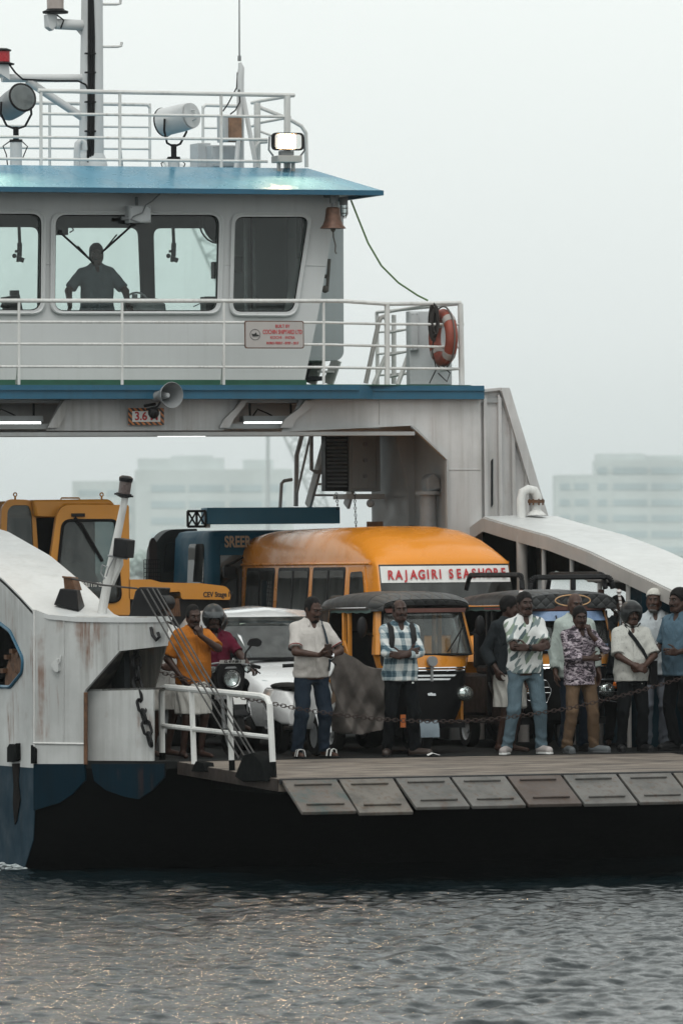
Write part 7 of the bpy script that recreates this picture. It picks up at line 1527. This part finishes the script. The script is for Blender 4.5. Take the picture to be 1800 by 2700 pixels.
def camo(t, c):
    n = t.noise(t.coord((10,10,19)), 1.5, 5, .62, 1.1); return t.ramp(n, [(.40,(.012,.010,.014)),(.47,(.07,.055,.07)),(.53,(.24,.20,.23)),(.62,(.46,.41,.44))])
def speck(t, c):
    n = t.noise(t.coord((1,1,.8)), 52, 2); return t.mix(t.ramp(n,[(.60,0.),(.68,.6)]), (.44,.44,.41), (.2,.21,.21))
c_polo = cloth('white polo cloth',(.46,.435,.41)); c_plaid = patt('blue white plaid cloth',plaid); c_leaf = patt('leaf print cloth',leaves); c_camo = patt('purple grey camouflage cloth',camo); c_speck = patt('speckled white cloth',speck)
c_orange = cloth('orange shirt cloth',(.36,.122,.018)); c_white = cloth('white cotton',(.56,.56,.54)); c_pale = cloth('pale green white shirt',(.36,.41,.385)); c_blue = cloth('dusty blue shirt cloth',(.075,.125,.165)); c_char = cloth('charcoal shirt cloth',(.018,.022,.025)); c_maroon = cloth('maroon cloth',(.085,.009,.022)); c_navy = cloth('dark denim',(.014,.022,.034)); c_denim = cloth('light blue denim',(.085,.125,.15)); c_blk = cloth('black trousers cloth',(.005,.006,.007)); c_tan = cloth('brown trousers cloth',(.115,.075,.047)); c_greyt = cloth('grey trousers cloth',(.17,.185,.215)); c_mundu = cloth('white mundu cloth',(.44,.43,.40)); c_grey = cloth('grey blue uniform cloth',(.09,.11,.125)); c_dkred = cloth('dark red trim',(.20,.03,.03))
ARM_CROSS = {-1: dict(w=(.045,-.215,1.135), pole=(-1,-.1,-.55), h=(.95,-.05,.25), n=(0,1,-.1), curl=.55), 1: dict(w=(-.050,-.240,1.100), pole=(1,-.1,-.55), h=(-.95,.05,.22), n=(0,1,0), curl=.55)}
def bag_strap(label, m, t, info, pts, wdt=.04, name='shoulder_bag', body=None, m2=None, front=True, extra=None):
    q = on_body(t, info, pts); c0 = sum(q, Vector())/len(q); b = thing(name, label, 'bag', tuple(q[0])); mb = MB()
    nrmv = [ (p-Vector((t.location.x,t.location.y,p.z))).normalized() for p in q]; mb.strap(q, nrmv, wdt, .006); mb.build('strap', m, b)
    if extra: extra(b)
    return b
# ---------------- white polo shirt, phone
t, i = person('man in white polo shirt with maroon sleeve trim looking down at a phone', deck(822,1995,0), 1.74, R(4), .75, .75, (R(14),R(20)), m_skin2,
  {-1: dict(w=(-.035,-.285,1.10), pole=(-1,.25,-.6), h=(.75,-.35,.25), n=(.3,.4,1), curl=.75), 1: dict(w=(.115,-.265,1.09), pole=(1,.25,-.6), h=(-.7,-.4,.15), n=(-.2,.3,1), curl=.9)},
  {-1:(-.165,-.02,-.10), 1:(.15,-.02,.35)}, dict(m=c_polo, hem=.86, sleeve=.80, loose=.016, trim=c_dkred, cuff=.066), dict(kind='trousers', m=c_navy, w=1.05), 'short', 'moustache beard', shoes=dict(kind='sandal'))
M = Matrix.Translation(t.location) @ Matrix.Rotation(t.rotation_euler.z,4,'Z'); pw = M @ Vector((.045,-.345,1.165)); mb = MB(); rr = Matrix.Rotation(R(-12),3,'Z') @ Matrix.Rotation(R(24),3,'X'); mb.box(pw,(.078,.012,.15),rr); solo(mb,'phone',plain('brown phone case',(.05,.03,.025),.4),'dark phone held by the man in the white polo shirt','phone', bevel=.006)
mb = MB(); 
wv = M @ (Vector(i['wr'][1])*i['sc']); mb.torus(wv, (M.to_3x3() @ Vector(i['wr'][1]-i['el'][1])), .034, .007, 18, 6); mb.cyl(wv+Vector((.005,-.035,.01)), wv+Vector((.006,-.044,.012)), .018, n=14); solo(mb,'wristwatch',m_chrome,'silver watch on the wrist of the man in the white polo','watch')
bag_strap('dark sling strap over the shoulder of the man in the white polo', cloth('blue black strap',(.025,.04,.055)), t, i, [(.115,1.40,False),(.118,1.455,True),(.105,1.38,True),(.125,1.28,True),(.145,1.15,True),(.155,1.02,True),(.16,.93,True)], .045)
# ---------------- plaid shirt, backpack
t, i = person('man with receding hair and crossed arms in a blue white plaid shirt', deck(1056,1993,.0), 1.70, R(-4), .35, .3, (R(-3),0), m_skin, ARM_CROSS,
  {-1:(-.15,-.02,-.35), 1:(.15,-.05,.75)}, dict(m=c_plaid, hem=.83, sleeve=1.55, loose=.022, cuff=.056, roll=True), dict(kind='trousers', m=c_blk), 'thin', 'moustache', shoes=dict(kind='shoe', m=plain('brown leather',(.03,.018,.013),.5), sole=m_blk))
bp = thing('backpack', 'black backpack with straps on the man in the plaid shirt', 'backpack', tuple(Vector(t.location)+V(0,.2,1.0)))
for s in (-1,1):
    q = on_body(t, i, [(s*.115,1.38,False),(s*.118,1.46,True),(s*.125,1.40,True),(s*.125,1.30,True),(s*.135,1.20,True)], off=.016); mb = MB(); mb.strap(q, [(0,-.3,1),(0,-.5,1),(0,-1,.3),(0,-1,0),(0,-1,0)], .062, .010); mb.build('strap', m_blk, bp)
mb = MB(); c = Vector(t.location)+V(0,.22,1.18); mb.loft([round_poly([c+V(sx*.13*k,sy*.06,z) for sx,sy in ((-1,-1),(1,-1),(1,1),(-1,1))],.03,3) for z,k in ((-.2,.9),(-.15,1),(.15,1),(.22,.8))]); mb.build('bag', m_blk, bp)
# ---------------- leaf print shirt
t, i = person('man in a white leaf print shirt and light jeans with folded arms', deck(1385,1994,.0), 1.76, R(-2), .5, .25, (R(2),0), m_skin,
  {-1: dict(w=(.07,-.225,1.125), pole=(-1,-.1,-.5), h=(.95,-.1,.3), n=(0,1,-.1), curl=.5), 1: dict(w=(-.055,-.250,1.135), pole=(1,-.1,-.5), h=(-.95,.05,.1), n=(0,1,0), curl=.6)},
  {-1:(-.205,-.03,-.55), 1:(.18,-.03,.12)}, dict(m=c_leaf, hem=.86, sleeve=.80, loose=.022, cuff=.068), dict(kind='trousers', m=c_denim, w=1.0, disp=.013), 'thick', 'moustache', shoes=dict(kind='shoe', m=plain('dirty white canvas',(.34,.31,.30),.7,var=.3)))
M = Matrix.Translation(t.location) @ Matrix.Rotation(t.rotation_euler.z,4,'Z'); wv = M @ (Vector(i['wr'][1]*.9+i['el'][1]*.1)*i['sc']); mb = MB(); mb.torus(wv,(M.to_3x3() @ Vector(i['wr'][1]-i['el'][1])),.034,.009,18,6); mb.box(wv+V(0,-.036,.0),(.036,.012,.036)); solo(mb,'wristwatch',m_blk,'black watch on the wrist of the man in the leaf print shirt','watch')
# ---------------- camouflage shirt, chin in hand
t, i = person('man in a purple grey camouflage shirt and brown trousers with fist at his mouth', deck(1530,1993,.02), 1.60, R(2), .35, .2, (R(-8),R(8)), m_skin,
  {1: dict(w=(.055,-.185,1.40), pole=(.75,-.6,-1), h=(-.30,-.05,.95), n=(-.6,.7,.2), curl=1.1), -1: dict(w=(.06,-.20,1.115), pole=(-1,.1,-.6), h=(.95,-.05,.1), n=(0,1,-.1), curl=.5)},
  {-1:(-.165,-.02,-.1), 1:(.19,-.0,.6)}, dict(m=c_camo, hem=.80, sleeve=1.6, loose=.024, cuff=.056, roll=True), dict(kind='trousers', m=c_tan, w=1.0, disp=.014), 'thick', 'moustache', shoes=dict(kind='shoe', m=plain('grey green shoe',(.085,.095,.10),.7), sole=plain('grey sole',(.08,.085,.09),.8)))
# ---------------- helmet, speckled shirt
t, i = person('man in a dark helmet and speckled white shirt with hands clasped', deck(1666,1996,.15), 1.62, R(-8), .6, .5, (R(6),0), m_skin2,
  {-1: dict(w=(.0,-.235,.995), pole=(-1,.25,-.2), h=(.75,-.2,-.3), n=(0,.9,-.2), curl=.6), 1: dict(w=(.085,-.225,.985), pole=(1,.3,-.2), h=(-.85,-.1,-.2), n=(0,1,.2), curl=.7)},
  {-1:(-.12,0,-.2), 1:(.13,0,.3)}, dict(m=c_speck, hem=.82, sleeve=.92, loose=.03, cuff=.076), dict(kind='trousers', m=c_blk), 'thin', 'moustache', cap='helmet', shoes=dict(kind='shoe', m=m_blk, sole=m_blk))
def bagbody(b):
    M = Matrix.Translation(t.location) @ Matrix.Rotation(t.rotation_euler.z,4,'Z'); mb = MB(); mb.loft([[M @ (p*i['sc']) for p in round_poly([V(.20-k,-.10,z),V(.30,-.06,z),V(.34,.10,z),V(.22,.14,z)],.03,3)] for z,k in ((.78,.0),(.82,.01),(1.0,.0),(1.06,-.02))]); mb.build('bag', m_blk, b)
bag_strap('black sling bag hanging at the side of the helmeted man in speckled shirt', cloth('black strap',(.012,.014,.016)), t, i, [(-.10,1.42,False),(-.085,1.46,True),(-.04,1.38,True),(.03,1.28,True),(.10,1.18,True),(.155,1.08,True),(.185,.98,True)], .042, extra=bagbody)
# ---------------- skullcap
t, i = person('bearded man in a white skullcap, white shirt and grey trousers', deck(1728,1960,1.0), 1.78, R(-14), .4, .3, (R(-16),0), m_skin2, None, None, dict(m=cloth('bluish white shirt',(.42,.455,.475)), hem=.80, sleeve=1.7, loose=.026, cuff=.05), dict(kind='trousers', m=c_greyt, w=1.15), 'bald', 'moustache beard', hairm=m_hairg, cap='skullcap', shoes=dict(kind='shoe', m=m_blk, sole=m_blk))
# ---------------- blue shirt at the right edge, turned left
t, i = person('man in a dusty blue shirt turned left at the right edge', deck(1795,1996,.2), 1.78, R(-62), .5, .3, (R(-8),R(2)), m_skin, {-1: dict(w=(-.17,-.20,1.05), pole=(-.6,.8,-.3), h=(.4,-.8,.1), n=(.8,.3,0), curl=.6), 1: dict(w=(.14,-.22,1.05), pole=(.6,.8,-.3), h=(-.4,-.8,.1), n=(-.8,.3,0), curl=.6)}, None, dict(m=c_blue, hem=.80, sleeve=.85, loose=.026, cuff=.07), dict(kind='trousers', m=c_blk), 'curly', 'moustache', shoes=dict(kind='shoe', m=m_blk, sole=m_blk))
bag_strap('dark strap across the back of the man in blue', cloth('dark blue strap',(.02,.025,.03)), t, i, [(-.10,1.46,True),(-.12,1.40,False),(-.06,1.28,False),(.02,1.15,False),(.10,1.0,False),(.15,.9,False)], .045)
# ---------------- bald man behind camouflage shirt
t, i = person('bald man in a pale shirt standing behind the camouflage shirt', deck(1517,1985,.62), 1.75, 0, .45, .2, (0,R(6)), m_skin2, None, None, dict(m=c_pale, hem=.80, sleeve=1.8, loose=.03, cuff=.05), dict(kind='trousers', m=c_navy), 'bald', 'moustache', hairm=m_hairg, shoes=dict(kind='shoe', m=m_blk, sole=m_blk))
# ---------------- charcoal shirt and mundu, behind leaf print, turned away
t, i = person('man in a charcoal shirt and folded white mundu half hidden behind the leaf print shirt', deck(1340,1985,.75), 1.72, R(28), .4, .2, (R(30),R(10)), m_skin, {-1: dict(w=(-.245,-.05,.92), pole=(-.3,.9,0), h=(.1,-.2,-1), n=(1,-.2,0), curl=.6)}, None, dict(m=c_char, hem=.86, sleeve=1.7, loose=.024), dict(kind='mundu', m=c_mundu, hem=.50), 'thick', '')
# ---------------- orange shirt
t, i = person('bearded man in an orange shirt and folded white mundu with hand at his chin', deck(510,1975,.75), 1.66, R(6), .65, .6, (R(-4),R(10)), m_skin, {1: dict(w=(-.005,-.235,1.375), pole=(1,-.25,-.8), h=(-.35,-.05,.85), n=(-.3,.9,.1), curl=1.2), -1: dict(w=(-.20,-.10,.93), pole=(-.6,.6,0), h=(.3,-.4,-.8), n=(1,0,0), curl=.5)}, None, dict(m=c_orange, hem=.84, sleeve=.88, loose=.026, cuff=.07), dict(kind='mundu', m=c_mundu, hem=.50, w=1.05), 'short', 'moustache beard')
# ---------------- rider and pillion
mcx = mc.location; t, i = person('rider in a dark visored helmet and maroon shirt on the black motorcycle', (mcx.x+.12, mcx.y+.92, DZ-.06), 1.68, R(4), .4, .2, (R(-16),R(6)), m_skin, {s: dict(w=(s*.30,-.42,1.0), pole=(s*.7,.4,-.6), h=(0,-1,-.1), n=(0,.2,-1), curl=.9) for s in (-1,1)}, None, dict(m=c_maroon, hem=.86, sleeve=.85, loose=.022), dict(kind='trousers', m=c_blk), 'none', 'beard', cap='helmet_visor', seat=True, shoes=None)
t, i = person('pillion passenger in black behind the helmeted motorcycle rider', (mcx.x+.30, mcx.y+1.32, DZ-.06), 1.62, R(-22), .3, .1, (R(-20),R(4)), m_skin, {s: dict(w=(s*.16,-.24,1.0), pole=(s*.9,.3,-.4), h=(-s*.4,-.8,0), n=(-s,.2,0), curl=.8) for s in (-1,1)}, None, dict(m=c_char, hem=.86, sleeve=1.6, loose=.022), dict(kind='trousers', m=c_blk), 'none', '', cap='helmet', seat=True)
# ---------------- man in white behind the casing end
t, i = person('man in white clothes with a scarf partly hidden behind the casing and wires', deck(428,1960,1.6), 1.70, R(20), .5, .3, (R(10),0), m_skin2, {s: dict(w=(s*.17,-.23,1.0), pole=(s*.8,.5,-.3), h=(-s*.6,-.5,-.1), n=(-s*.5,.7,0), curl=.7) for s in (-1,1)}, None, dict(m=c_white, hem=.70, sleeve=1.7, loose=.035), dict(kind='mundu', m=c_mundu, hem=.52, w=1.1), 'thin', 'moustache', hairm=m_hairg)
# ---------------- two passengers in the right side gallery, one hand up on the bar
pb_ = Wx(1600,1530,XRI+.05)
t, i = person('dark haired passenger under the canopy gripping the white bar overhead', deck(1632,1960,2.6), 1.70, R(-10), .4, .2, (R(20),0), m_skin, {-1: dict(w=(-.20,-.10,1.92), pole=(-1,-.3,0), h=(0,0,1), n=(0,-1,0), curl=1.1)}, None, dict(m=c_char, hem=.82, sleeve=.85, loose=.024), dict(kind='trousers', m=c_blk), 'thick', '')
t, i = person('passenger in a rust coloured shirt further back under the canopy', deck(1668,1960,3.6), 1.66, R(30), .4, .2, (R(-20),0), m_skin, None, None, dict(m=cloth('rust shirt',(.12,.06,.045)), hem=.82, sleeve=.85, loose=.024), dict(kind='trousers', m=c_blk), 'short', '')
# ---------------- captain in the wheelhouse, digger driver
pc0 = W(256,950,8.15); t, i = person('captain in a grey uniform shirt standing at the wheelhouse controls', (pc0.x, 8.15, W(256,648,8.15).z-1.72), 1.74, R(-8), .5, .2, (R(-6),R(6)), m_skin, {-1: dict(w=(-.36,-.25,.98), pole=(-1,.6,0), h=(-.3,-.6,-.7), n=(1,-.3,0), curl=.6), 1: dict(w=(.33,-.28,.98), pole=(1,.6,0), h=(.3,-.6,-.7), n=(-1,-.3,0), curl=.6)}, None, dict(m=c_grey, hem=.84, sleeve=.85, loose=.026, cuff=.068), dict(kind='trousers', m=c_blk), 'thick', 'moustache')
pj = J(185,1560,YJ+.62); t, i = person('driver seated in the yellow digger cab', (pj.x, YJ+.75, DZ+.75), 1.66, R(10), .5, .3, (R(-10),R(6)), m_skin, {s: dict(w=(s*.15,-.30,1.0), pole=(s*.9,.3,-.4), h=(-s*.3,-.8,0), n=(0,.2,-1), curl=.8) for s in (-1,1)}, None, dict(m=c_grey, hem=.86, sleeve=.85, loose=.02), dict(kind='trousers', m=c_blk), 'short', '', seat=True)
